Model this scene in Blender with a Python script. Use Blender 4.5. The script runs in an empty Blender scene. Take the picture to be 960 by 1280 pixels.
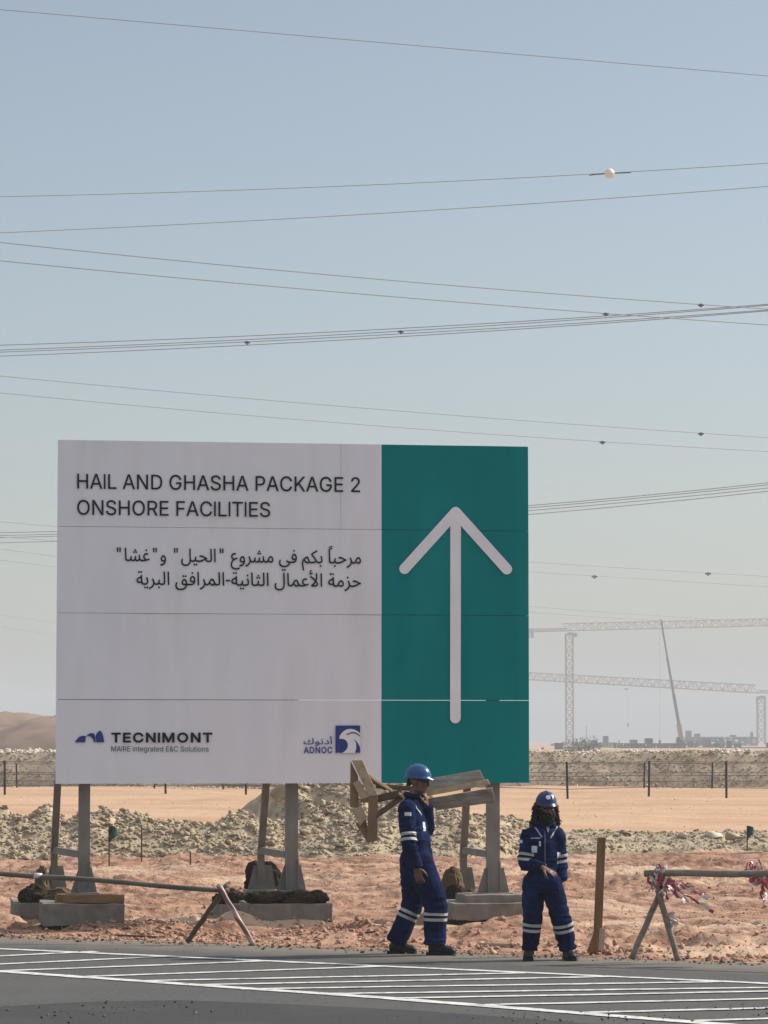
import bpy, bmesh, math, random
import numpy as np
from mathutils import Vector, Matrix
from mathutils.geometry import delaunay_2d_cdt

scene = bpy.context.scene
COL = scene.collection
R = math.radians
PI = math.pi

# ------------------------------------------------------------------ camera
F_PX = 4000.0                       # focal length in photo pixels (photo is 960 x 1280)
HORIZON = 925.0                     # row of the horizon in the photo
CAM = Vector((0.0, 0.0, 2.0))
PITCH = math.atan((HORIZON - 640.0) / F_PX)
cam_data = bpy.data.cameras.new('camera')
cam_data.sensor_fit = 'HORIZONTAL'
cam_data.sensor_width = 24.0
cam_data.lens = 24.0 * F_PX / 960.0
cam_data.clip_start = 0.5
cam_data.clip_end = 9000.0
cam = bpy.data.objects.new('camera', cam_data)
cam.location = CAM
cam.rotation_euler = (PI / 2 + PITCH, 0, 0)
COL.objects.link(cam)
scene.camera = cam

# ------------------------------------------------------------------ light
SUN_AZ, SUN_EL = R(71), R(37)       # azimuth from straight ahead, towards the right
world = bpy.data.worlds.new('World')
scene.world = world
world.use_nodes = True
wn, wl = world.node_tree.nodes, world.node_tree.links
wn.clear()
w_out = wn.new('ShaderNodeOutputWorld')
w_bg = wn.new('ShaderNodeBackground')
w_sky = wn.new('ShaderNodeTexSky')
w_sky.sky_type = 'NISHITA'
w_sky.sun_disc = False
w_sky.sun_elevation = SUN_EL
w_sky.sun_rotation = SUN_AZ
w_sky.altitude = 50
w_sky.air_density = 1.0
w_sky.dust_density = 1.3
w_sky.ozone_density = 1.0
w_bg.inputs['Strength'].default_value = 0.095
w_hs = wn.new('ShaderNodeHueSaturation')            # milky desert sky
w_hs.inputs['Hue'].default_value = 0.497
w_hs.inputs['Saturation'].default_value = 0.76
wl.new(w_sky.outputs['Color'], w_hs.inputs['Color'])
# extra overhead glow added to the sky as fill for the shaded board
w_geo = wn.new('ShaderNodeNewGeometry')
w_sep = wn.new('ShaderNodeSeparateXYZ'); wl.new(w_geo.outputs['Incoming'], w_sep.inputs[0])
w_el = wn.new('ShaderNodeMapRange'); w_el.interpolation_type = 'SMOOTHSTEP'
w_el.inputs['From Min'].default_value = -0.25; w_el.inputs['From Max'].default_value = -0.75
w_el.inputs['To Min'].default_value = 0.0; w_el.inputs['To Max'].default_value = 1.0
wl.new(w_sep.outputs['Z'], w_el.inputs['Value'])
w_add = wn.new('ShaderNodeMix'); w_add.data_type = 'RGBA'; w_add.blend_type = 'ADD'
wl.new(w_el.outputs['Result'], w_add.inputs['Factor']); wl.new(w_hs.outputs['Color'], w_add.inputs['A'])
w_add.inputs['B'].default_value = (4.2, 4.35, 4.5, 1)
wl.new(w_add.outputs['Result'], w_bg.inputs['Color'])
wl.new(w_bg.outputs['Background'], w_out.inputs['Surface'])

sun_data = bpy.data.lights.new('sun', 'SUN')
sun_data.energy = 5.0
sun_data.angle = R(0.5)
sun_data.color = (1.0, 0.94, 0.85)
sun = bpy.data.objects.new('sun', sun_data)
S = Vector((math.sin(SUN_AZ) * math.cos(SUN_EL), math.cos(SUN_AZ) * math.cos(SUN_EL), math.sin(SUN_EL)))
sun.rotation_euler = S.to_track_quat('Z', 'Y').to_euler()
sun.location = (30, 20, 40)
COL.objects.link(sun)

HAZE_DENSITY = 0.0006
HAZE_COLOR = (0.80, 0.82, 0.84)

vs = scene.view_settings
vs.view_transform = 'Standard'
vs.look = 'None'
vs.exposure = 0.25
vs.gamma = 1.0
vs.use_curve_mapping = False
scene.cycles.max_bounces = 6
scene.cycles.volume_bounces = 0
scene.cycles.use_denoising = True

# ------------------------------------------------------------------ measuring helpers
def ray(px, py):
    """direction of a photo pixel, with y = 1"""
    cx, cy = (px - 480.0) / F_PX, (640.0 - py) / F_PX
    c, s = math.cos(PITCH), math.sin(PITCH)
    d = Vector((cx, c - cy * s, s + cy * c))
    return d / d.y

def P(px, py, Y):
    return CAM + ray(px, py) * Y

def G(px, py, z=0.0):
    r = ray(px, py)
    return CAM + r * ((z - CAM.z) / r.z)

def H(px, py, z):                   # the point of that pixel's ray at height z (for overhead wires)
    return G(px, py, z)

# ------------------------------------------------------------------ noise (numpy)
class Noise:
    def __init__(self, seed):
        self.t = np.random.RandomState(seed).rand(64, 64, 64).astype(np.float64)
    def n3(self, x, y, z):
        xi, yi, zi = np.floor(x).astype(int), np.floor(y).astype(int), np.floor(z).astype(int)
        fx, fy, fz = x - xi, y - yi, z - zi
        fx, fy, fz = [f * f * (3 - 2 * f) for f in (fx, fy, fz)]
        t = self.t
        def g(a, b, c): return t[(xi + a) & 63, (yi + b) & 63, (zi + c) & 63]
        r = 0
        for a in (0, 1):
            for b in (0, 1):
                for c in (0, 1):
                    r = r + g(a, b, c) * (fx if a else 1 - fx) * (fy if b else 1 - fy) * (fz if c else 1 - fz)
        return r * 2 - 1
    def n2(self, x, y):
        xi, yi = np.floor(x).astype(int), np.floor(y).astype(int)
        fx, fy = x - xi, y - yi
        fx, fy = fx * fx * (3 - 2 * fx), fy * fy * (3 - 2 * fy)
        t = self.t
        def g(a, b):
            X, Y = xi + a, yi + b
            return t[X & 63, Y & 63, ((X >> 6) * 7 + (Y >> 6) * 13) & 63]
        return ((g(0, 0) * (1 - fx) + g(1, 0) * fx) * (1 - fy) + (g(0, 1) * (1 - fx) + g(1, 1) * fx) * fy) * 2 - 1
    def fbm2(self, x, y, o=4, gain=0.5):
        r, a = 0, 1.0
        for i in range(o):
            r = r + a * self.n2(x * 2 ** i + 17.3 * i, y * 2 ** i + 5.1 * i)
            a *= gain
        return r
NZ = Noise(5)

# ------------------------------------------------------------------ material helper
def mat(name, c1, c2=None, scale=4.0, rough=0.85, bump=0.0, bscale=30.0, metal=0.0, stretch=(1, 1, 1),
        lo=0.35, hi=0.65, c3=None, scale3=1.0, world_space=False, spec=0.3, coat=0.0):
    m = bpy.data.materials.new(name)
    m.use_nodes = True
    n, l = m.node_tree.nodes, m.node_tree.links
    b = n['Principled BSDF']
    b.inputs['Roughness'].default_value = rough
    b.inputs['Metallic'].default_value = metal
    b.inputs['Specular IOR Level'].default_value = spec
    b.inputs['Coat Weight'].default_value = coat
    if world_space:
        g = n.new('ShaderNodeNewGeometry'); src = g.outputs['Position']
    else:
        g = n.new('ShaderNodeTexCoord'); src = g.outputs['Object']
    mp = n.new('ShaderNodeMapping'); mp.inputs['Scale'].default_value = stretch
    l.new(src, mp.inputs['Vector'])
    def noise(sc, det=8):
        t = n.new('ShaderNodeTexNoise'); t.inputs['Scale'].default_value = sc; t.inputs['Detail'].default_value = det
        l.new(mp.outputs['Vector'], t.inputs['Vector']); return t.outputs['Fac']
    def ramp(f, a, z):
        r = n.new('ShaderNodeMapRange'); r.inputs['From Min'].default_value = a; r.inputs['From Max'].default_value = z
        l.new(f, r.inputs['Value']); return r.outputs['Result']
    def mix(f, A, B):
        x = n.new('ShaderNodeMix'); x.data_type = 'RGBA'; l.new(f, x.inputs['Factor'])
        for v, s in ((A, x.inputs['A']), (B, x.inputs['B'])):
            if hasattr(v, 'links'): l.new(v, s)
            else: s.default_value = (*v, 1)
        return x.outputs['Result']
    if c2 is None:
        b.inputs['Base Color'].default_value = (*c1, 1)
    else:
        o = mix(ramp(noise(scale), lo, hi), c1, c2)
        if c3 is not None:
            o = mix(ramp(noise(scale3, 5), 0.5, 0.72), o, c3)
        l.new(o, b.inputs['Base Color'])
    if bump:
        bp = n.new('ShaderNodeBump'); bp.inputs['Strength'].default_value = bump; bp.inputs['Distance'].default_value = 0.02
        l.new(noise(bscale), bp.inputs['Height']); l.new(bp.outputs['Normal'], b.inputs['Normal'])
    return m

# ------------------------------------------------------------------ object helpers
def mesh_np(name, V, F):
    """F: list of equal-length index rows (numpy) or list of lists"""
    me = bpy.data.meshes.new(name)
    if isinstance(F, np.ndarray):
        k = F.shape[1]
        me.vertices.add(len(V)); me.vertices.foreach_set('co', np.asarray(V, np.float32).ravel())
        me.loops.add(F.size); me.loops.foreach_set('vertex_index', F.astype(np.int32).ravel())
        me.polygons.add(len(F)); me.polygons.foreach_set('loop_start', np.arange(0, F.size, k, dtype=np.int32))
        me.update(calc_edges=True)
    else:
        me.from_pydata([tuple(v) for v in V], [], F); me.update()
    return me

def link(name, me, m=None, parent=None, smooth=False):
    me.name = name
    if m is not None:
        for mm in (m if isinstance(m, (list, tuple)) else [m]): me.materials.append(mm)
    if smooth:
        me.polygons.foreach_set('use_smooth', [True] * len(me.polygons))
    o = bpy.data.objects.new(name, me); COL.objects.link(o)
    if parent is not None: o.parent = parent
    return o

def empty(name, loc, label, cat, group=None, rz=0.0):
    o = bpy.data.objects.new(name, None); COL.objects.link(o)
    o.location = loc; o.rotation_euler = (0, 0, rz); o.empty_display_size = 0.2
    return tag(o, label, cat, group)

def tag(o, label=None, cat=None, group=None, kind=None):
    if label: o['label'] = label
    if cat: o['category'] = cat
    if group: o['group'] = group
    if kind: o['kind'] = kind
    return o

class MB:
    """collects shapes into one mesh"""
    def __init__(self): self.V, self.F, self.M = [], [], []
    def add(self, V, F, mi=0):
        o = len(self.V); self.V += [tuple(v) for v in V]
        self.F += [[i + o for i in f] for f in F]; self.M += [mi] * len(F); return self
    def box(self, lo, hi, mi=0):
        (a, b, c), (d, e, f) = lo, hi
        return self.add([(a,b,c),(d,b,c),(d,e,c),(a,e,c),(a,b,f),(d,b,f),(d,e,f),(a,e,f)],
                 [[0,3,2,1],[4,5,6,7],[0,1,5,4],[1,2,6,5],[2,3,7,6],[3,0,4,7]], mi)
    def plank(self, p0, p1, w, t, mi=0):
        """box from p0 to p1, full width vector w, full thickness t across both"""
        p0, p1, w = Vector(p0), Vector(p1), Vector(w)
        n = (p1 - p0).cross(w).normalized() * t / 2
        w = w / 2
        q = [p + a * w + b * n for p in (p0, p1) for a, b in ((-1,-1),(1,-1),(1,1),(-1,1))]
        return self.add(q, [[3,2,1,0],[4,5,6,7],[0,1,5,4],[1,2,6,5],[2,3,7,6],[3,0,4,7]], mi)
    def bar(self, p0, p1, r, mi=0, seg=4, r1=None):
        p0, p1 = Vector(p0), Vector(p1); r1 = r if r1 is None else r1
        d = (p1 - p0).normalized()
        a = d.orthogonal().normalized(); b = d.cross(a)
        V = []
        for p, q in ((p0, r), (p1, r1)):
            for k in range(seg):
                t = 2 * PI * (k + .5) / seg
                V.append(p + (a * math.cos(t) + b * math.sin(t)) * q)
        F = [[k, (k + 1) % seg, seg + (k + 1) % seg, seg + k] for k in range(seg)]
        F += [list(range(seg))[::-1], list(range(seg, 2 * seg))]
        return self.add(V, F, mi)
    def tube(self, pts, rads, seg=10, mi=0, side=None):
        """swept ellipse; rads: numbers or (a, b) pairs; side fixes the a axis"""
        pts = [Vector(p) for p in pts]
        n = len(pts); V = []
        prev = None
        for i, p in enumerate(pts):
            d = (pts[min(i + 1, n - 1)] - pts[max(i - 1, 0)]).normalized()
            if side is not None:
                a = (Vector(side) - d * d.dot(Vector(side))).normalized()
            elif prev is None: a = d.orthogonal().normalized()
            else: a = (prev - d * d.dot(prev)).normalized()
            prev = a; b = d.cross(a)
            r = rads[i] if isinstance(rads, (list, tuple)) else rads
            ra, rb = r if isinstance(r, (list, tuple)) else (r, r)
            for k in range(seg):
                t = 2 * PI * k / seg
                V.append(p + a * (math.cos(t) * ra) + b * (math.sin(t) * rb))
        F = [[i * seg + k, i * seg + (k + 1) % seg, (i + 1) * seg + (k + 1) % seg, (i + 1) * seg + k]
             for i in range(n - 1) for k in range(seg)]
        F += [list(range(seg))[::-1], [(n - 1) * seg + k for k in range(seg)]]
        return self.add(V, F, mi)
    def ell(self, c, r, mi=0, seg=14, rings=9, M=None):
        """ellipsoid"""
        c = Vector(c); V = []; F = []
        r = (r, r, r) if not isinstance(r, (tuple, list)) else r
        for i in range(rings + 1):
            ph = PI * i / rings
            for k in range(seg):
                t = 2 * PI * k / seg
                v = Vector((math.sin(ph) * math.cos(t) * r[0], math.sin(ph) * math.sin(t) * r[1], math.cos(ph) * r[2]))
                V.append(c + (M @ v if M is not None else v))
        for i in range(rings):
            for k in range(seg):
                F.append([i * seg + k, (i + 1) * seg + k, (i + 1) * seg + (k + 1) % seg, i * seg + (k + 1) % seg])
        return self.add(V, F, mi)
    def mesh(self, name='mesh', clean=True):
        me = bpy.data.meshes.new(name); me.from_pydata(self.V, [], self.F)
        me.polygons.foreach_set('material_index', self.M); me.update()
        if clean:
            bm = bmesh.new(); bm.from_mesh(me)
            bmesh.ops.remove_doubles(bm, verts=bm.verts, dist=1e-5)
            bmesh.ops.recalc_face_normals(bm, faces=bm.faces); bm.to_mesh(me); bm.free()
        return me
    def build(self, name, m, parent=None, smooth=False, bevel=0.0):
        o = link(name, self.mesh(name), m, parent, smooth)
        if bevel:
            bv = o.modifiers.new('bevel', 'BEVEL'); bv.width = bevel; bv.segments = 2; bv.limit_method = 'ANGLE'
        return o

def copy_tree(o, parent=None):
    c = o.copy(); COL.objects.link(c)
    if parent is not None: c.parent = parent
    for ch in list(o.children): copy_tree(ch, c)
    return c

# ------------------------------------------------------------------ materials of the setting
M_dirt = None
def ground_material():
    m = bpy.data.materials.new('desert_ground'); m.use_nodes = True
    n, l = m.node_tree.nodes, m.node_tree.links
    b = n['Principled BSDF']; b.inputs['Roughness'].default_value = 0.95; b.inputs['Specular IOR Level'].default_value = 0.1
    g = n.new('ShaderNodeNewGeometry'); sep = n.new('ShaderNodeSeparateXYZ'); l.new(g.outputs['Position'], sep.inputs[0])
    def noise(sc, stretch=(1, 1, 1), det=8):
        mp = n.new('ShaderNodeMapping'); mp.inputs['Scale'].default_value = stretch; l.new(g.outputs['Position'], mp.inputs['Vector'])
        t = n.new('ShaderNodeTexNoise'); t.inputs['Scale'].default_value = sc; t.inputs['Detail'].default_value = det
        l.new(mp.outputs['Vector'], t.inputs['Vector']); return t.outputs['Fac']
    def mr(f, a, z):
        r = n.new('ShaderNodeMapRange'); r.inputs['From Min'].default_value = a; r.inputs['From Max'].default_value = z; r.interpolation_type = 'SMOOTHSTEP'
        l.new(f, r.inputs['Value']); return r.outputs['Result']
    def mix(f, A, B):
        x = n.new('ShaderNodeMix'); x.data_type = 'RGBA'; l.new(f, x.inputs['Factor'])
        for v, s in ((A, x.inputs['A']), (B, x.inputs['B'])):
            if hasattr(v, 'links'): l.new(v, s)
            else: s.default_value = (*v, 1)
        return x.outputs['Result']
    red = mix(mr(noise(0.9, (0.35, 1, 1)), 0.36, 0.64), (0.315, 0.175, 0.115), (0.42, 0.262, 0.18))
    red = mix(mr(noise(5.0), 0.42, 0.66), red, (0.195, 0.108, 0.074))
    red = mix(mr(noise(0.45, (0.3, 1, 1)), 0.52, 0.66), red, (0.47, 0.325, 0.225))
    sand = mix(mr(noise(0.25, (0.5, 1, 1)), 0.35, 0.65), (0.42, 0.258, 0.155), (0.49, 0.325, 0.21))
    sand = mix(mr(noise(3.0), 0.5, 0.75), sand, (0.37, 0.24, 0.155))
    f = n.new('ShaderNodeMath'); f.operation = 'MULTIPLY_ADD'
    l.new(noise(0.4), f.inputs[0]); f.inputs[1].default_value = 6.0; l.new(sep.outputs['Y'], f.inputs[2])
    l.new(mix(mr(f.outputs[0], 60.0, 64.0), red, sand), b.inputs['Base Color'])
    bp = n.new('ShaderNodeBump'); bp.inputs['Strength'].default_value = 0.9; bp.inputs['Distance'].default_value = 0.04
    l.new(noise(11.0), bp.inputs['Height']); l.new(bp.outputs['Normal'], b.inputs['Normal'])
    return m
M_ground = ground_material()
M_rubble = mat('rubble_stone', (0.30, 0.236, 0.158), (0.48, 0.395, 0.28), scale=7, rough=0.95, bump=0.9, bscale=22, c3=(0.20, 0.155, 0.105), scale3=3.5, world_space=True, spec=.1)
M_bank = mat('bank_earth', (0.31, 0.24, 0.17), (0.40, 0.32, 0.23), scale=2.5, rough=0.95, bump=1.0, bscale=5, c3=(0.255, 0.19, 0.13), scale3=0.4, world_space=True, spec=.1)
M_hill = mat('hill_earth', (0.19, 0.128, 0.098), (0.265, 0.188, 0.145), scale=0.15, rough=0.95, bump=0.5, bscale=1.5, c3=(0.15, 0.105, 0.083), scale3=0.05, world_space=True, spec=.1)
M_stone_red = mat('dirt_clod', (0.31, 0.17, 0.115), (0.48, 0.31, 0.22), scale=9, rough=0.95, world_space=True, spec=.1, c3=(.22, .12, .09), scale3=14, bump=.5, bscale=60)
M_gravel = mat('dark_gravel', (0.055, 0.05, 0.045), (0.17, 0.145, 0.12), scale=9, rough=0.95, world_space=True, spec=.1)
M_boulder = mat('pale_boulder', (0.52, 0.46, 0.37), (0.62, 0.56, 0.46), scale=3, rough=0.95, bump=.5, bscale=9, spec=.1)

# ------------------------------------------------------------------ ground sheet
E0, E1 = G(0, 1171), G(960, 1205)             # the far edge of the asphalt
ED = (E1 - E0).normalized(); EN = Vector((-ED.y, ED.x, 0))   # EN points away from the road
def edge_s(x, y):
    return (x - E0.x) * EN.x + (y - E0.y) * EN.y

def ground_h(x, y):
    x, y = np.asarray(x, float), np.asarray(y, float)
    s = edge_s(x, y)
    z = 0.055 * NZ.fbm2(x * 0.55, y * 0.85, 3) + 0.040 * NZ.fbm2(x * 1.4 + 9, y * 3.4, 3)
    patch = np.clip(0.55 + 0.9 * NZ.fbm2(x * .3 + 5, y * .35 + 8, 2), 0.15, 1.3)
    z = z + patch * (0.030 * NZ.fbm2(x * 5 + 3, y * 7, 2) + 0.030 * (0.4 - np.abs(NZ.fbm2(x * 4.3 + 31, y * 5.5, 2))) + 0.028 * NZ.n2(x * 13, y * 14))
    rid = NZ.n2(x * .22 + 11, y * 2.3); z = z + 0.055 * np.clip(1 - np.abs(rid) * 5, 0, 1) * np.clip(NZ.n2(x * .3, y * .3 + 40) + .4, 0, 1)
    ruts = 1 - np.abs(NZ.fbm2(x * 0.16 + 40, y * 1.1, 2)) * 2.2
    z = z - 0.05 * np.clip(ruts, 0, 1)
    for k, (c0, am, fr, ph) in enumerate(((3.4, .5, .31, 0), (5.0, .6, .27, 1.2), (8.2, .9, .22, 2.1), (9.9, .8, .24, 2.4), (12.5, 1.0, .17, 4), (15.2, 1.2, .15, 5), (18.5, 1.0, .2, 1), (20.2, 1.0, .2, 1.2))):
        d = np.abs(s - c0 - am * np.sin(x * fr + ph)) + .03 * NZ.n2(x * 9 + k, y * 9)
        z = z + (.05 * np.exp(-((d - .19) / .07) ** 2) - .055 * np.exp(-(d / .12) ** 2) + .012 * np.exp(-(d / .13) ** 2) * np.sin(x * 46)) * np.clip(.6 + NZ.n2(x * .4 + k * 9, y * .4), 0.1, 1)
    lump = np.clip(NZ.fbm2(x * 3.2 + 70, y * 4.5, 3), 0, 2) * 0.10 * np.exp(-((s - 1.6) / 1.2) ** 2)
    z = z + lump
    z = z * np.clip((s - 0.1) / 1.6, 0.12, 1)
    z = np.where(s < 0.04, -0.07, z + 0.006)
    far = np.clip((y - 60) / 10, 0, 1)
    zf = 0.10 * NZ.fbm2(x * 0.14, y * 0.07, 3) + 0.03 * NZ.fbm2(x * 0.9, y * 0.6, 3)
    z = np.where(s < 0.04, z, z * (1 - far) + zf * far)
    return np.where(y > 160, -0.05, z)

def gz(x, y): return float(ground_h(np.array([x]), np.array([y]))[0])

def grid_mesh(name, xs, ys, hf):
    X, Y = np.meshgrid(xs, ys)
    Z = hf(X, Y)
    V = np.stack([X.ravel(), Y.ravel(), Z.ravel()], 1)
    nx, ny = len(xs), len(ys)
    i = (np.arange(ny - 1)[:, None] * nx + np.arange(nx - 1)[None, :]).ravel()
    F = np.stack([i, i + 1, i + nx + 1, i + nx], 1)
    return mesh_np(name, V, F)

gx = 9.0 * (2500 / 9.0) ** (np.arange(1, 25) / 24)
xs = np.concatenate([-gx[::-1], np.arange(-9, 9.01, 0.055), gx])
ys = np.concatenate([np.linspace(-200, 26.0, 12), np.arange(26.2, 56, 0.055), np.arange(56, 130, 0.5), 130 * (4000 / 130) ** (np.arange(0, 30) / 29)])
tag(link('ground', grid_mesh('ground', xs, ys, ground_h), M_ground, smooth=True), kind='structure')

# ------------------------------------------------------------------ road with its markings
def asphalt():
    m = bpy.data.materials.new('asphalt'); m.use_nodes = True
    n, l = m.node_tree.nodes, m.node_tree.links
    b = n['Principled BSDF']; b.inputs['Roughness'].default_value = 0.9; b.inputs['Specular IOR Level'].default_value = 0.15
    g = n.new('ShaderNodeNewGeometry')
    def noise(sc, det=8):
        t = n.new('ShaderNodeTexNoise'); t.inputs['Scale'].default_value = sc; t.inputs['Detail'].default_value = det
        l.new(g.outputs['Position'], t.inputs['Vector']); return t.outputs['Fac']
    def mr(f, a, z):
        r = n.new('ShaderNodeMapRange'); r.inputs['From Min'].default_value = a; r.inputs['From Max'].default_value = z
        l.new(f, r.inputs['Value']); return r.outputs['Result']
    def mix(f, A, B):
        x = n.new('ShaderNodeMix'); x.data_type = 'RGBA'; l.new(f, x.inputs['Factor'])
        for v, s in ((A, x.inputs['A']), (B, x.inputs['B'])):
            if hasattr(v, 'links'): l.new(v, s)
            else: s.default_value = (*v, 1)
        return x.outputs['Result']
    c = mix(mr(noise(90, 4), 0.35, 0.65), (0.066, 0.066, 0.063), (0.104, 0.102, 0.097))
    c = mix(mr(noise(17.0, 5), 0.46, 0.66), c, (0.055, 0.055, 0.053))
    c = mix(mr(noise(1.3), 0.40, 0.68), c, (0.088, 0.084, 0.077))
    # sand blown over the outer strip of the shoulder
    d = n.new('ShaderNodeVectorMath'); d.operation = 'DOT_PRODUCT'; l.new(g.outputs['Position'], d.inputs[0]); d.inputs[1].default_value = EN
    s0 = E0.dot(EN)
    a = n.new('ShaderNodeMath'); a.operation = 'MULTIPLY_ADD'; l.new(noise(3.0), a.inputs[0]); a.inputs[1].default_value = 1.1; l.new(d.outputs['Value'], a.inputs[2])
    c = mix(mr(a.outputs[0], s0 - 0.75, s0 + 0.75), c, (0.21, 0.18, 0.145))
    l.new(c, b.inputs['Base Color'])
    bp = n.new('ShaderNodeBump'); bp.inputs['Strength'].default_value = 0.4; bp.inputs['Distance'].default_value = 0.01
    l.new(noise(120, 3), bp.inputs['Height']); l.new(bp.outputs['Normal'], b.inputs['Normal'])
    return m
M_asphalt = asphalt()
M_newasphalt = mat('fresh_asphalt', (0.036, 0.036, 0.036), (0.062, 0.061, 0.059), scale=70, rough=0.9, bump=.4, bscale=120, c3=(0.062, 0.06, 0.056), scale3=1.2, world_space=True, spec=.15)
# the edge of the asphalt is ragged
rd = MB(); top = []
for k in range(241):
    t = -60 + k * 0.5
    p = E0 + ED * t + EN * (0.06 * float(NZ.fbm2(np.array([t * 1.1]), np.array([2.0]), 3)[0]))
    top.append((p.x, p.y, 0.0))
far_l = E0 + ED * -60 - EN * 45; far_r = E0 + ED * 60 - EN * 45
rd_poly = top + [(far_r.x, far_r.y, 0), (far_l.x, far_l.y, 0)]
nn = len(rd_poly)
rd.add(rd_poly + [(x, y, -0.06) for x, y, z in rd_poly], [list(range(nn))] + [[k, k + nn, (k + 1) % nn + nn, (k + 1) % nn] for k in range(nn)])
tag(link('road', rd.mesh(), M_asphalt), kind='structure')
# a later strip of darker asphalt nearest the camera
na = [G(px, py, .004) for px, py in ((-500, 1290), (-200, 1275), (0, 1258), (110, 1252), (230, 1250), (380, 1256), (520, 1263), (700, 1276), (860, 1292), (1200, 1340))]
na = [(p.x, p.y, 0.004) for p in na]
na += [(6.5, 12, 0.004), (-6.5, 12, .004)]
tag(link('fresh_road_surface', MB().add(na, [list(range(len(na)))]).mesh(), M_newasphalt), kind='structure')

M_paint = mat('road_paint', (0.50, 0.49, 0.465), (0.62, 0.61, 0.58), scale=14, rough=0.8, c3=(0.22, 0.21, 0.20), scale3=9.0, world_space=True, spec=.2)
def ground_line(mb, a, b, w, z, wav=0.0):
    a, b = G(*a, z), G(*b, z)
    d = (b - a).normalized(); n = Vector((-d.y, d.x, 0))
    L = (b - a).length; k = max(2, int(L / 0.12)); V = []
    for i in range(k + 1):
        p = a + d * (L * i / k)
        for s in (-1, 1):
            e = float(NZ.fbm2(np.array([p.x * 5 + s * 31]), np.array([p.y * 5]), 2)[0]) * 0.014
            q = p + n * s * (w / 2 + e); V.append((q.x, q.y, z))
    mb.add(V, [[2 * i, 2 * i + 1, 2 * i + 3, 2 * i + 2] for i in range(k)])
mk = MB()
ground_line(mk, (-260, 1174), (1200, 1240), 0.13, 0.006)              # far line of the gore
ground_line(mk, (-260, 1196), (480, 1247), 0.17, 0.006)               # near line
ground_line(mk, (480, 1247), (870, 1277.5), 0.17, 0.0062)
ground_line(mk, (870, 1277.5), (1250, 1308), 0.17, 0.0064)
HATCH = [((-170, 1203), (120, 1189)), ((-90, 1209), (215, 1195)), ((0, 1213.5), (330, 1201)), ((105, 1220.5), (480, 1207.5)), ((165, 1226), (655, 1216)),
         ((235, 1231), (760, 1220.5)), ((300, 1236), (900, 1227)), ((400, 1242), (1040, 1233)), ((495, 1247.5), (1160, 1235)),
         ((590, 1256), (1200, 1243)), ((725, 1265.5), (1230, 1253)), ((870, 1275.5), (1260, 1264))]
for i, (a, b) in enumerate(HATCH):
    ground_line(mk, a, b, 0.115, 0.0066 + 0.0001 * i)
tag(link('road_markings', mk.mesh(clean=False), M_paint), kind='structure')

# ------------------------------------------------------------------ rubble berm, spoil pile, bank, hill
def interp(tab, x): return np.interp(x, [a for a, b in tab], [b for a, b in tab])
CREST = [(-400, 1016), (0, 1017), (40, 1022), (60, 1015), (85, 1026), (112, 1024), (130, 1016), (155, 1017), (180, 1022), (250, 1028), (300, 1026), (350, 1028), (450, 1022), (520, 1020), (590, 1022), (640, 1032),
         (665, 1037), (700, 1044), (800, 1046), (960, 1046), (1400, 1044)]
BASE = [(-400, 53.2), (0, 53.2), (400, 53.8), (620, 55.0), (700, 56.6), (960, 57.2), (1400, 57.2)]
def berm_h(X, Y):
    px = 480 + X / Y * F_PX
    yb = interp(BASE, px) + 0.25 * NZ.fbm2(X * 0.8, Y * 0 + 3, 3)
    zc = 2 - (interp(CREST, px) - HORIZON) * 56.5 / F_PX
    run = 0.6 + zc * 1.5
    u = (Y - yb) / run
    prof = np.where(u < 0, 0, np.where(u < 1, np.sin(np.clip(u, 0, 1) * PI / 2) ** 0.9, np.where(u < 1.8, 1.0, np.clip(1 - (u - 1.8) / 1.4, 0, 1))))
    z = zc * prof
    # heap behind, tipped from a truck
    hx, hy = (X - (-0.75)) / 1.0, (Y - 61.0)
    pile = np.where(X < -1.5, 1 - np.clip((-2.0 - (X + .8 * hy)) / 1.3, 0, 1), 1 - np.clip((X - 0.2) / 2.4, 0, 1) ** 1.3)
    pile = pile * np.clip(1.15 - np.abs(hy) / 1.6, 0, 1)
    zp = 1.13 * np.clip(pile, 0, 1) * (1 + 0.08 * NZ.fbm2(X * 1.2, Y * 1.2, 3))
    zz = np.maximum(z, zp)
    rough = np.clip(zz * 5, 0, 1) * np.where((X < -2.05) & (zp > z), .35, 1)
    zz = zz + rough * np.clip(zz * 1.5, .15, .85) * (0.12 * NZ.fbm2(X * 1.6 + 20, Y * 1.6, 3) + 0.10 * NZ.fbm2(X * 4 + 2, Y * 4, 2))
    return np.where(zz > 0.015, zz, -0.15)
bm_ = grid_mesh('rubble_berm', np.arange(-13, 13.01, 0.075), np.arange(52.4, 64.5, 0.075), berm_h)
tag(link('rubble_berm', bm_, M_rubble), kind='structure')

def bank_h(X, Y):
    z = 1.43 * np.clip((Y - 135.5 - 0.5 * NZ.fbm2(X * .15, Y * 0, 2)) / 1.45, 0, 1) ** 0.9
    z = z * np.clip((152 - Y) / 6, 0, 1)
    z = z + np.clip(z, 0, .7) * (0.09 * NZ.fbm2(X * 0.7, Y * 0.7, 3) + 0.09 * NZ.fbm2(X * 2.5, Y * 2.5, 2) + 0.06 * NZ.fbm2(X * .09, Y * 0, 2))
    return np.where(z > 0.02, z, -0.3)
tag(link('earth_bank', grid_mesh('earth_bank', np.arange(-45, 45.1, 0.22), np.arange(134, 153, 0.22), bank_h), M_bank), kind='structure')

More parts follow.
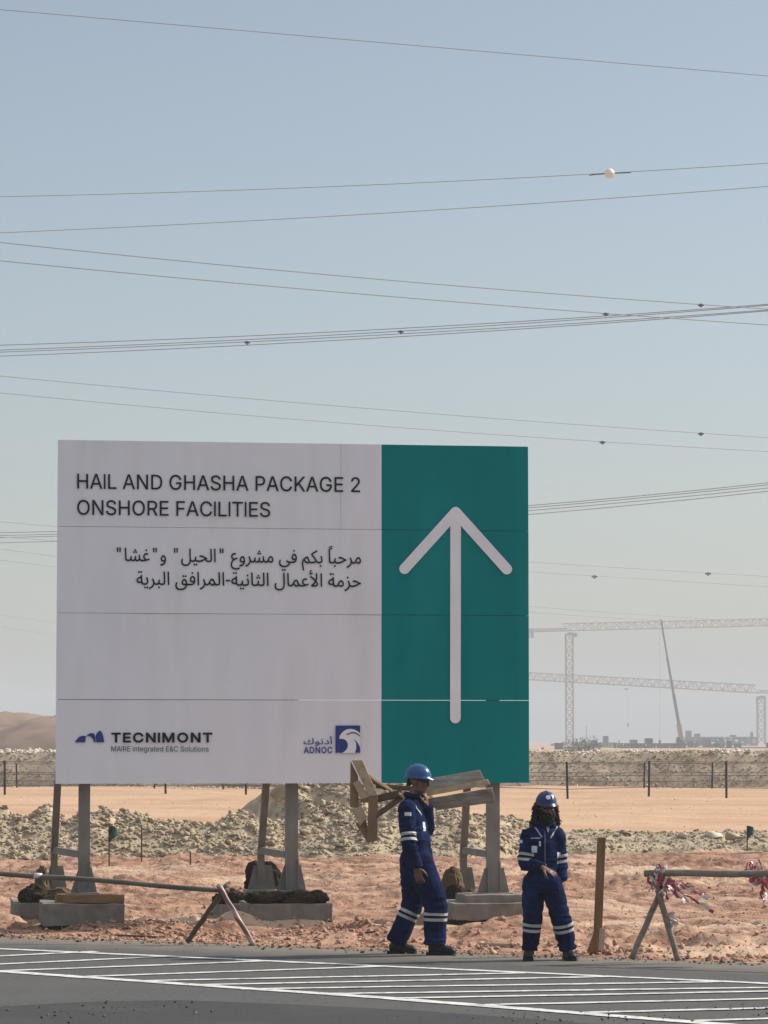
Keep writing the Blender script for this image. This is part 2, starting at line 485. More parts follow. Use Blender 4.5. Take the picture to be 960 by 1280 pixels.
def hill_h(X, Y):
    r1 = np.sqrt(((X + 24.5) / 13) ** 2 + ((Y - 262) / 20) ** 2)
    r2 = np.sqrt(((X + 48) / 26) ** 2 + ((Y - 330) / 26) ** 2)
    z = np.maximum(4.6 * np.clip(1 - r1 ** 1.3, 0, 1), 4.9 * np.clip(1.3 - r2 ** 1.2, 0, 1))
    z = np.minimum(z, 4.35 + 0.12 * NZ.fbm2(X * .1, Y * .1, 2))
    z = z + np.clip(z, 0, 1) * (0.38 * NZ.fbm2(X * 0.18, Y * 0.18, 4) + .22 * NZ.fbm2(X * .6, Y * .6, 3))
    return np.where(z > 0.05, z, -0.6)
tag(link('hill', grid_mesh('hill', np.arange(-90, 12, 0.6), np.arange(235, 365, 0.9), hill_h), M_hill), kind='structure')

# ------------------------------------------------------------------ loose stones
def rock_variants(n, seed, sub=1):
    rs = np.random.RandomState(seed); out = []
    for i in range(n):
        b = bmesh.new(); bmesh.ops.create_icosphere(b, subdivisions=sub, radius=1)
        V = np.array([v.co[:] for v in b.verts]); F = np.array([[v.index for v in f.verts] for f in b.faces]); b.free()
        # chop with random planes for angular stones
        for k in range(9):
            nrm = rs.normal(size=3); nrm /= np.linalg.norm(nrm); d = rs.uniform(.28, .7)
            over = V @ nrm - d; V = V - np.clip(over, 0, None)[:, None] * nrm
        V = V * rs.uniform(.6, 1.4, size=3) * 1.15 + rs.normal(size=V.shape) * .05
        out.append((V, F))
    return out
def rock_mesh(name, pos, size, var, seed, flat=0.75):
    rs = np.random.RandomState(seed); Vs, Fs, o = [], [], 0
    for p, s in zip(pos, size):
        V, F = var[rs.randint(len(var))]
        a, b = rs.uniform(0, 2 * PI), rs.uniform(-.6, .6)
        ca, sa, cb, sb = math.cos(a), math.sin(a), math.cos(b), math.sin(b)
        Rm = np.array([[ca, -sa, 0], [sa, ca, 0], [0, 0, 1]]) @ np.array([[1, 0, 0], [0, cb, -sb], [0, sb, cb]])
        W = (V @ Rm.T) * np.array([1, 1, flat]) * s + np.asarray(p)
        Vs.append(W); Fs.append(F + o); o += len(V)
    return mesh_np(name, np.concatenate(Vs), np.concatenate(Fs))
VAR = rock_variants(10, 3, 1)
rs = np.random.RandomState(11)

N = 34000                                                             # stones over the berm and heap
X = rs.uniform(-8.6, 8.6, N * 3); Y = rs.uniform(52.6, 63.5, N * 3); Z = berm_h(X, Y)
ok = (Z > 0.03) & ~((X > -5.2) & (X < -2.05) & (Y > 58.8)); X, Y, Z = X[ok][:N], Y[ok][:N], Z[ok][:N]
sz = 0.014 + 0.020 * rs.rand(len(X)) + 0.075 * rs.rand(len(X)) ** 10; sz = sz * np.where(X / Y * F_PX > 190, .62, 1)
tag(link('rubble', rock_mesh('rubble', np.stack([X, Y, Z + sz * .25], 1), sz, VAR, 1), M_rubble), 'grey tan broken stone covering the low berm and the heap behind the billboard', 'rubble', kind='stuff')

N = 9000                                                             # stones along the bank's crest and foot
X = rs.uniform(-22, 22, N); c = rs.rand(N)
Y = np.where(c < .72, rs.uniform(137.2, 141.0, N), rs.uniform(133.0, 136.5, N)); Z = np.maximum(bank_h(X, Y), 0)
sz = 0.03 + 0.13 * rs.rand(N) ** 5; sz = np.where(c < .72, sz, sz * .5)
tag(link('crest_stones', rock_mesh('crest_stones', np.stack([X, Y, Z + sz * .3], 1), sz, VAR, 2), M_boulder), 'pale stones lining the crest of the far earth bank', 'stones', kind='stuff')
N = 16000                                                            # small stones all over the bank's face
X = rs.uniform(-20, 20, N); Y = rs.uniform(135.2, 138.6, N); Z = bank_h(X, Y); ok = Z > 0; sz = 0.02 + 0.06 * rs.rand(N) ** 3
tag(link('bank_stones', rock_mesh('bank_stones', np.stack([X, Y, Z + sz * .2], 1)[ok], sz[ok], VAR, 6), M_bank), 'small stones in the sloping face of the far earth bank', 'stones', kind='stuff')
N = 1300                                                             # pebbles blown clear on the sand
X = rs.uniform(-18, 18, N); Y = rs.uniform(62, 128, N); Z = ground_h(X, Y); sz = 0.010 + 0.03 * rs.rand(N) ** 5
tag(link('sand_pebbles', rock_mesh('sand_pebbles', np.stack([X, Y, Z + sz * .2], 1), sz, VAR, 7), M_bank), 'sparse pebbles on the open sand before the fences', 'pebbles', kind='stuff')

N = 9000                                                             # reddish clods in the dirt
X = rs.uniform(-7, 7, N); sdist = np.where(rs.rand(N) < .55, rs.gamma(1.6, 0.9, N) + .12, rs.uniform(.2, 24, N))
Yl = E0.y + (X - E0.x) * ED.y / ED.x; Y = Yl + sdist / EN.y
Z = ground_h(X, Y); sz = 0.007 + 0.012 * rs.rand(N) + 0.04 * rs.rand(N) ** 9
hp = [(150, 1163, .55), (190, 1168, .5), (225, 1170, .4), (395, 1166, .45), (440, 1172, .4), (330, 1172, .5), (400, 1158, .25), (620, 1184, .4), (945, 1194, .25), (770, 1190, .25)]
for px, py, w in hp:
    c = G(px, py); m_ = 260
    X = np.append(X, c.x + rs.normal(size=m_) * w * .6); Y = np.append(Y, c.y + rs.normal(size=m_) * w * .5); sz = np.append(sz, 0.007 + 0.04 * rs.rand(m_) ** 3.5)
Z = ground_h(X, Y)
ok = edge_s(X, Y) > .1
tag(link('dirt_clods', rock_mesh('dirt_clods', np.stack([X, Y, Z + sz * .3], 1)[ok], sz[ok], VAR, 3), M_stone_red), 'reddish clods and broken earth scattered along the roadside', 'dirt clods', kind='stuff')

N = 26000                                                            # fine crumbs all over the dirt
X = rs.uniform(-7.5, 7.5, N); Y = 27 + 26 * rs.rand(N) ** .8; ok = edge_s(X, Y) > .12; X, Y = X[ok], Y[ok]
sz = 0.004 + 0.011 * rs.rand(len(X)) ** 2; Z = ground_h(X, Y)
tag(link('dirt_crumbs', rock_mesh('dirt_crumbs', np.stack([X, Y, Z + sz * .3], 1), sz, VAR, 8), M_stone_red), 'fine crumbs of earth lying all over the dirt field', 'crumbs', kind='stuff')
N = 1100                                                             # dark gravel on the asphalt edge, a few grains on the lane
X = rs.uniform(-5.5, 5.5, N); Yl = E0.y + (X - E0.x) * ED.y / ED.x
Y = Yl + rs.normal(size=N) * 0.22 - .02; sz = 0.006 + 0.022 * rs.rand(N) ** 3
Z = np.where(edge_s(X, Y) < 0.04, 0.0, ground_h(X, Y))
for (px, py, cnt, w) in ((170, 1262, 50, .45), (60, 1268, 30, .4), (650, 1272, 30, .5), (800, 1274, 40, .3), (930, 1262, 40, .3), (200, 1198, 14, 1.2)):
    c = G(px, py); X = np.append(X, c.x + rs.normal(size=cnt) * w); Y = np.append(Y, c.y + rs.normal(size=cnt) * w * .8)
    Z = np.append(Z, np.full(cnt, .006)); sz = np.append(sz, .004 + .014 * rs.rand(cnt) ** 2)
tag(link('road_gravel', rock_mesh('road_gravel', np.stack([X, Y, Z + sz * .35], 1), sz, VAR, 4), M_gravel), 'dark loose gravel strewn along the asphalt edge', 'gravel', kind='stuff')

# ------------------------------------------------------------------ the dusty air
hz = bpy.data.materials.new('haze'); hz.use_nodes = True
hn, hl = hz.node_tree.nodes, hz.node_tree.links
hn.clear(); ho = hn.new('ShaderNodeOutputMaterial'); hv = hn.new('ShaderNodeVolumePrincipled')
hv.inputs['Density'].default_value = HAZE_DENSITY; hv.inputs['Color'].default_value = (*HAZE_COLOR, 1); hv.inputs['Anisotropy'].default_value = 0.0
hl.new(hv.outputs['Volume'], ho.inputs['Volume'])
tag(link('haze', MB().box((-2600, -260, -2.0), (2600, 4100, 58)).mesh(), hz), kind='stuff')
GLYPHS = {
'title': '60,0 60,509 125,509 125,289 392,289 392,509 457,509 457,0 392,0 392,232 125,232 125,0|533,0 718,509 793,509 980,0 912,0 804,302 781,372 749,478 762,478 730,371 707,302 602,0|627,142 627,199 887,199 887,142|1038,0 1096,0 1096,509 1038,509|1197,0 1197,509 1262,509 1262,57 1498,57 1498,0|1734,0 1919,509 1994,509 2181,0 2113,0 2005,302 1982,372 1950,478 1963,478 1931,371 1908,302 1803,0|1828,142 1828,199 2088,199 2088,142|2258,0 2258,509 2334,509 2541,183 2560,151 2585,107 2611,55 2602,54 2598,108 2597,157 2596,195 2596,509 2661,509 2661,0 2584,0 2400,290 2375,331 2345,381 2305,452 2317,454 2320,384 2322,328 2322,291 2322,0|2940,0 2817,0 2817,57 2936,57 2992,63 3039,81 3074,110 3100,149 3115,198 3120,255 3115,312 3100,361 3075,399 3040,428 2996,446 2942,452 2814,452 2814,509 2946,509 3015,501 3073,478 3120,441 3154,391 3175,329 3182,255 3175,181 3154,119 3119,68 3071,31 3011,8|2845,509 2845,0 2781,0 2781,509|3680,-7 3616,1 3560,25 3514,64 3480,116 3458,179 3451,254 3458,329 3480,393 3514,445 3560,484 3614,508 3676,516 3715,513 3751,504 3785,489 3814,469 3839,445 3860,416 3875,384 3885,349 3819,349 3810,372 3798,393 3784,411 3767,427 3748,439 3726,448 3702,454 3676,456 3633,450 3594,432 3561,404 3536,364 3520,314 3514,254 3520,194 3536,145 3562,105 3595,76 3635,59 3680,53 3720,57 3756,71 3785,93 3807,123 3821,160 3826,202 3845,199 3694,199 3694,256 3889,256 3889,200 3882,141 3862,91 3830,50 3787,19 3737,0|3991,0 3991,509 4056,509 4056,289 4323,289 4323,509 4388,509 4388,0 4323,0 4323,232 4056,232 4056,0|4464,0 4649,509 4724,509 4911,0 4843,0 4735,302 4712,372 4680,478 4693,478 4661,371 4639,302 4533,0|4558,142 4558,199 4818,199 4818,142|5151,-9 5100,-4 5055,9 5019,31 4992,60 4974,96 4966,137 5032,137 5038,110 5051,88 5070,71 5094,59 5122,52 5151,49 5184,52 5214,60 5238,74 5257,92 5269,114 5273,139 5270,161 5260,179 5244,193 5224,205 5173,222 5111,239 5055,260 5014,289 4988,326 4980,372 4985,413 5003,448 5030,476 5065,498 5107,511 5155,516 5202,511 5244,498 5278,476 5305,449 5322,415 5329,378 5265,378 5254,412 5230,437 5195,453 5153,459 5122,456 5095,448 5073,435 5056,418 5046,398 5043,376 5047,352 5059,334 5076,319 5097,308 5140,293 5192,279 5239,264 5264,252 5286,238 5306,220 5322,198 5333,171 5336,139 5331,99 5314,64 5288,34 5251,11 5205,-4|5434,0 5434,509 5499,509 5499,289 5767,289 5767,509 5831,509 5831,0 5767,0 5767,232 5499,232 5499,0|5908,0 6093,509 6167,509 6354,0 6286,0 6178,302 6155,372 6123,478 6136,478 6104,371 6082,302 5976,0|6001,142 6001,199 6261,199 6261,142|6619,0 6619,509 6794,509 6848,503 6891,487 6925,462 6948,430 6963,391 6967,348 6963,304 6948,265 6925,233 6891,207 6848,191 6794,186 6668,186 6668,242 6791,242 6827,246 6856,256 6877,272 6892,294 6900,319 6903,348 6900,376 6892,402 6877,423 6856,439 6827,449 6791,452 6683,452 6683,0|7020,0 7205,509 7279,509 7466,0 7398,0 7290,302 7267,372 7235,478 7248,478 7216,371 7194,302 7088,0|7113,142 7113,199 7373,199 7373,142|7750,-7 7688,1 7633,25 7587,63 7553,115 7531,179 7523,254 7531,329 7553,393 7587,445 7633,484 7688,508 7750,516 7788,513 7823,504 7856,490 7885,471 7910,447 7931,418 7946,385 7956,348 7891,348 7884,373 7872,395 7858,413 7840,428 7820,440 7798,449 7775,454 7750,456 7706,450 7666,432 7633,403 7608,364 7592,314 7586,254 7592,194 7608,145 7634,105 7667,76 7706,59 7750,53 7775,55 7798,60 7820,69 7840,81 7858,96 7872,114 7884,136 7891,160 7956,160 7946,124 7931,91 7910,62 7885,38 7856,19 7823,5 7788,-4|8097,145 8097,216 8132,261 8167,303 8205,344 8357,509 8441,509 8224,276|8053,0 8053,509 8118,509 8118,334 8117,225 8118,193 8118,0|8365,0 8181,259 8221,309 8442,0|8476,0 8661,509 8736,509 8923,0 8855,0 8747,302 8724,372 8692,478 8705,478 8673,371 8650,302 8545,0|8570,142 8570,199 8829,199 8829,142|9208,-7 9144,1 9089,25 9043,64 9008,116 8987,179 8980,254 8987,329 9008,393 9043,445 9088,484 9143,508 9204,516 9243,513 9280,504 9313,489 9343,469 9368,445 9388,416 9404,384 9414,349 9347,349 9338,372 9327,393 9312,411 9295,427 9276,439 9255,448 9231,454 9205,456 9161,450 9123,432 9090,404 9064,364 9048,314 9043,254 9048,194 9064,145 9090,105 9124,76 9163,59 9208,53 9249,57 9284,71 9313,93 9336,123 9350,160 9354,202 9374,199 9222,199 9222,256 9417,256 9417,200 9411,141 9390,91 9358,50 9316,19 9265,0|9520,0 9520,509 9832,509 9832,452 9584,452 9584,286 9815,286 9815,229 9584,229 9584,57 9835,57 9835,0|10130,0 10130,47 10300,229 10348,282 10365,305 10377,327 10384,348 10386,371 10383,397 10374,419 10359,436 10339,449 10316,457 10290,460 10262,457 10238,447 10219,433 10205,413 10196,390 10193,362 10132,362 10137,405 10152,442 10177,473 10209,496 10248,511 10291,516 10334,511 10372,497 10403,474 10427,445 10442,411 10447,372 10445,345 10437,318 10423,290 10402,259 10333,180 10219,60 10455,57 10455,0',
'title2': '267,-7 205,1 150,25 105,63 70,115 48,179 40,254 48,329 70,393 105,445 150,484 205,508 267,516 329,508 384,484 429,445 464,393 486,329 493,254 486,179 464,115 429,63 384,25 329,1|267,53 310,59 349,76 383,105 408,144 425,194 430,254 425,314 408,365 383,404 349,433 310,450 267,456 223,450 184,433 151,404 125,364 109,314 103,254 109,194 125,144 151,105 184,76 223,59|593,0 593,509 670,509 876,183 896,151 921,107 947,55 938,54 934,108 932,157 932,195 932,509 997,509 997,0 920,0 735,290 711,331 681,381 641,452 652,454 656,384 658,328 658,291 658,0|1280,-9 1229,-4 1184,9 1148,31 1121,60 1103,96 1095,137 1161,137 1167,110 1180,88 1199,71 1223,59 1251,52 1280,49 1313,52 1343,60 1367,74 1386,92 1398,114 1402,139 1399,161 1389,179 1373,193 1353,205 1301,222 1240,239 1184,260 1143,289 1117,326 1109,372 1114,413 1132,448 1159,476 1194,498 1236,511 1284,516 1331,511 1373,498 1407,476 1434,449 1451,415 1457,378 1394,378 1383,412 1359,437 1324,453 1282,459 1251,456 1224,448 1202,435 1185,418 1175,398 1172,376 1176,352 1188,334 1205,319 1226,308 1269,293 1321,279 1368,264 1393,252 1415,238 1435,220 1451,198 1462,171 1465,139 1460,99 1443,64 1416,34 1380,11 1334,-4|1563,0 1563,509 1628,509 1628,289 1896,289 1896,509 1960,509 1960,0 1896,0 1896,232 1628,232 1628,0|2287,-7 2225,1 2171,25 2125,63 2090,115 2068,179 2060,254 2068,329 2090,393 2125,445 2171,484 2225,508 2287,516 2349,508 2404,484 2449,445 2484,393 2506,329 2513,254 2506,179 2484,115 2449,63 2404,25 2349,1|2287,53 2330,59 2370,76 2403,105 2428,144 2445,194 2450,254 2445,314 2428,365 2403,404 2370,433 2330,450 2287,456 2244,450 2204,433 2171,404 2145,364 2129,314 2124,254 2129,194 2145,144 2171,105 2204,76 2244,59|2614,0 2614,509 2789,509 2843,504 2886,489 2920,465 2944,433 2958,395 2963,352 2958,309 2944,271 2920,240 2886,217 2843,203 2789,198 2650,198 2650,255 2787,255 2823,258 2851,267 2872,281 2887,300 2896,324 2899,352 2896,380 2887,405 2872,425 2851,440 2822,449 2786,452 2678,452 2678,0|2906,0 2784,229 2856,229 2981,0|3062,0 3062,509 3375,509 3375,452 3127,452 3127,286 3358,286 3358,229 3127,229 3127,57 3378,57 3378,0|3669,0 3669,509 3978,509 3978,452 3733,452 3733,278 3955,278 3955,221 3733,221 3733,0|4035,0 4220,509 4295,509 4482,0 4414,0 4306,302 4283,372 4251,478 4264,478 4232,371 4209,302 4104,0|4129,142 4129,199 4389,199 4389,142|4766,-7 4704,1 4649,25 4603,63 4568,115 4546,179 4539,254 4546,329 4568,393 4603,445 4649,484 4704,508 4766,516 4803,513 4839,504 4871,490 4900,471 4926,447 4946,418 4962,385 4971,348 4907,348 4899,373 4888,395 4873,413 4856,428 4836,440 4814,449 4790,454 4766,456 4721,450 4682,432 4649,403 4623,364 4607,314 4602,254 4607,194 4624,145 4649,105 4682,76 4722,59 4766,53 4790,55 4814,60 4836,69 4856,81 4873,96 4888,114 4899,136 4907,160 4971,160 4962,124 4947,91 4926,62 4901,38 4872,19 4839,5 4804,-4|5050,0 5108,0 5108,509 5050,509|5209,0 5209,509 5274,509 5274,57 5510,57 5510,0|5583,0 5641,0 5641,509 5583,509|5714,452 5714,509 6099,509 6099,452 5939,452 5939,0 5875,0 5875,452|6172,0 6230,0 6230,509 6172,509|6332,0 6332,509 6644,509 6644,452 6396,452 6396,286 6627,286 6627,229 6396,229 6396,57 6647,57 6647,0|6914,-9 6862,-4 6818,9 6781,31 6754,60 6736,96 6728,137 6794,137 6800,110 6813,88 6832,71 6856,59 6884,52 6914,49 6947,52 6976,60 7001,74 7019,92 7032,114 7036,139 7032,161 7022,179 7006,193 6986,205 6935,222 6874,239 6818,260 6776,289 6750,326 6742,372 6748,413 6765,448 6792,476 6828,498 6870,511 6917,516 6965,511 7006,498 7041,476 7067,449 7084,415 7091,378 7027,378 7016,412 6992,437 6957,453 6915,459 6884,456 6857,448 6835,435 6819,418 6808,398 6805,376 6809,352 6821,334 6838,319 6859,308 6902,293 6954,279 7002,264 7026,252 7049,238 7069,220 7085,198 7095,171 7098,139 7093,99 7077,64 7050,34 7013,11 6968,-4',
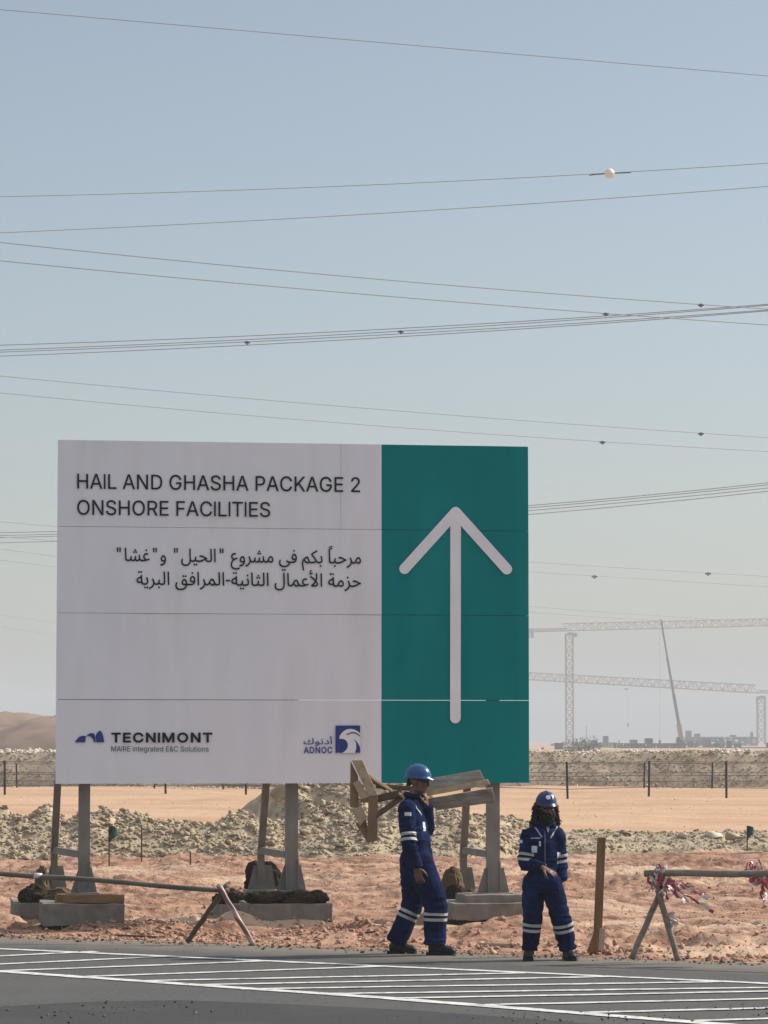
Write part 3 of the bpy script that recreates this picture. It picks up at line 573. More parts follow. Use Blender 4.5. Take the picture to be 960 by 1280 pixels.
'arab': '112,290 152,290 158,430 106,430|202,290 242,290 248,430 196,430|528,-3 486,0 456,8 434,21 421,41 413,67 410,99 398,423 447,423 459,118 464,73 472,60 485,52 505,47 534,46 545,44 552,39 556,31 558,23 556,13 549,5 540,-1|528,-3 534,46 565,48 576,53 585,62 600,97 616,163 661,151 653,115 648,77 653,60 659,54 669,49 700,46 729,49 739,54 748,63 755,78 761,99 774,167 819,159 814,133 810,102 808,77 812,61 818,55 827,50 862,46 887,49 905,58 915,74 918,96 918,125 916,159 911,202 954,205 962,126 968,98 975,77 986,62 999,53 1016,47 1038,46 1049,44 1056,39 1060,31 1062,23 1060,13 1053,5 1044,-1 1032,-3 1013,-2 996,3 969,18 950,41 940,68 950,64 942,40 930,23 915,11 897,3 857,-3 833,-1 814,4 799,12 788,23 780,39 776,57 796,57 785,35 772,19 758,8 742,1 693,-3 661,2 645,9 632,20 622,38 617,62 635,66 624,39 610,21 594,9 576,2|784,323 772,325 763,332 756,341 754,352 756,363 763,373 772,380 784,382 795,380 804,373 811,363 813,352 811,341 804,332 795,325|743,258 732,260 722,266 716,276 714,287 716,298 722,308 732,314 743,317 754,314 764,308 770,298 772,287 770,276 764,266 754,260|824,258 812,260 803,266 796,276 794,287 796,298 803,308 812,314 824,317 835,314 844,308 851,298 853,287 851,276 844,266 835,260|1032,-3 1038,46 1096,46 1126,48 1139,49 1114,67 1100,82 1089,100 1081,122 1078,147 1082,179 1094,206 1113,229 1137,246 1167,257 1200,260 1229,258 1259,251 1249,205 1224,210 1200,212 1180,210 1162,204 1148,194 1136,181 1129,166 1127,147 1128,132 1133,119 1151,96 1174,79 1200,69 1223,66 1236,71 1249,75 1268,82 1296,95 1312,52 1231,23 1189,12 1142,4 1090,-1|1189,321 1178,323 1168,330 1162,339 1159,350 1162,361 1168,371 1178,378 1189,380 1200,378 1210,371 1216,361 1218,350 1216,339 1210,330 1200,323|1443,290 1483,290 1489,430 1437,430|1533,290 1573,290 1579,430 1527,430|1720,-136 1710,-88 1775,-74 1803,-64 1827,-50 1846,-31 1860,-8 1869,22 1872,57 1868,93 1858,123 1841,143 1830,149 1819,151 1806,149 1794,141 1784,129 1777,114 1772,98 1771,82 1776,61 1782,53 1793,47 1823,42 1858,46 1888,55 1890,14 1875,5 1857,-1 1818,-5 1778,0 1762,6 1748,14 1738,24 1730,37 1725,53 1724,71 1726,93 1731,116 1739,138 1751,158 1765,175 1782,188 1802,197 1823,200 1846,197 1865,188 1881,173 1894,155 1905,133 1912,108 1917,81 1918,54 1913,3 1896,-41 1868,-77 1830,-105 1780,-125|2218,290 2258,290 2264,430 2212,430|2308,290 2348,290 2354,430 2302,430|2478,-1 2481,30 2489,65 2503,104 2546,88 2536,56 2529,28 2527,4 2531,-24 2543,-47 2561,-66 2585,-79 2612,-86 2640,-89 2692,-84 2731,-68 2759,-45 2777,-15 2786,21 2788,59 2775,423 2824,423 2833,123 2836,96 2843,76 2853,61 2867,52 2882,47 2899,46 2910,44 2917,39 2922,31 2923,23 2921,13 2915,5 2905,-1 2893,-3 2862,2 2841,15 2828,33 2820,55 2837,38 2832,7 2824,-25 2810,-54 2790,-81 2764,-104 2730,-122 2688,-134 2637,-138 2607,-135 2578,-128 2551,-117 2527,-101 2507,-82 2491,-58 2482,-31|2893,-3 2899,46 2945,50 2960,57 2971,67 2978,83 2985,104 2998,168 3044,159 3039,135 3033,109 3031,87 3033,71 3035,63 3041,57 3068,49 3120,46 3131,44 3138,39 3143,31 3144,23 3142,13 3136,5 3126,-1 3114,-3 3057,1 3038,6 3025,12 3015,21 3009,32 3002,59 3020,57 3000,27 2988,16 2975,8 2940,-1|3043,-115 3031,-113 3022,-106 3015,-97 3013,-86 3015,-75 3022,-65 3031,-59 3043,-56 3054,-59 3063,-65 3070,-75 3072,-86 3070,-97 3063,-106 3054,-113|2961,-115 2950,-113 2940,-106 2934,-97 2932,-86 2934,-75 2940,-65 2950,-59 2961,-56 2973,-59 2982,-65 2988,-75 2991,-86 2988,-97 2982,-106 2973,-113|3492,-3 3446,0 3427,5 3409,12 3394,23 3381,38 3371,58 3364,83 3399,104 3408,83 3418,68 3431,57 3448,50 3498,46 3509,44 3516,39 3520,31 3522,23 3520,13 3513,5 3504,-1|3114,-3 3120,46 3180,50 3238,64 3293,86 3343,115 3308,139 3263,154 3213,160 3195,159 3178,157 3159,154 3150,199 3182,206 3213,209 3242,207 3269,201 3314,183 3352,162 3388,144 3405,138 3423,136 3436,136 3440,94 3415,92 3393,87 3351,68 3308,45 3258,22 3196,4 3158,-1|3492,-3 3497,46 3526,47 3545,52 3555,61 3560,75 3561,122 3550,423 3598,423 3610,127 3608,71 3602,49 3592,30 3577,16 3556,5 3528,-1|3701,0 3689,423 3737,423 3749,0|3900,290 3940,290 3946,430 3894,430|3990,290 4030,290 4036,430 3984,430|4500,-234 4468,-232 4434,-226 4401,-216 4370,-201 4343,-179 4322,-152 4308,-118 4303,-75 4307,-34 4320,5 4341,40 4369,72 4404,100 4444,123 4489,141 4539,153 4552,107 4510,97 4472,84 4438,66 4408,46 4384,22 4366,-5 4355,-35 4352,-68 4354,-94 4361,-116 4372,-135 4386,-150 4403,-162 4421,-171 4461,-182 4500,-185 4564,-179 4595,-172 4624,-162 4639,-204 4601,-218 4551,-229|4402,81 4380,89 4360,102 4343,119 4330,139 4322,161 4319,184 4323,218 4336,246 4356,268 4381,283 4410,293 4440,296 4469,293 4499,286 4488,241 4464,245 4440,247 4420,245 4402,239 4387,230 4376,218 4369,204 4366,187 4369,172 4376,159 4386,147 4399,137 4428,123 4454,119|4632,-136 4621,-88 4687,-74 4715,-64 4738,-50 4757,-31 4772,-8 4781,22 4784,57 4780,93 4769,123 4753,143 4742,149 4730,151 4717,149 4706,141 4696,129 4689,114 4684,98 4682,82 4687,61 4694,53 4704,47 4735,42 4770,46 4800,55 4802,14 4787,5 4769,-1 4730,-5 4690,0 4674,6 4660,14 4649,24 4642,37 4637,53 4635,71 4637,93 4643,116 4651,138 4663,158 4677,175 4694,188 4714,197 4735,200 4757,197 4777,188 4793,173 4806,155 4817,133 4824,108 4828,81 4830,54 4824,3 4808,-41 4780,-77 4741,-105 4692,-125|4865,-138 4848,-92 4887,-77 4920,-60 4945,-41 4965,-21 4980,0 4989,22 4995,43 4996,63 4993,93 4984,122 4956,179 4999,201 5019,160 5034,122 5045,90 5055,68 5067,55 5082,48 5103,46 5114,44 5121,39 5125,31 5127,23 5125,13 5119,5 5109,-1 5097,-3 5074,-1 5055,6 5041,17 5030,31 5019,62 5038,52 5034,14 5020,-20 5001,-50 4976,-76 4948,-98 4919,-116 4890,-129|5097,-3 5103,46 5134,48 5145,53 5154,62 5169,97 5186,163 5230,151 5222,115 5217,77 5222,60 5228,54 5238,49 5269,46 5298,49 5308,54 5317,63 5324,78 5330,99 5343,167 5388,159 5384,133 5379,102 5377,77 5381,61 5387,55 5396,50 5431,46 5457,49 5474,58 5484,74 5487,96 5487,125 5485,159 5480,202 5523,205 5531,126 5537,98 5544,77 5555,62 5568,53 5585,47 5607,46 5618,44 5625,39 5629,31 5631,23 5629,13 5622,5 5613,-1 5601,-3 5582,-2 5565,3 5538,18 5519,41 5509,68 5519,64 5511,40 5499,23 5484,11 5466,3 5426,-3 5402,-1 5383,4 5368,12 5357,23 5350,39 5345,57 5365,57 5354,35 5341,19 5328,8 5311,1 5262,-3 5230,2 5215,9 5201,20 5191,38 5186,62 5204,66 5193,39 5179,21 5163,9 5145,2|5353,323 5341,325 5332,332 5325,341 5323,352 5325,363 5332,373 5341,380 5353,382 5364,380 5373,373 5380,363 5382,352 5380,341 5373,332 5364,325|5312,258 5301,260 5291,266 5285,276 5283,287 5285,298 5291,308 5301,314 5312,317 5323,314 5333,308 5339,298 5341,287 5339,276 5333,266 5323,260|5393,258 5382,260 5372,266 5366,276 5363,287 5366,298 5372,308 5382,314 5393,317 5404,314 5413,308 5420,298 5422,287 5420,276 5413,266 5404,260|5601,-3 5607,46 5622,47 5635,53 5646,62 5657,76 5680,121 5697,154 5714,178 5731,195 5748,205 5765,210 5781,212 5801,210 5819,202 5835,190 5849,174 5860,156 5869,137 5875,116 5877,96 5874,64 5864,39 5850,21 5833,9 5813,2 5793,0 5745,7 5713,20 5673,43 5696,81 5724,65 5748,55 5787,49 5803,50 5814,54 5823,60 5829,68 5834,90 5832,107 5826,124 5816,140 5805,152 5792,161 5778,164 5757,158 5747,149 5736,136 5712,90 5685,39 5672,23 5659,11 5646,4 5632,0|6084,-1 6087,30 6095,65 6109,104 6152,88 6141,56 6135,28 6133,4 6136,-19 6144,-39 6157,-55 6174,-68 6195,-77 6219,-84 6273,-90 6306,-88 6337,-84 6365,-76 6390,-67 6410,-55 6426,-42 6435,-27 6439,-12 6433,2 6415,15 6386,26 6349,38 6360,87 6414,67 6456,55 6487,48 6509,46 6519,44 6527,39 6531,31 6532,23 6530,13 6524,5 6515,-1 6503,-3 6496,-3 6488,-3 6481,-3 6483,-12 6483,-20 6479,-42 6468,-63 6449,-83 6424,-100 6392,-116 6354,-127 6310,-135 6260,-138 6215,-134 6173,-122 6137,-104 6108,-77 6090,-43|6302,-250 6291,-247 6281,-241 6275,-232 6273,-221 6275,-209 6281,-200 6291,-193 6302,-191 6313,-193 6323,-200 6329,-209 6331,-221 6329,-232 6323,-241 6313,-247|6221,-250 6210,-247 6200,-241 6194,-232 6191,-221 6194,-209 6200,-200 6210,-193 6221,-191 6232,-193 6242,-200 6248,-209 6250,-221 6248,-232 6242,-241 6232,-247|6503,-3 6509,46 6541,46 6578,47 6613,49 6640,55 6659,64 6673,74 6683,88 6690,105 6693,127 6695,155 6693,179 6688,201 6680,220 6670,235 6657,245 6641,248 6628,246 6617,238 6607,226 6600,212 6595,196 6593,180 6598,158 6605,150 6615,144 6629,141 6646,139 6681,143 6711,152 6713,111 6692,100 6667,94 6641,92 6613,95 6590,102 6571,114 6557,129 6549,147 6547,168 6548,190 6554,213 6562,235 6574,255 6588,272 6605,285 6625,294 6646,297 6675,292 6699,276 6718,252 6731,222 6738,188 6741,151 6737,110 6726,75 6706,46 6676,23 6643,10 6601,2 6553,-2|6635,358 6623,360 6614,367 6607,376 6605,387 6607,398 6614,408 6623,414 6635,417 6646,414 6655,408 6662,398 6664,387 6662,376 6655,367 6646,360|6967,-233 6946,-144 6932,-66 6928,-15 6931,27 6942,65 6958,99 6979,129 7002,154 7027,176 7053,193 7078,205 7101,212 7120,215 7134,213 7146,208 7157,198 7168,183 7190,127 7212,76 7222,61 7234,52 7246,47 7261,46 7272,44 7279,39 7283,31 7285,23 7282,13 7276,5 7267,-1 7255,-3 7233,-1 7215,5 7200,15 7187,28 7201,39 7193,23 7183,11 7159,-5 7130,-11 7095,-4 7059,14 7025,44 6998,84 7004,83 6990,59 6982,33 6976,-15 6980,-57 6989,-112 7001,-170 7014,-222|7135,38 7153,42 7158,47 7162,55 7163,64 7160,75 7147,113 7135,140 7124,156 7111,162 7095,159 7074,150 7052,135 7031,114 7031,119 7046,94 7063,74 7082,58 7101,47 7119,40|7255,-3 7261,46 7306,46 7349,47 7379,51 7399,57 7410,65 7416,74 7418,84 7415,99 7407,115 7380,150 7345,186 7309,219 7282,245 7271,260 7273,277 7277,293 7284,304 7317,330 7365,359 7423,389 7485,419 7505,375 7448,347 7393,320 7343,292 7301,264 7304,284 7354,241 7400,198 7439,152 7474,97 7487,77 7503,63 7519,54 7536,49 7562,46 7573,44 7580,39 7584,31 7586,23 7584,13 7577,5 7568,-1 7556,-3 7518,2 7497,10 7476,22 7457,41 7442,67 7459,60 7439,32 7426,22 7410,13 7390,6 7366,1 7304,-3|7556,-3 7562,46 7608,49 7623,55 7633,64 7639,77 7641,97 7636,132 7624,175 7607,221 7655,239 7670,196 7681,148 7686,106 7681,64 7674,48 7666,33 7654,22 7640,13 7603,1|7619,-113 7608,-111 7598,-105 7592,-95 7590,-84 7592,-73 7598,-63 7608,-57 7619,-55 7630,-57 7640,-63 7646,-73 7648,-84 7646,-95 7640,-105 7630,-111|8042,-3 8000,0 7969,8 7948,21 7935,41 7927,67 7924,99 7912,423 7961,423 7973,118 7978,73 7986,60 7999,52 8019,47 8048,46 8059,44 8066,39 8070,31 8072,23 8070,13 8063,5 8054,-1|8042,-3 8048,46 8087,50 8100,57 8109,67 8122,104 8135,168 8181,159 8175,135 8170,109 8168,87 8174,66 8182,57 8197,51 8219,47 8251,46 8262,44 8269,39 8274,31 8275,23 8273,13 8267,5 8257,-1 8245,-3 8211,-1 8185,4 8166,12 8153,25 8144,40 8139,59 8157,57 8137,27 8113,8 8082,-1|8143,-113 8131,-111 8122,-105 8115,-95 8113,-84 8115,-73 8122,-63 8131,-57 8143,-55 8154,-57 8163,-63 8170,-73 8172,-84 8170,-95 8163,-105 8154,-111|8245,-3 8251,46 8311,50 8369,64 8424,86 8474,115 8439,139 8394,154 8344,160 8326,159 8309,157 8290,154 8281,199 8313,206 8344,209 8373,207 8400,201 8445,183 8483,162 8519,144 8536,138 8554,136 8567,136 8571,94 8546,92 8524,87 8482,68 8439,45 8389,22 8327,4 8289,-1|8597,-138 8580,-92 8619,-77 8652,-60 8678,-41 8697,-21 8712,0 8721,22 8727,43 8729,63 8725,93 8716,122 8688,179 8731,201 8751,160 8766,122 8777,90 8787,68 8799,55 8815,48 8835,46 8846,44 8853,39 8858,31 8859,23 8857,13 8851,5 8841,-1 8829,-3 8806,-1 8787,6 8773,17 8762,31 8751,62 8770,52 8766,14 8753,-20 8733,-50 8708,-76 8680,-98 8651,-116 8623,-129|8829,-3 8835,46 8850,47 8863,53 8874,62 8885,76 8908,121 8925,154 8942,178 8959,195 8976,205 8993,210 9009,212 9029,210 9047,202 9063,190 9077,174 9089,156 9098,137 9103,116 9105,96 9102,64 9092,39 9078,21 9061,9 9041,2 9021,0 8974,7 8941,20 8901,43 8924,81 8952,65 8977,55 9015,49 9031,50 9043,54 9051,60 9058,68 9062,90 9060,107 9054,124 9045,140 9033,152 9020,161 9006,164 8985,158 8975,149 8964,136 8940,90 8913,39 8900,23 8887,11 8874,4 8860,0|7919,489 7919,522 8051,561 8051,528|7919,427 7919,460 8051,499 8051,465',
'arab2': '288,-3 258,-1 231,6 209,19 192,38 181,64 176,100 167,306 215,306 224,110 227,86 234,68 244,57 258,50 294,46 305,44 312,39 316,31 318,23 316,13 309,5 300,-1|199,62 165,54 133,52 102,54 75,61 51,73 33,89 22,109 18,132 21,156 31,179 46,200 66,218 90,234 117,247 147,257 180,263 188,213 160,210 135,205 114,197 97,187 83,176 73,164 67,152 65,140 67,128 74,119 98,106 131,100 165,102 194,108|186,374 175,376 165,383 159,392 156,403 159,414 165,424 175,430 186,433 197,430 207,424 213,414 215,403 213,392 207,383 197,376|105,374 93,376 84,383 77,392 75,403 77,414 84,424 93,430 105,433 116,430 125,424 132,414 134,403 132,392 125,383 116,376|288,-3 294,46 349,48 365,53 376,62 383,76 385,97 380,132 368,175 351,221 399,239 413,196 425,148 430,106 428,79 422,56 411,37 397,22 377,11 352,3 323,-1|398,-115 386,-113 377,-106 370,-97 368,-86 370,-75 377,-65 386,-59 398,-56 409,-59 418,-65 425,-75 427,-86 425,-97 418,-106 409,-113|317,-115 305,-113 295,-106 289,-97 287,-86 289,-75 295,-65 305,-59 317,-56 328,-59 337,-65 343,-75 346,-86 343,-97 337,-106 328,-113|468,-138 451,-92 490,-77 523,-60 548,-41 568,-21 583,0 592,22 598,43 599,63 596,93 587,122 558,179 602,201 622,160 637,122 648,90 657,68 670,55 685,48 706,46 717,44 724,39 728,31 730,23 728,13 721,5 712,-1 700,-3 676,-1 658,6 643,17 633,31 622,62 641,52 636,14 623,-20 603,-50 579,-76 551,-98 522,-116 493,-129|700,-3 706,46 745,50 758,57 767,67 779,104 793,168 839,159 833,135 828,109 826,87 832,66 840,57 855,51 877,47 909,46 920,44 927,39 932,31 933,23 931,13 925,5 915,-1 903,-3 869,-1 843,4 824,12 811,25 802,40 797,59 815,57 795,27 771,8 740,-1|801,-113 789,-111 780,-105 773,-95 771,-84 773,-73 780,-63 789,-57 801,-55 812,-57 821,-63 828,-73 830,-84 828,-95 821,-105 812,-111|903,-3 909,46 937,47 956,52 967,61 972,75 973,122 961,423 1009,423 1021,127 1019,71 1014,49 1004,30 989,16 968,5 940,-1|1112,0 1100,423 1148,423 1160,0|1546,-161 1511,-159 1479,-153 1449,-143 1423,-128 1401,-109 1384,-85 1374,-55 1370,-21 1373,4 1382,44 1404,95 1448,75 1433,41 1424,13 1421,-12 1426,-45 1440,-71 1462,-89 1490,-102 1523,-109 1559,-111 1610,-107 1653,-95 1687,-77 1712,-54 1727,-26 1735,13 1738,46 1736,76 1731,102 1723,122 1712,136 1699,145 1685,148 1667,143 1651,127 1641,106 1637,81 1642,63 1656,52 1679,47 1713,46 1838,46 1848,44 1856,39 1860,31 1861,23 1859,13 1853,5 1844,-1 1832,-3 1690,-3 1652,1 1620,14 1608,24 1598,37 1592,53 1590,72 1591,94 1597,116 1606,137 1618,156 1632,172 1650,185 1669,193 1689,196 1715,192 1739,180 1758,158 1774,128 1783,88 1787,37 1780,-7 1773,-34 1762,-60 1746,-86 1726,-107 1703,-124 1676,-138 1647,-149 1615,-156|1731,257 1720,259 1710,266 1704,275 1702,286 1704,297 1710,307 1720,314 1731,316 1743,314 1752,307 1758,297 1761,286 1758,275 1752,266 1743,259|1650,257 1639,259 1629,266 1623,275 1621,286 1623,297 1629,307 1639,314 1650,316 1661,314 1671,307 1677,297 1679,286 1677,275 1671,266 1661,259|1832,-3 1838,46 1870,46 1907,47 1942,49 1969,55 1988,64 2002,74 2012,88 2019,105 2022,127 2024,155 2022,179 2017,201 2009,220 1999,235 1986,245 1970,248 1957,246 1946,238 1936,226 1929,212 1924,196 1922,180 1927,158 1934,150 1944,144 1958,141 1975,139 2010,143 2040,152 2042,111 2021,100 1996,94 1970,92 1942,95 1918,102 1900,114 1886,129 1878,147 1876,168 1877,190 1883,213 1891,235 1903,255 1917,272 1934,285 1954,294 1975,297 2004,292 2028,276 2047,252 2060,222 2067,188 2070,151 2066,110 2055,75 2035,46 2005,23 1972,10 1930,2 1882,-2|1964,358 1952,360 1943,367 1936,376 1934,387 1936,398 1943,408 1952,414 1964,417 1975,414 1984,408 1991,398 1993,387 1991,376 1984,367 1975,360|2151,0 2139,423 2187,423 2199,0|2240,-138 2223,-92 2263,-77 2295,-60 2321,-41 2341,-21 2355,0 2365,22 2370,43 2372,63 2368,93 2359,122 2331,179 2374,201 2394,160 2409,122 2420,90 2430,68 2442,55 2458,48 2478,46 2489,44 2496,39 2501,31 2502,23 2500,13 2494,5 2484,-1 2472,-3 2449,-1 2430,6 2416,17 2405,31 2394,62 2413,52 2409,14 2396,-20 2376,-50 2351,-76 2323,-98 2294,-116 2266,-129|2472,-3 2478,46 2493,47 2505,53 2514,62 2524,76 2547,121 2576,167 2604,196 2631,210 2654,215 2672,212 2689,206 2704,194 2718,177 2731,153 2746,121 2770,72 2782,59 2793,51 2821,46 2832,44 2839,39 2843,31 2845,23 2843,13 2836,5 2827,-1 2815,-3 2793,-1 2773,5 2755,15 2740,29 2749,41 2741,25 2731,12 2720,1 2707,-6 2678,-11 2658,-9 2638,-3 2617,7 2598,21 2580,37 2565,57 2550,33 2536,17 2521,6 2507,1|2587,102 2609,73 2632,52 2656,41 2677,37 2695,40 2707,52 2712,69 2707,93 2696,120 2683,144 2669,161 2660,166 2650,167 2632,161 2611,141|2815,-3 2820,46 2849,47 2868,52 2879,61 2884,75 2884,122 2873,423 2921,423 2933,127 2931,71 2925,49 2916,30 2900,16 2879,5 2851,-1|3024,0 3012,423 3060,423 3072,0|3134,136 3134,182 3277,182 3277,136|3589,-3 3559,-1 3533,6 3511,19 3493,38 3482,64 3477,100 3468,306 3516,306 3525,110 3529,86 3535,68 3545,57 3559,50 3595,46 3606,44 3613,39 3617,31 3619,23 3617,13 3611,5 3601,-1|3500,62 3466,54 3434,52 3403,54 3376,61 3352,73 3334,89 3323,109 3319,132 3322,156 3332,179 3347,200 3367,218 3391,234 3418,247 3449,257 3481,263 3489,213 3461,210 3437,205 3416,197 3398,187 3384,176 3374,164 3368,152 3366,140 3368,128 3375,119 3400,106 3432,100 3467,102 3495,108|3487,374 3476,376 3466,383 3460,392 3458,403 3460,414 3466,424 3476,430 3487,433 3498,430 3508,424 3514,414 3516,403 3514,392 3508,383 3498,376|3406,374 3395,376 3385,383 3379,392 3376,403 3379,414 3385,424 3395,430 3406,433 3417,430 3426,424 3433,414 3435,403 3433,392 3426,383 3417,376|3589,-3 3595,46 3641,50 3656,57 3667,67 3674,83 3680,104 3694,168 3740,159 3734,135 3729,109 3727,87 3729,71 3731,63 3737,57 3763,49 3816,46 3827,44 3834,39 3839,31 3840,23 3838,13 3832,5 3822,-1 3810,-3 3753,1 3734,6 3721,12 3711,21 3705,32 3698,59 3716,57 3696,27 3684,16 3670,8 3636,-1|3739,-115 3727,-113 3718,-106 3711,-97 3709,-86 3711,-75 3718,-65 3727,-59 3739,-56 3750,-59 3759,-65 3765,-75 3768,-86 3765,-97 3759,-106 3750,-113|3657,-115 3646,-113 3636,-106 3630,-97 3628,-86 3630,-75 3636,-65 3646,-59 3657,-56 3668,-59 3678,-65 3684,-75 3686,-86 3684,-97 3678,-106 3668,-113|3810,-3 3816,46 3862,49 3877,55 3887,64 3893,77 3895,97 3890,132 3878,175 3861,221 3909,239 3924,196 3935,148 3940,106 3935,64 3929,48 3920,33 3908,22 3894,13 3858,1|3886,301 3875,303 3865,309 3859,319 3857,330 3859,341 3865,350 3875,357 3886,359 3897,357 3907,350 3913,341 3915,330 3913,319 3907,309 3897,303|4142,-3 4100,0 4070,8 4048,21 4035,41 4028,67 4024,99 4012,423 4061,423 4073,118 4079,73 4086,60 4099,52 4119,47 4148,46 4159,44 4166,39 4170,31 4172,23 4170,13 4164,5 4154,-1|4142,-3 4148,46 4194,50 4209,57 4220,67 4227,83 4234,104 4247,168 4293,159 4287,135 4282,109 4280,87 4282,71 4284,63 4290,57 4317,49 4369,46 4380,44 4387,39 4392,31 4393,23 4391,13 4385,5 4375,-1 4363,-3 4306,1 4287,6 4274,12 4264,21 4258,32 4251,59 4269,57 4249,27 4237,16 4223,8 4189,-1|4260,294 4249,296 4239,303 4233,312 4231,323 4233,334 4239,344 4249,350 4260,353 4271,350 4281,344 4287,334 4289,323 4287,312 4281,303 4271,296|4220,229 4208,231 4199,237 4192,247 4190,258 4192,269 4199,279 4208,285 4220,287 4231,285 4240,279 4247,269 4249,258 4247,247 4240,237 4231,231|4301,229 4289,231 4279,237 4273,247 4271,258 4273,269 4279,279 4289,285 4301,287 4312,285 4321,279 4327,269 4330,258 4327,247 4321,237 4312,231|4363,-3 4369,46 4397,47 4416,52 4427,61 4432,75 4433,122 4421,423 4469,423 4481,127 4479,71 4474,49 4464,30 4449,16 4428,5 4400,-1|4572,0 4560,423 4608,423 4620,0|4830,-1 4833,30 4841,65 4855,104 4898,88 4888,56 4881,28 4879,4 4883,-23 4894,-46 4912,-64 4936,-78 4965,-86 4998,-89 5038,-86 5070,-76 5095,-61 5114,-39 5127,-10 5135,26 5138,69 5138,119 5127,423 5176,423 5186,107 5183,31 5176,-4 5166,-36 5151,-65 5132,-90 5107,-110 5076,-125 5040,-134 4996,-138 4965,-135 4935,-129 4907,-119 4882,-104 4861,-85 4844,-62 4834,-34|5397,-3 5355,0 5325,8 5303,21 5290,41 5282,67 5279,99 5267,423 5316,423 5328,118 5333,73 5341,60 5354,52 5374,47 5403,46 5414,44 5421,39 5425,31 5427,23 5425,13 5418,5 5409,-1|5397,-3 5403,46 5418,47 5429,53 5439,62 5448,76 5472,121 5501,167 5529,196 5555,210 5579,215 5597,212 5614,206 5628,194 5643,177 5656,153 5670,121 5695,72 5706,59 5718,51 5746,46 5756,44 5764,39 5768,31 5769,23 5767,13 5761,5 5752,-1 5740,-3 5718,-1 5697,5 5680,15 5665,29 5673,41 5666,25 5656,12 5644,1 5631,-6 5602,-11 5582,-9 5562,-3 5542,7 5523,21 5505,37 5490,57 5475,33 5460,17 5446,6 5432,1|5512,102 5534,73 5557,52 5581,41 5602,37 5620,40 5632,52 5637,69 5631,93 5620,120 5608,144 5593,161 5585,166 5575,167 5556,161 5536,141|5740,-3 5746,46 5803,46 5833,48 5846,49 5822,67 5808,82 5797,100 5789,122 5786,147 5790,179 5802,206 5820,229 5845,246 5875,257 5908,260 5937,258 5967,251 5957,205 5932,210 5908,212 5888,210 5870,204 5855,194 5844,181 5837,166 5835,147 5836,132 5841,119 5858,96 5882,79 5908,69 5931,66 5944,71 5957,75 5975,82 6004,95 6020,52 5939,23 5896,12 5850,4 5798,-1|6271,318 6269,349 6265,386 6260,417 6311,423 6315,392 6318,354 6320,322 6316,267 6303,214 6282,164 6274,151 6256,124 6234,98 6207,72 6177,49 6251,49 6269,50 6282,54 6291,59 6297,67 6301,85 6296,103 6281,125 6258,150 6228,178 6152,240 6062,306 6090,346 6186,273 6258,213 6307,163 6324,141 6335,120 6342,100 6344,80 6340,53 6334,40 6325,27 6311,16 6294,7 6271,2 6242,0 6106,0 6106,48 6161,91 6203,133 6234,176 6255,220 6267,267|6053,377 6046,409 6071,415 6092,420 6090,408 6074,415 6060,428 6050,444 6046,463 6048,479 6055,493 6065,503 6077,511 6092,515 6107,517 6121,516 6135,512 6130,483 6119,485 6107,486 6095,485 6086,480 6080,474 6078,465 6080,453 6086,443 6105,429 6122,424 6097,422 6127,431 6152,439 6162,409 6128,398 6090,386|6437,0 6426,423 6474,423 6485,0|6966,-3 6936,-1 6910,6 6888,19 6870,38 6859,64 6854,100 6845,306 6893,306 6902,110 6906,86 6912,68 6922,57 6936,50 6972,46 6983,44 6990,39 6994,31 6996,23 6994,13 6988,5 6978,-1|6877,62 6843,54 6811,52 6780,54 6753,61 6729,73 6711,89 6700,109 6696,132 6699,156 6709,179 6724,200 6744,218 6768,234 6795,247 6826,257 6858,263 6866,213 6838,210 6814,205 6793,197 6775,187 6761,176 6751,164 6745,152 6743,140 6745,128 6752,119 6777,106 6809,100 6844,102 6872,108|6864,374 6853,376 6843,383 6837,392 6835,403 6837,414 6843,424 6853,430 6864,433 6875,430 6885,424 6891,414 6893,403 6891,392 6885,383 6875,376|6783,374 6772,376 6762,383 6756,392 6753,403 6756,414 6762,424 6772,430 6783,433 6794,430 6803,424 6810,414 6812,403 6810,392 6803,383 6794,376|6966,-3 6972,46 6987,47 7000,53 7011,62 7022,76 7045,121 7062,154 7079,178 7096,195 7113,205 7130,210 7146,212 7166,210 7184,202 7200,190 7214,174 7226,156 7234,137 7240,116 7242,96 7239,64 7229,39 7215,21 7198,9 7178,2 7158,0 7111,7 7078,20 7038,43 7061,81 7089,65 7114,55 7152,49 7168,50 7180,54 7188,60 7194,68 7199,90 7197,107 7191,124 7181,140 7170,152 7157,161 7143,164 7122,158 7112,149 7101,136 7077,90 7050,39 7037,23 7024,11 7011,4 6997,0|7280,-138 7263,-92 7302,-77 7335,-60 7360,-41 7380,-21 7395,0 7404,22 7410,43 7411,63 7408,93 7399,122 7370,179 7414,201 7434,160 7449,122 7460,90 7470,68 7482,55 7497,48 7518,46 7529,44 7536,39 7540,31 7542,23 7540,13 7533,5 7524,-1 7512,-3 7489,-1 7470,6 7455,17 7445,31 7434,62 7453,52 7449,14 7435,-20 7415,-50 7391,-76 7363,-98 7334,-116 7305,-129|7374,269 7363,271 7353,278 7347,287 7344,298 7347,309 7353,319 7363,326 7374,328 7385,326 7394,319 7401,309 7403,298 7401,287 7394,278 7385,271|7512,-3 7517,46 7578,50 7636,64 7691,86 7741,115 7705,139 7661,154 7611,160 7593,159 7576,157 7557,154 7548,199 7580,206 7611,209 7640,207 7666,201 7712,183 7750,162 7785,144 7803,138 7821,136 7833,136 7838,94 7813,92 7791,87 7749,68 7706,45 7656,22 7594,4 7556,-1',
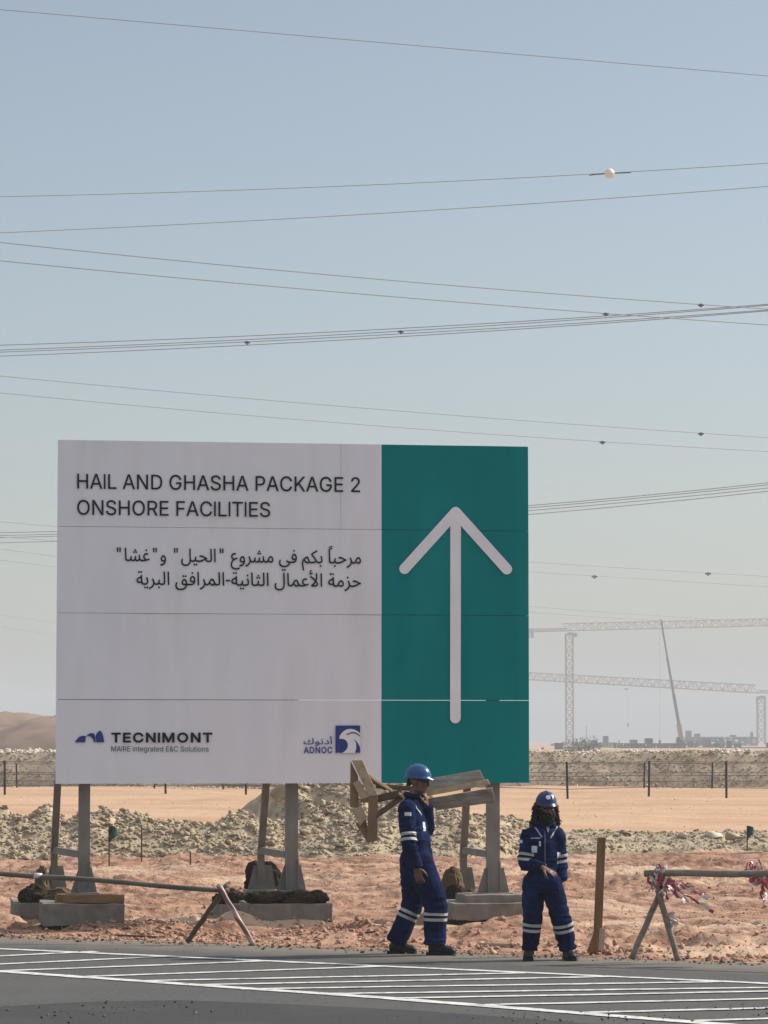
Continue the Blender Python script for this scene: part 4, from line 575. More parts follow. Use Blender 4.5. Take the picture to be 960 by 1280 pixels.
'big': '32,452 32,509 417,509 417,452 257,452 257,0 193,0 193,452|509,0 509,509 821,509 821,452 573,452 573,286 804,286 804,229 573,229 573,57 824,57 824,0|1135,-7 1072,1 1017,25 972,63 937,115 915,179 907,254 915,329 937,393 972,445 1017,484 1072,508 1135,516 1172,513 1207,504 1240,490 1269,471 1294,447 1315,418 1330,385 1340,348 1276,348 1268,373 1257,395 1242,413 1224,428 1205,440 1182,449 1159,454 1135,456 1090,450 1051,432 1018,403 992,364 976,314 971,254 976,194 992,145 1018,105 1051,76 1090,59 1135,53 1159,55 1182,60 1205,69 1224,81 1242,96 1257,114 1268,136 1276,160 1340,160 1331,124 1315,91 1295,62 1270,38 1240,19 1208,5 1172,-4|1437,0 1437,509 1513,509 1720,183 1740,151 1765,107 1791,55 1782,54 1778,108 1776,157 1776,195 1776,509 1841,509 1841,0 1764,0 1579,290 1555,331 1525,381 1485,452 1496,454 1499,384 1502,328 1502,291 1502,0|1942,0 2000,0 2000,509 1942,509|2101,0 2101,509 2193,509 2318,187 2328,159 2340,123 2352,84 2363,49 2348,49 2359,83 2371,121 2383,158 2393,187 2517,509 2609,509 2609,0 2545,0 2545,291 2546,327 2546,369 2547,413 2548,457 2554,457 2539,409 2523,363 2508,322 2497,291 2383,0 2327,0 2211,291 2200,321 2186,361 2170,408 2153,457 2160,457 2161,416 2162,372 2163,328 2163,291 2163,0|2936,-7 2874,1 2820,25 2774,63 2739,115 2717,179 2710,254 2717,329 2739,393 2774,445 2820,484 2874,508 2936,516 2998,508 3053,484 3098,445 3133,393 3155,329 3162,254 3155,179 3133,115 3098,63 3053,25 2998,1|2936,53 2980,59 3019,76 3052,105 3078,144 3094,194 3099,254 3094,314 3078,365 3052,404 3019,433 2980,450 2936,456 2893,450 2853,433 2820,404 2795,364 2778,314 2773,254 2778,194 2795,144 2820,105 2853,76 2893,59|3263,0 3263,509 3339,509 3546,183 3565,151 3590,107 3616,55 3607,54 3603,108 3602,157 3601,195 3601,509 3666,509 3666,0 3589,0 3405,290 3380,331 3351,381 3310,452 3322,454 3325,384 3327,328 3328,291 3328,0|3758,452 3758,509 4143,509 4143,452 3983,452 3983,0 3919,0 3919,452',
'tag': '60,0 60,509 152,509 277,187 287,159 299,123 311,84 322,49 307,49 318,83 330,121 342,158 352,187 476,509 568,509 568,0 504,0 504,291 504,327 505,369 506,413 507,457 513,457 498,409 482,363 467,322 456,291 342,0 286,0 170,291 159,321 145,361 129,408 112,457 119,457 120,416 121,372 122,328 122,291 122,0|645,0 830,509 904,509 1091,0 1023,0 915,302 892,372 860,478 873,478 841,371 819,302 713,0|738,142 738,199 998,199 998,142|1149,0 1207,0 1207,509 1149,509|1308,0 1308,509 1484,509 1538,504 1581,489 1615,465 1639,433 1653,395 1658,352 1653,309 1639,271 1615,240 1581,217 1538,203 1484,198 1345,198 1345,255 1482,255 1518,258 1546,267 1567,281 1582,300 1591,324 1593,352 1591,380 1582,405 1567,425 1546,440 1517,449 1481,452 1373,452 1373,0|1601,0 1478,229 1551,229 1676,0|1757,0 1757,509 2070,509 2070,452 1822,452 1822,286 2053,286 2053,229 1822,229 1822,57 2073,57 2073,0|2345,0 2403,0 2403,509 2345,509|2558,227 2558,0 2497,0 2497,379 2556,379 2556,287 2547,287 2568,332 2596,362 2631,379 2671,384 2708,380 2739,369 2765,349 2785,321 2797,285 2801,240 2801,0 2740,0 2740,235 2734,275 2717,304 2690,323 2654,329 2628,326 2605,317 2585,303 2570,283 2561,257|3058,379 3058,327 2860,327 2860,379|2919,471 2980,471 2980,98 2982,76 2990,61 3003,53 3024,50 3039,51 3056,54 3067,2 3046,-3 3022,-4 2978,2 2946,21 2925,52 2919,93|3293,-8 3242,-2 3198,16 3163,46 3137,85 3121,132 3115,187 3121,242 3136,290 3162,329 3196,359 3238,378 3286,384 3317,382 3347,374 3375,361 3400,341 3422,315 3438,282 3449,242 3452,194 3452,169 3156,169 3156,221 3419,221 3391,202 3388,237 3379,269 3364,294 3344,314 3318,326 3286,330 3254,326 3227,313 3206,294 3190,270 3180,241 3177,211 3177,178 3181,139 3192,106 3209,80 3232,61 3261,50 3294,46 3315,48 3335,53 3352,61 3367,73 3378,88 3387,105 3446,91 3434,63 3416,39 3392,19 3364,4 3330,-5|3692,-151 3653,-148 3619,-140 3590,-127 3567,-110 3549,-91 3536,-69 3586,-41 3607,-66 3621,-78 3639,-88 3663,-95 3692,-97 3734,-92 3767,-75 3789,-47 3796,-6 3796,68 3791,68 3772,41 3757,28 3737,16 3712,8 3680,5 3637,10 3598,27 3565,53 3540,90 3524,136 3519,191 3524,246 3540,293 3565,332 3597,361 3637,378 3681,384 3713,382 3739,373 3758,360 3773,346 3793,319 3798,319 3798,379 3858,379 3858,-9 3852,-54 3835,-90 3809,-117 3776,-136 3736,-147|3690,59 3722,63 3749,75 3770,95 3785,121 3794,154 3797,193 3794,231 3785,264 3770,291 3749,312 3722,325 3690,330 3657,325 3630,312 3609,290 3594,262 3584,229 3581,193 3584,155 3594,123 3609,96 3630,76 3657,63|3963,0 3963,379 4022,379 4022,321 4040,347 4063,367 4091,380 4123,385 4139,384 4154,384 4154,322 4140,324 4117,326 4092,323 4069,315 4050,301 4036,284 4027,262 4024,237 4024,0|4329,-9 4295,-5 4264,5 4237,22 4217,45 4204,73 4200,108 4203,138 4212,161 4227,179 4247,193 4269,203 4295,211 4347,220 4403,227 4422,230 4435,235 4442,243 4445,255 4443,279 4436,297 4425,311 4409,322 4389,329 4365,331 4340,329 4318,322 4301,313 4287,301 4276,288 4269,274 4210,291 4226,322 4248,346 4274,364 4302,375 4333,382 4363,384 4408,379 4432,372 4455,360 4475,343 4492,320 4502,290 4506,251 4506,0 4446,0 4446,52 4421,25 4405,12 4385,1 4359,-6|4340,45 4371,49 4397,59 4418,74 4433,93 4442,115 4445,138 4445,190 4429,182 4401,176 4369,171 4345,168 4304,159 4286,150 4273,139 4264,124 4261,105 4264,87 4271,72 4283,61 4299,52 4318,47|4762,379 4762,327 4565,327 4565,379|4623,471 4684,471 4684,98 4687,76 4695,61 4708,53 4729,50 4744,51 4760,54 4771,2 4750,-3 4727,-4 4683,2 4650,21 4630,52 4623,93|4998,-8 4946,-2 4903,16 4868,46 4841,85 4825,132 4820,187 4825,242 4841,290 4867,329 4901,359 4943,378 4991,384 5022,382 5052,374 5080,361 5105,341 5126,315 5143,282 5153,242 5157,194 5157,169 4861,169 4861,221 5124,221 5095,202 5093,237 5084,269 5069,294 5048,314 5022,326 4991,330 4959,326 4932,313 4911,294 4895,270 4885,241 4882,211 4882,178 4885,139 4896,106 4914,80 4937,61 4965,50 4998,46 5020,48 5040,53 5057,61 5071,73 5083,88 5091,105 5151,91 5139,63 5121,39 5097,19 5068,4 5035,-5|5385,-8 5340,-2 5301,16 5269,45 5244,84 5229,133 5224,189 5229,245 5245,293 5269,332 5302,361 5341,378 5385,384 5417,381 5443,373 5462,360 5477,346 5496,319 5500,509 5562,509 5562,0 5502,0 5502,59 5496,59 5477,31 5462,17 5442,4 5417,-5|5394,47 5426,51 5453,65 5474,86 5489,115 5498,150 5501,189 5498,229 5489,263 5474,291 5453,312 5426,325 5394,330 5361,325 5334,311 5313,290 5298,261 5289,227 5286,189 5289,151 5298,117 5314,88 5335,66 5362,51|5862,0 5862,509 6174,509 6174,452 5926,452 5926,286 6157,286 6157,229 5926,229 5926,57 6177,57 6177,0|6417,-7 6371,-2 6331,12 6298,34 6274,62 6260,96 6255,133 6258,163 6268,189 6284,213 6305,235 6361,279 6437,335 6457,352 6475,375 6480,389 6482,405 6478,427 6466,445 6447,457 6422,461 6404,459 6388,453 6375,444 6366,431 6359,416 6357,399 6359,380 6366,363 6389,327 6424,284 6658,0 6584,0 6392,231 6341,293 6322,319 6308,344 6299,370 6296,398 6300,430 6311,458 6330,481 6355,499 6385,510 6421,513 6456,510 6486,499 6511,482 6529,459 6540,433 6544,404 6542,382 6536,362 6525,342 6512,325 6477,293 6375,217 6348,195 6330,174 6321,154 6317,131 6320,108 6330,87 6344,70 6364,57 6387,49 6413,46 6443,50 6472,59 6498,75 6522,95 6541,121 6557,151 6566,186 6569,224 6628,224 6625,180 6617,144 6605,115 6591,92 6566,62 6553,47 6526,23 6492,7 6454,-3|6935,-7 6873,1 6818,25 6773,63 6738,115 6716,179 6708,254 6716,329 6738,393 6773,445 6818,484 6873,508 6935,516 6973,513 7008,504 7041,490 7070,471 7095,447 7116,418 7131,385 7141,348 7076,348 7069,373 7057,395 7043,413 7025,428 7005,440 6983,449 6960,454 6935,456 6891,450 6852,432 6818,403 6793,364 6777,314 6771,254 6777,194 6793,145 6819,105 6852,76 6891,59 6935,53 6960,55 6983,60 7005,69 7025,81 7043,96 7057,114 7069,136 7076,160 7141,160 7131,124 7116,91 7096,62 7070,38 7041,19 7009,5 6973,-4|7590,-9 7538,-4 7493,9 7457,31 7430,60 7412,96 7404,137 7470,137 7476,110 7489,88 7508,71 7532,59 7560,52 7590,49 7623,52 7652,60 7676,74 7695,92 7707,114 7711,139 7708,161 7698,179 7682,193 7662,205 7611,222 7550,239 7494,260 7452,289 7426,326 7418,372 7424,413 7441,448 7468,476 7503,498 7546,511 7593,516 7640,511 7682,498 7717,476 7743,449 7760,415 7767,378 7703,378 7692,412 7668,437 7633,453 7591,459 7560,456 7533,448 7511,435 7495,418 7484,398 7481,376 7485,352 7497,334 7514,319 7535,308 7578,293 7630,279 7677,264 7702,252 7725,238 7745,220 7760,198 7771,171 7774,139 7769,99 7752,64 7726,34 7689,11 7644,-4|8020,-8 7971,-2 7929,16 7895,46 7868,85 7852,133 7847,187 7852,243 7868,291 7895,330 7929,360 7971,378 8020,384 8069,378 8111,360 8146,330 8172,291 8188,243 8193,187 8188,133 8172,85 8146,46 8111,16 8069,-2|8020,46 8055,51 8083,66 8104,89 8120,117 8129,151 8132,187 8129,224 8120,258 8104,287 8083,310 8055,325 8020,330 7985,325 7958,310 7936,287 7921,258 7912,224 7909,187 7912,151 7921,117 7936,89 7958,66 7985,51|8367,-2 8329,3 8302,20 8286,47 8280,84 8280,509 8341,509 8341,99 8343,77 8348,62 8358,54 8374,52 8388,53 8397,54 8408,3 8389,-1|8599,-5 8563,-1 8532,11 8506,31 8486,59 8473,95 8469,139 8469,379 8530,379 8530,144 8536,105 8554,75 8581,56 8617,50 8643,53 8666,62 8685,77 8700,97 8710,122 8713,153 8713,379 8774,379 8774,0 8715,0 8715,92 8724,92 8703,47 8674,17 8639,0|9031,379 9031,327 8833,327 8833,379|8892,471 8953,471 8953,98 8955,76 8963,61 8976,53 8997,50 9012,51 9029,54 9040,2 9019,-3 8995,-4 8951,2 8919,21 8898,52 8892,93|9107,0 9107,379 9168,379 9168,0|9138,443 9122,446 9108,455 9099,468 9096,483 9099,499 9108,512 9122,521 9138,524 9154,521 9168,512 9177,499 9181,483 9177,468 9168,455 9154,446|9428,-8 9380,-2 9338,16 9303,46 9277,85 9260,133 9255,187 9260,243 9277,291 9303,330 9338,360 9380,378 9428,384 9477,378 9519,360 9554,330 9580,291 9596,243 9602,187 9596,133 9580,85 9554,46 9519,16 9477,-2|9428,46 9463,51 9491,66 9513,89 9528,117 9537,151 9540,187 9537,224 9528,258 9513,287 9491,310 9463,325 9428,330 9394,325 9366,310 9344,287 9329,258 9320,224 9317,187 9320,151 9329,117 9344,89 9366,66 9394,51|9750,227 9750,0 9689,0 9689,379 9748,379 9748,287 9738,287 9760,332 9788,362 9823,379 9863,384 9900,380 9931,369 9957,349 9977,321 9989,285 9993,240 9993,0 9932,0 9932,235 9926,275 9909,304 9882,323 9846,329 9820,326 9797,317 9777,303 9762,283 9753,257|10228,-8 10191,-5 10158,3 10130,18 10107,38 10091,63 10081,94 10140,107 10151,79 10170,60 10195,49 10227,45 10263,50 10290,62 10308,81 10314,103 10310,121 10300,136 10282,147 10258,155 10195,170 10150,186 10118,208 10099,237 10092,274 10097,305 10111,332 10132,354 10161,370 10195,381 10233,384 10269,381 10299,372 10325,358 10345,339 10359,316 10370,290 10314,277 10304,298 10288,316 10265,328 10233,333 10202,329 10177,317 10160,299 10154,277 10158,258 10170,243 10189,232 10217,223 10275,209 10320,194 10352,171 10371,142 10377,107 10372,75 10358,47 10336,24 10305,6 10269,-5',
'adn': '16,0 201,509 276,509 463,0 395,0 287,302 264,372 232,478 245,478 213,371 191,302 85,0|110,142 110,199 370,199 370,142|699,0 576,0 576,57 694,57 751,63 798,81 833,110 859,149 874,198 879,255 874,312 859,361 834,399 799,428 755,446 701,452 573,452 573,509 705,509 774,501 832,478 879,441 913,391 934,329 941,255 934,181 913,119 878,68 830,31 770,8|604,509 604,0 540,0 540,509|1042,0 1042,509 1118,509 1325,183 1345,151 1369,107 1396,55 1387,54 1383,108 1381,157 1381,195 1381,509 1445,509 1445,0 1369,0 1184,290 1159,331 1130,381 1089,452 1101,454 1104,384 1106,328 1107,291 1107,0|1772,-7 1710,1 1656,25 1610,63 1575,115 1553,179 1546,254 1553,329 1575,393 1610,445 1656,484 1710,508 1772,516 1834,508 1889,484 1934,445 1969,393 1991,329 1998,254 1991,179 1969,115 1934,63 1889,25 1834,1|1772,53 1816,59 1855,76 1888,105 1914,144 1930,194 1935,254 1930,314 1914,365 1888,404 1855,433 1816,450 1772,456 1729,450 1689,433 1656,404 1631,364 1614,314 1609,254 1614,194 1631,144 1656,105 1689,76 1729,59|2306,-7 2244,1 2189,25 2143,63 2108,115 2086,179 2079,254 2086,329 2108,393 2143,445 2189,484 2244,508 2306,516 2343,513 2379,504 2411,490 2441,471 2466,447 2486,418 2502,385 2511,348 2447,348 2439,373 2428,395 2413,413 2396,428 2376,440 2354,449 2330,454 2306,456 2262,450 2222,432 2189,403 2164,364 2147,314 2142,254 2147,194 2164,145 2189,105 2222,76 2262,59 2306,53 2330,55 2354,60 2376,69 2396,81 2413,96 2428,114 2439,136 2447,160 2511,160 2502,124 2487,91 2466,62 2441,38 2412,19 2379,5 2344,-4',
'adna': '231,-12 247,36 343,41 377,46 402,55 420,66 431,80 437,98 438,119 427,423 475,423 487,124 485,94 479,67 466,44 443,24 411,9 366,-3 307,-10|216,121 205,158 245,170 267,179 274,188 272,194 267,200 252,212 236,226 231,236 229,247 236,269 244,281 258,293 303,320 321,286 281,264 272,255 269,248 275,237 291,223 306,207 311,197 313,186 309,169 295,153 266,137|231,-12 182,-11 138,-6 102,3 72,15 48,32 31,52 21,78 18,108 20,138 26,170 34,201 79,190 74,169 68,144 66,122 70,94 82,72 104,56 137,45 184,38 247,36 258,7|557,-136 547,-88 612,-74 640,-64 664,-50 683,-31 697,-8 706,22 709,57 705,94 694,124 677,144 656,151 644,149 632,142 623,131 615,116 610,99 608,81 613,64 627,53 650,47 683,46 809,46 819,44 827,39 831,31 832,23 830,13 824,5 814,-1 803,-3 661,-3 635,-1 611,5 591,15 575,29 564,48 561,72 563,96 568,119 578,141 590,160 604,177 621,189 640,197 660,200 686,196 709,184 728,164 743,135 752,99 755,54 750,3 733,-41 705,-77 667,-105 617,-125|803,-3 809,46 855,49 870,55 880,64 885,77 887,97 883,132 870,175 854,221 902,239 916,196 928,148 932,106 927,64 921,48 912,33 901,22 886,13 850,1|878,301 867,303 857,309 851,319 849,330 851,341 857,350 867,357 878,359 890,357 899,350 905,341 908,330 905,319 899,309 890,303|983,27 1007,68 1040,53 1063,47 1090,46 1116,47 1137,52 1152,59 1162,69 1168,82 1170,96 1165,125 1143,173 1092,251 1133,278 1162,237 1183,200 1199,167 1210,138 1216,114 1218,93 1215,70 1206,47 1190,27 1167,11 1133,0 1090,-4 1048,0 1012,10|1298,0 1287,382 1336,382 1346,0|1258,417 1251,449 1276,455 1298,461 1295,448 1280,456 1265,468 1255,485 1251,503 1253,520 1260,533 1270,544 1282,551 1297,556 1312,557 1326,556 1340,552 1336,523 1324,525 1312,526 1300,525 1291,521 1285,514 1283,505 1285,493 1291,484 1310,470 1327,465 1302,462 1332,471 1357,480 1367,449 1333,438 1295,427',
}

# ================================================================== the billboard
YL, YR = 34.2, 35.0
pL, pR = P(69.5, 980, YL), P(661.5, 981, YR)
PSI = math.atan2(pR.y - pL.y, pR.x - pL.x)
EX = Vector((math.cos(PSI), math.sin(PSI), 0)); EY = Vector((-math.sin(PSI), math.cos(PSI), 0))
BO = Vector((pL.x, pL.y, 0))
BW = (Vector((pR.x, pR.y, 0)) - BO).length
def BP(px, py, dy=0.0):
    """photo pixel -> point on the board's face, in the board's own frame"""
    r = ray(px, py)
    t = ((BO - CAM).dot(EY) + dy) / r.dot(EY)
    q = CAM + r * t - BO
    return Vector((q.dot(EX), q.dot(EY), q.z))
def BL(px, py, Y):
    q = P(px, py, Y) - BO
    return Vector((q.dot(EX), q.dot(EY), q.z))

M_white = mat('sign_white', (0.79, 0.765, 0.79), (0.86, 0.835, 0.85), scale=1.6, stretch=(1.6, 1, .3), rough=0.7, bump=0.12, bscale=1.3, c3=(0.74, 0.71, 0.72), scale3=1.6, spec=.15)
M_green = mat('sign_green', (0.0, 0.19, 0.19), (0.001, 0.215, 0.215), scale=1.5, stretch=(1.6, 1, .3), rough=0.75, bump=0.12, bscale=1.3, c3=(0.006, 0.235, 0.23), scale3=1.0, spec=.06)
M_arrow = mat('sign_arrow_white', (0.78, 0.76, 0.78), (0.86, 0.84, 0.85), scale=2, rough=0.55)
M_ink = mat('sign_lettering', (0.006, 0.006, 0.011), rough=0.5)
M_blue = mat('sign_blue', (0.02, 0.04, 0.20), (0.026, 0.05, 0.23), scale=3, rough=0.5)
M_brow = mat('sign_brown', (0.09, 0.08, 0.085), rough=0.5)
M_steel = mat('galvanised_steel', (0.17, 0.16, 0.147), (0.235, 0.222, 0.20), scale=3, rough=0.7, metal=0.1, bump=.15, bscale=14, c3=(0.25, 0.20, 0.16), scale3=2.2)
M_backing = mat('sign_backing', (0.10, 0.10, 0.10), rough=0.8)

bill = empty('billboard', BO, 'large white project billboard with lettering and a green panel bearing a white arrow', 'billboard', rz=PSI)
ZT = BP(72, 549.5).z; ZB = BP(69.5, 980).z
zrow = [ZT, BP(70, 657.8).z, BP(70, 766).z, BP(70, 874.5).z, ZB]
xsplit = BP(477, 760).x
GAP = 0.004
rnd = random.Random(4)
def sheet(name, x0, x1, z0, z1, m):
    """one board sheet, slightly bowed and tilted like a fixed panel"""
    nx, nz = 14, 8; V = []; bow = rnd.uniform(-.006, .010); tl = rnd.uniform(-.004, .004); ph = rnd.uniform(0, 6)
    for side in (0, 1):
        for j in range(nz + 1):
            for i in range(nx + 1):
                u, v = i / nx, j / nz
                y = bow * math.sin(PI * v) * math.sin(PI * u) + tl * (v - .5) + .003 * math.sin(u * 9 + ph)
                V.append((x0 + (x1 - x0) * u, y + (0 if side == 0 else .045), z0 + (z1 - z0) * v))
    F = []; s = (nx + 1) * (nz + 1)
    for j in range(nz):
        for i in range(nx):
            a = j * (nx + 1) + i
            F.append([a, a + 1, a + nx + 2, a + nx + 1]); F.append([s + a, s + a + nx + 1, s + a + nx + 2, s + a + 1])
    ring = [i for i in range(nx + 1)] + [j * (nx + 1) + nx for j in range(1, nz + 1)] + [nz * (nx + 1) + i for i in range(nx - 1, -1, -1)] + [j * (nx + 1) for j in range(nz - 1, 0, -1)]
    for a, b in zip(ring, ring[1:] + ring[:1]): F.append([a, a + s, b + s, b])
    return MB().add(V, F).build(name, m, bill)
for r in range(4):
    z1, z0 = zrow[r] - GAP / 2, zrow[r + 1] + GAP / 2
    g3 = 0.002 if r == 2 else 0
    if r == 0:
        xs_ = BP(426, 575).x
        sheet('white_panel', 0, xs_ - .0015, z0, z1, M_white); sheet('white_panel', xs_ + .0015, xsplit - .001, z0, z1, M_white)
    else:
        sheet('white_panel', 0, xsplit - .001, z0 + g3, z1, M_white)
    sheet('green_panel', xsplit + .001, BW, z0 + g3, z1, M_green)
# backing strips behind the seams (the lowest seam is partly open)
bk = MB()
for r, (xa, xb) in ((1, (0.02, BW - .02)), (2, (0.02, BW - .02)), (3, (0.02, 2.55))):
    bk.box((xa, .05, zrow[r] - .03), (xb, .075, zrow[r] + .03))
bk.build('backing_strip', M_backing, bill)

# ---- lettering, cut as flat shapes on the sheets
def flat_shape(name, polys, m, dy, offset=0.0, parent=bill):
    """filled outlines (outer rings and holes) as one flat mesh; offset makes the strokes heavier"""
    A = [np.array(q, float) for q in polys]
    area = lambda q: .5 * float(np.sum(q[:, 0] * np.roll(q[:, 1], -1) - np.roll(q[:, 0], -1) * q[:, 1]))
    def heavier(q, sg):
        e = np.roll(q, -1, 0) - q; e /= np.linalg.norm(e, axis=1)[:, None] + 1e-12
        n = np.stack([e[:, 1], -e[:, 0]], 1) * sg; n2 = n + np.roll(n, 1, 0)
        return q + n2 / np.maximum((n2 ** 2).sum(1) / 2, .7)[:, None] * offset
    box = [(q[:, 0].min(), q[:, 0].max(), q[:, 1].min(), q[:, 1].max()) for q in A]
    used, V, F = set(), [], []
    for i in sorted(range(len(A)), key=lambda i: -abs(area(A[i]))):
        if i in used: continue
        grp = [j for j in range(len(A)) if j not in used and box[j][0] >= box[i][0] - 1e-9 and box[j][1] <= box[i][1] + 1e-9 and box[j][2] >= box[i][2] - 1e-9 and box[j][3] <= box[i][3] + 1e-9]
        used |= set(grp); vs_, es_ = [], []
        sg = 1 if area(A[i]) > 0 else -1
        for j in grp: A[j] = heavier(A[j], sg)
        for j in grp:
            k = len(vs_); n = len(A[j]); vs_ += [Vector((x * 100, y * 100)) for x, y in A[j]]; es_ += [(k + t, k + (t + 1) % n) for t in range(n)]
        cv, ce, cf, *_r = delaunay_2d_cdt(vs_, es_, [], 0, 1e-6)
        o = len(V); V += [(v.x / 100, dy, v.y / 100) for v in cv]
        for f in cf:
            cx, cy = sum(cv[t].x for t in f) / len(f) / 100, sum(cv[t].y for t in f) / len(f) / 100
            wn_ = 0
            for j in grp:
                q = A[j]; r_ = np.roll(q, -1, 0)
                side = (r_[:, 0] - q[:, 0]) * (cy - q[:, 1]) - (cx - q[:, 0]) * (r_[:, 1] - q[:, 1])
                wn_ += int(np.sum((q[:, 1] <= cy) & (r_[:, 1] > cy) & (side > 0))) - int(np.sum((q[:, 1] > cy) & (r_[:, 1] <= cy) & (side < 0)))
            if wn_ != 0: F.append([o + t for t in f])
    return link(name, MB().add(V, F).mesh(name, clean=False), m, parent)
def text(name, key, x0, x1, yl, yr, cap, m=M_ink, offset=0.0, capu=509.0, dy=-0.0125, shrink=None):
    polys = [[tuple(map(int, p.split(','))) for p in q.split(' ')] for q in GLYPHS[key].split('|')]
    if shrink:                      # narrow each letter about its own middle so that heavy strokes stay apart
        cs = []
        for q in polys:
            lo, hi = min(p[0] for p in q), max(p[0] for p in q)
            for o in polys:
                lo2, hi2 = min(p[0] for p in o), max(p[0] for p in o)
                if lo2 <= lo and hi2 >= hi: c_ = (lo2 + hi2) / 2
            cs.append(c_)
        polys = [[(c_ + (x - c_) * shrink, y) for x, y in q] for q, c_ in zip(polys, cs)]
    xs_ = [p[0] for q in polys for p in q]; a, b = min(xs_), max(xs_)
    out = []
    for q in polys:
        w = []
        for gx_, gy_ in q:
            t = (gx_ - a) / (b - a)
            v = BP(x0 + (x1 - x0) * t, yl + (yr - yl) * t - gy_ / capu * cap)
            w.append((v.x, v.z))
        out.append(w)
    return flat_shape(name, out, m, dy, offset)
text('english_title', 'title', 96.5, 449.8, 610.6, 615.2, 18.3, offset=.0012)
text('english_subtitle', 'title2', 96.5, 337.5, 643.3, 646.2, 18.3, offset=.0012)
text('arabic_title', 'arab', 146, 451, 701.2, 704.8, 16.6, capu=423, offset=.0010)
text('arabic_subtitle', 'arab2', 170.5, 451, 730.8, 733.9, 16.6, capu=423, offset=.0010)
text('contractor_name', 'big', 139.7, 264.7, 927.6, 927.6, 11.2, offset=.0056, shrink=.90)
text('contractor_tagline', 'tag', 139, 260.6, 939.2, 939.5, 6.6)
text('company_name', 'adn', 379.8, 415, 941.2, 941.2, 7.4, m=M_blue, offset=.0022, shrink=.92)
text('company_arabic_name', 'adna', 379.4, 415.2, 930.2, 930.2, 7.4, m=M_blue, capu=423, offset=.001)
def pxpoly(pts, ox, oy, s): return [(lambda v: (v.x, v.z))(BP(ox + x / s, oy + y / s)) for x, y in pts]
def smooth_poly(pts, it=2):
    for _ in range(it):
        o = []
        for i, p in enumerate(pts):
            q = pts[(i + 1) % len(pts)]
            o += [(.75 * p[0] + .25 * q[0], .75 * p[1] + .25 * q[1]), (.25 * p[0] + .75 * q[0], .25 * p[1] + .75 * q[1])]
        pts = o
    return pts
flat_shape('contractor_mark', [pxpoly(q, 60, 860, 3.2) for q in (
    [(107, 217), (113, 208), (125, 195), (138, 191), (152, 192), (150, 205), (148, 217)],
    [(153, 194), (160, 185), (172, 180), (184, 182), (187, 190), (189, 204), (190, 217), (184, 217), (181, 206), (174, 197), (165, 192)],
    [(190, 193), (196, 180), (206, 170), (214, 175), (220, 190), (225, 217), (193, 217), (192, 205)])], M_blue, -.0125)
emb = flat_shape('falcon_emblem', [pxpoly([(525, 127), (853, 127), (853, 490), (525, 490)], 370, 895, 10.667)], M_blue, -.0125)
flat_shape('falcon_silhouette', [pxpoly([(576, 306), (580, 266), (600, 234), (630, 204), (662, 184), (700, 173), (735, 172), (775, 180), (815, 200), (850, 230), (856, 232), (856, 493), (610, 493), (640, 477), (668, 450), (686, 415),
    (690, 385), (684, 355), (664, 325), (636, 308), (606, 302)], 370, 895, 10.667)], M_arrow, -.0145, parent=emb)
flat_shape('falcon_wing', [pxpoly([(770, 305), (800, 335), (822, 362), (842, 396), (853, 430), (853, 490), (784, 490), (796, 450), (803, 405), (798, 360)], 370, 895, 10.667)], M_blue, -.0165, parent=emb)
flat_shape('falcon_brow', [pxpoly([(668, 236), (700, 232), (726, 216), (760, 212), (800, 222), (830, 242), (853, 262), (853, 278), (825, 256), (790, 238), (755, 230), (720, 236), (695, 250), (674, 250)], 370, 895, 10.667)], M_brow, -.0165, parent=emb)
# arrow: three rounded strokes joined into one outline
def stroke(a, b, w):
    (x0, y0), (x1, y1) = a, b; L = math.hypot(x1 - x0, y1 - y0); ux, uy = (x1 - x0) / L, (y1 - y0) / L
    ang = math.atan2(uy, ux); o = []
    for k in range(13): t = ang + PI / 2 + PI * k / 12; o.append((x0 + w * math.cos(t), y0 + w * math.sin(t)))
    for k in range(13): t = ang - PI / 2 + PI * k / 12; o.append((x1 + w * math.cos(t), y1 + w * math.sin(t)))
    return [(lambda v: (v.x, v.z))(BP(x, y)) for x, y in o]
ar = MB()
for i, (a, b) in enumerate((((569.3, 650), (569, 897.5)), ((569.3, 640.3), (505.5, 711)), ((569.3, 640.3), (633.2, 711.5)))):
    q = stroke(a, b, 6.6); ar.add([(x, -.0125 - .0012 * i, z) for x, z in q], [list(range(len(q)))])
ar.build('arrow', M_arrow, bill)

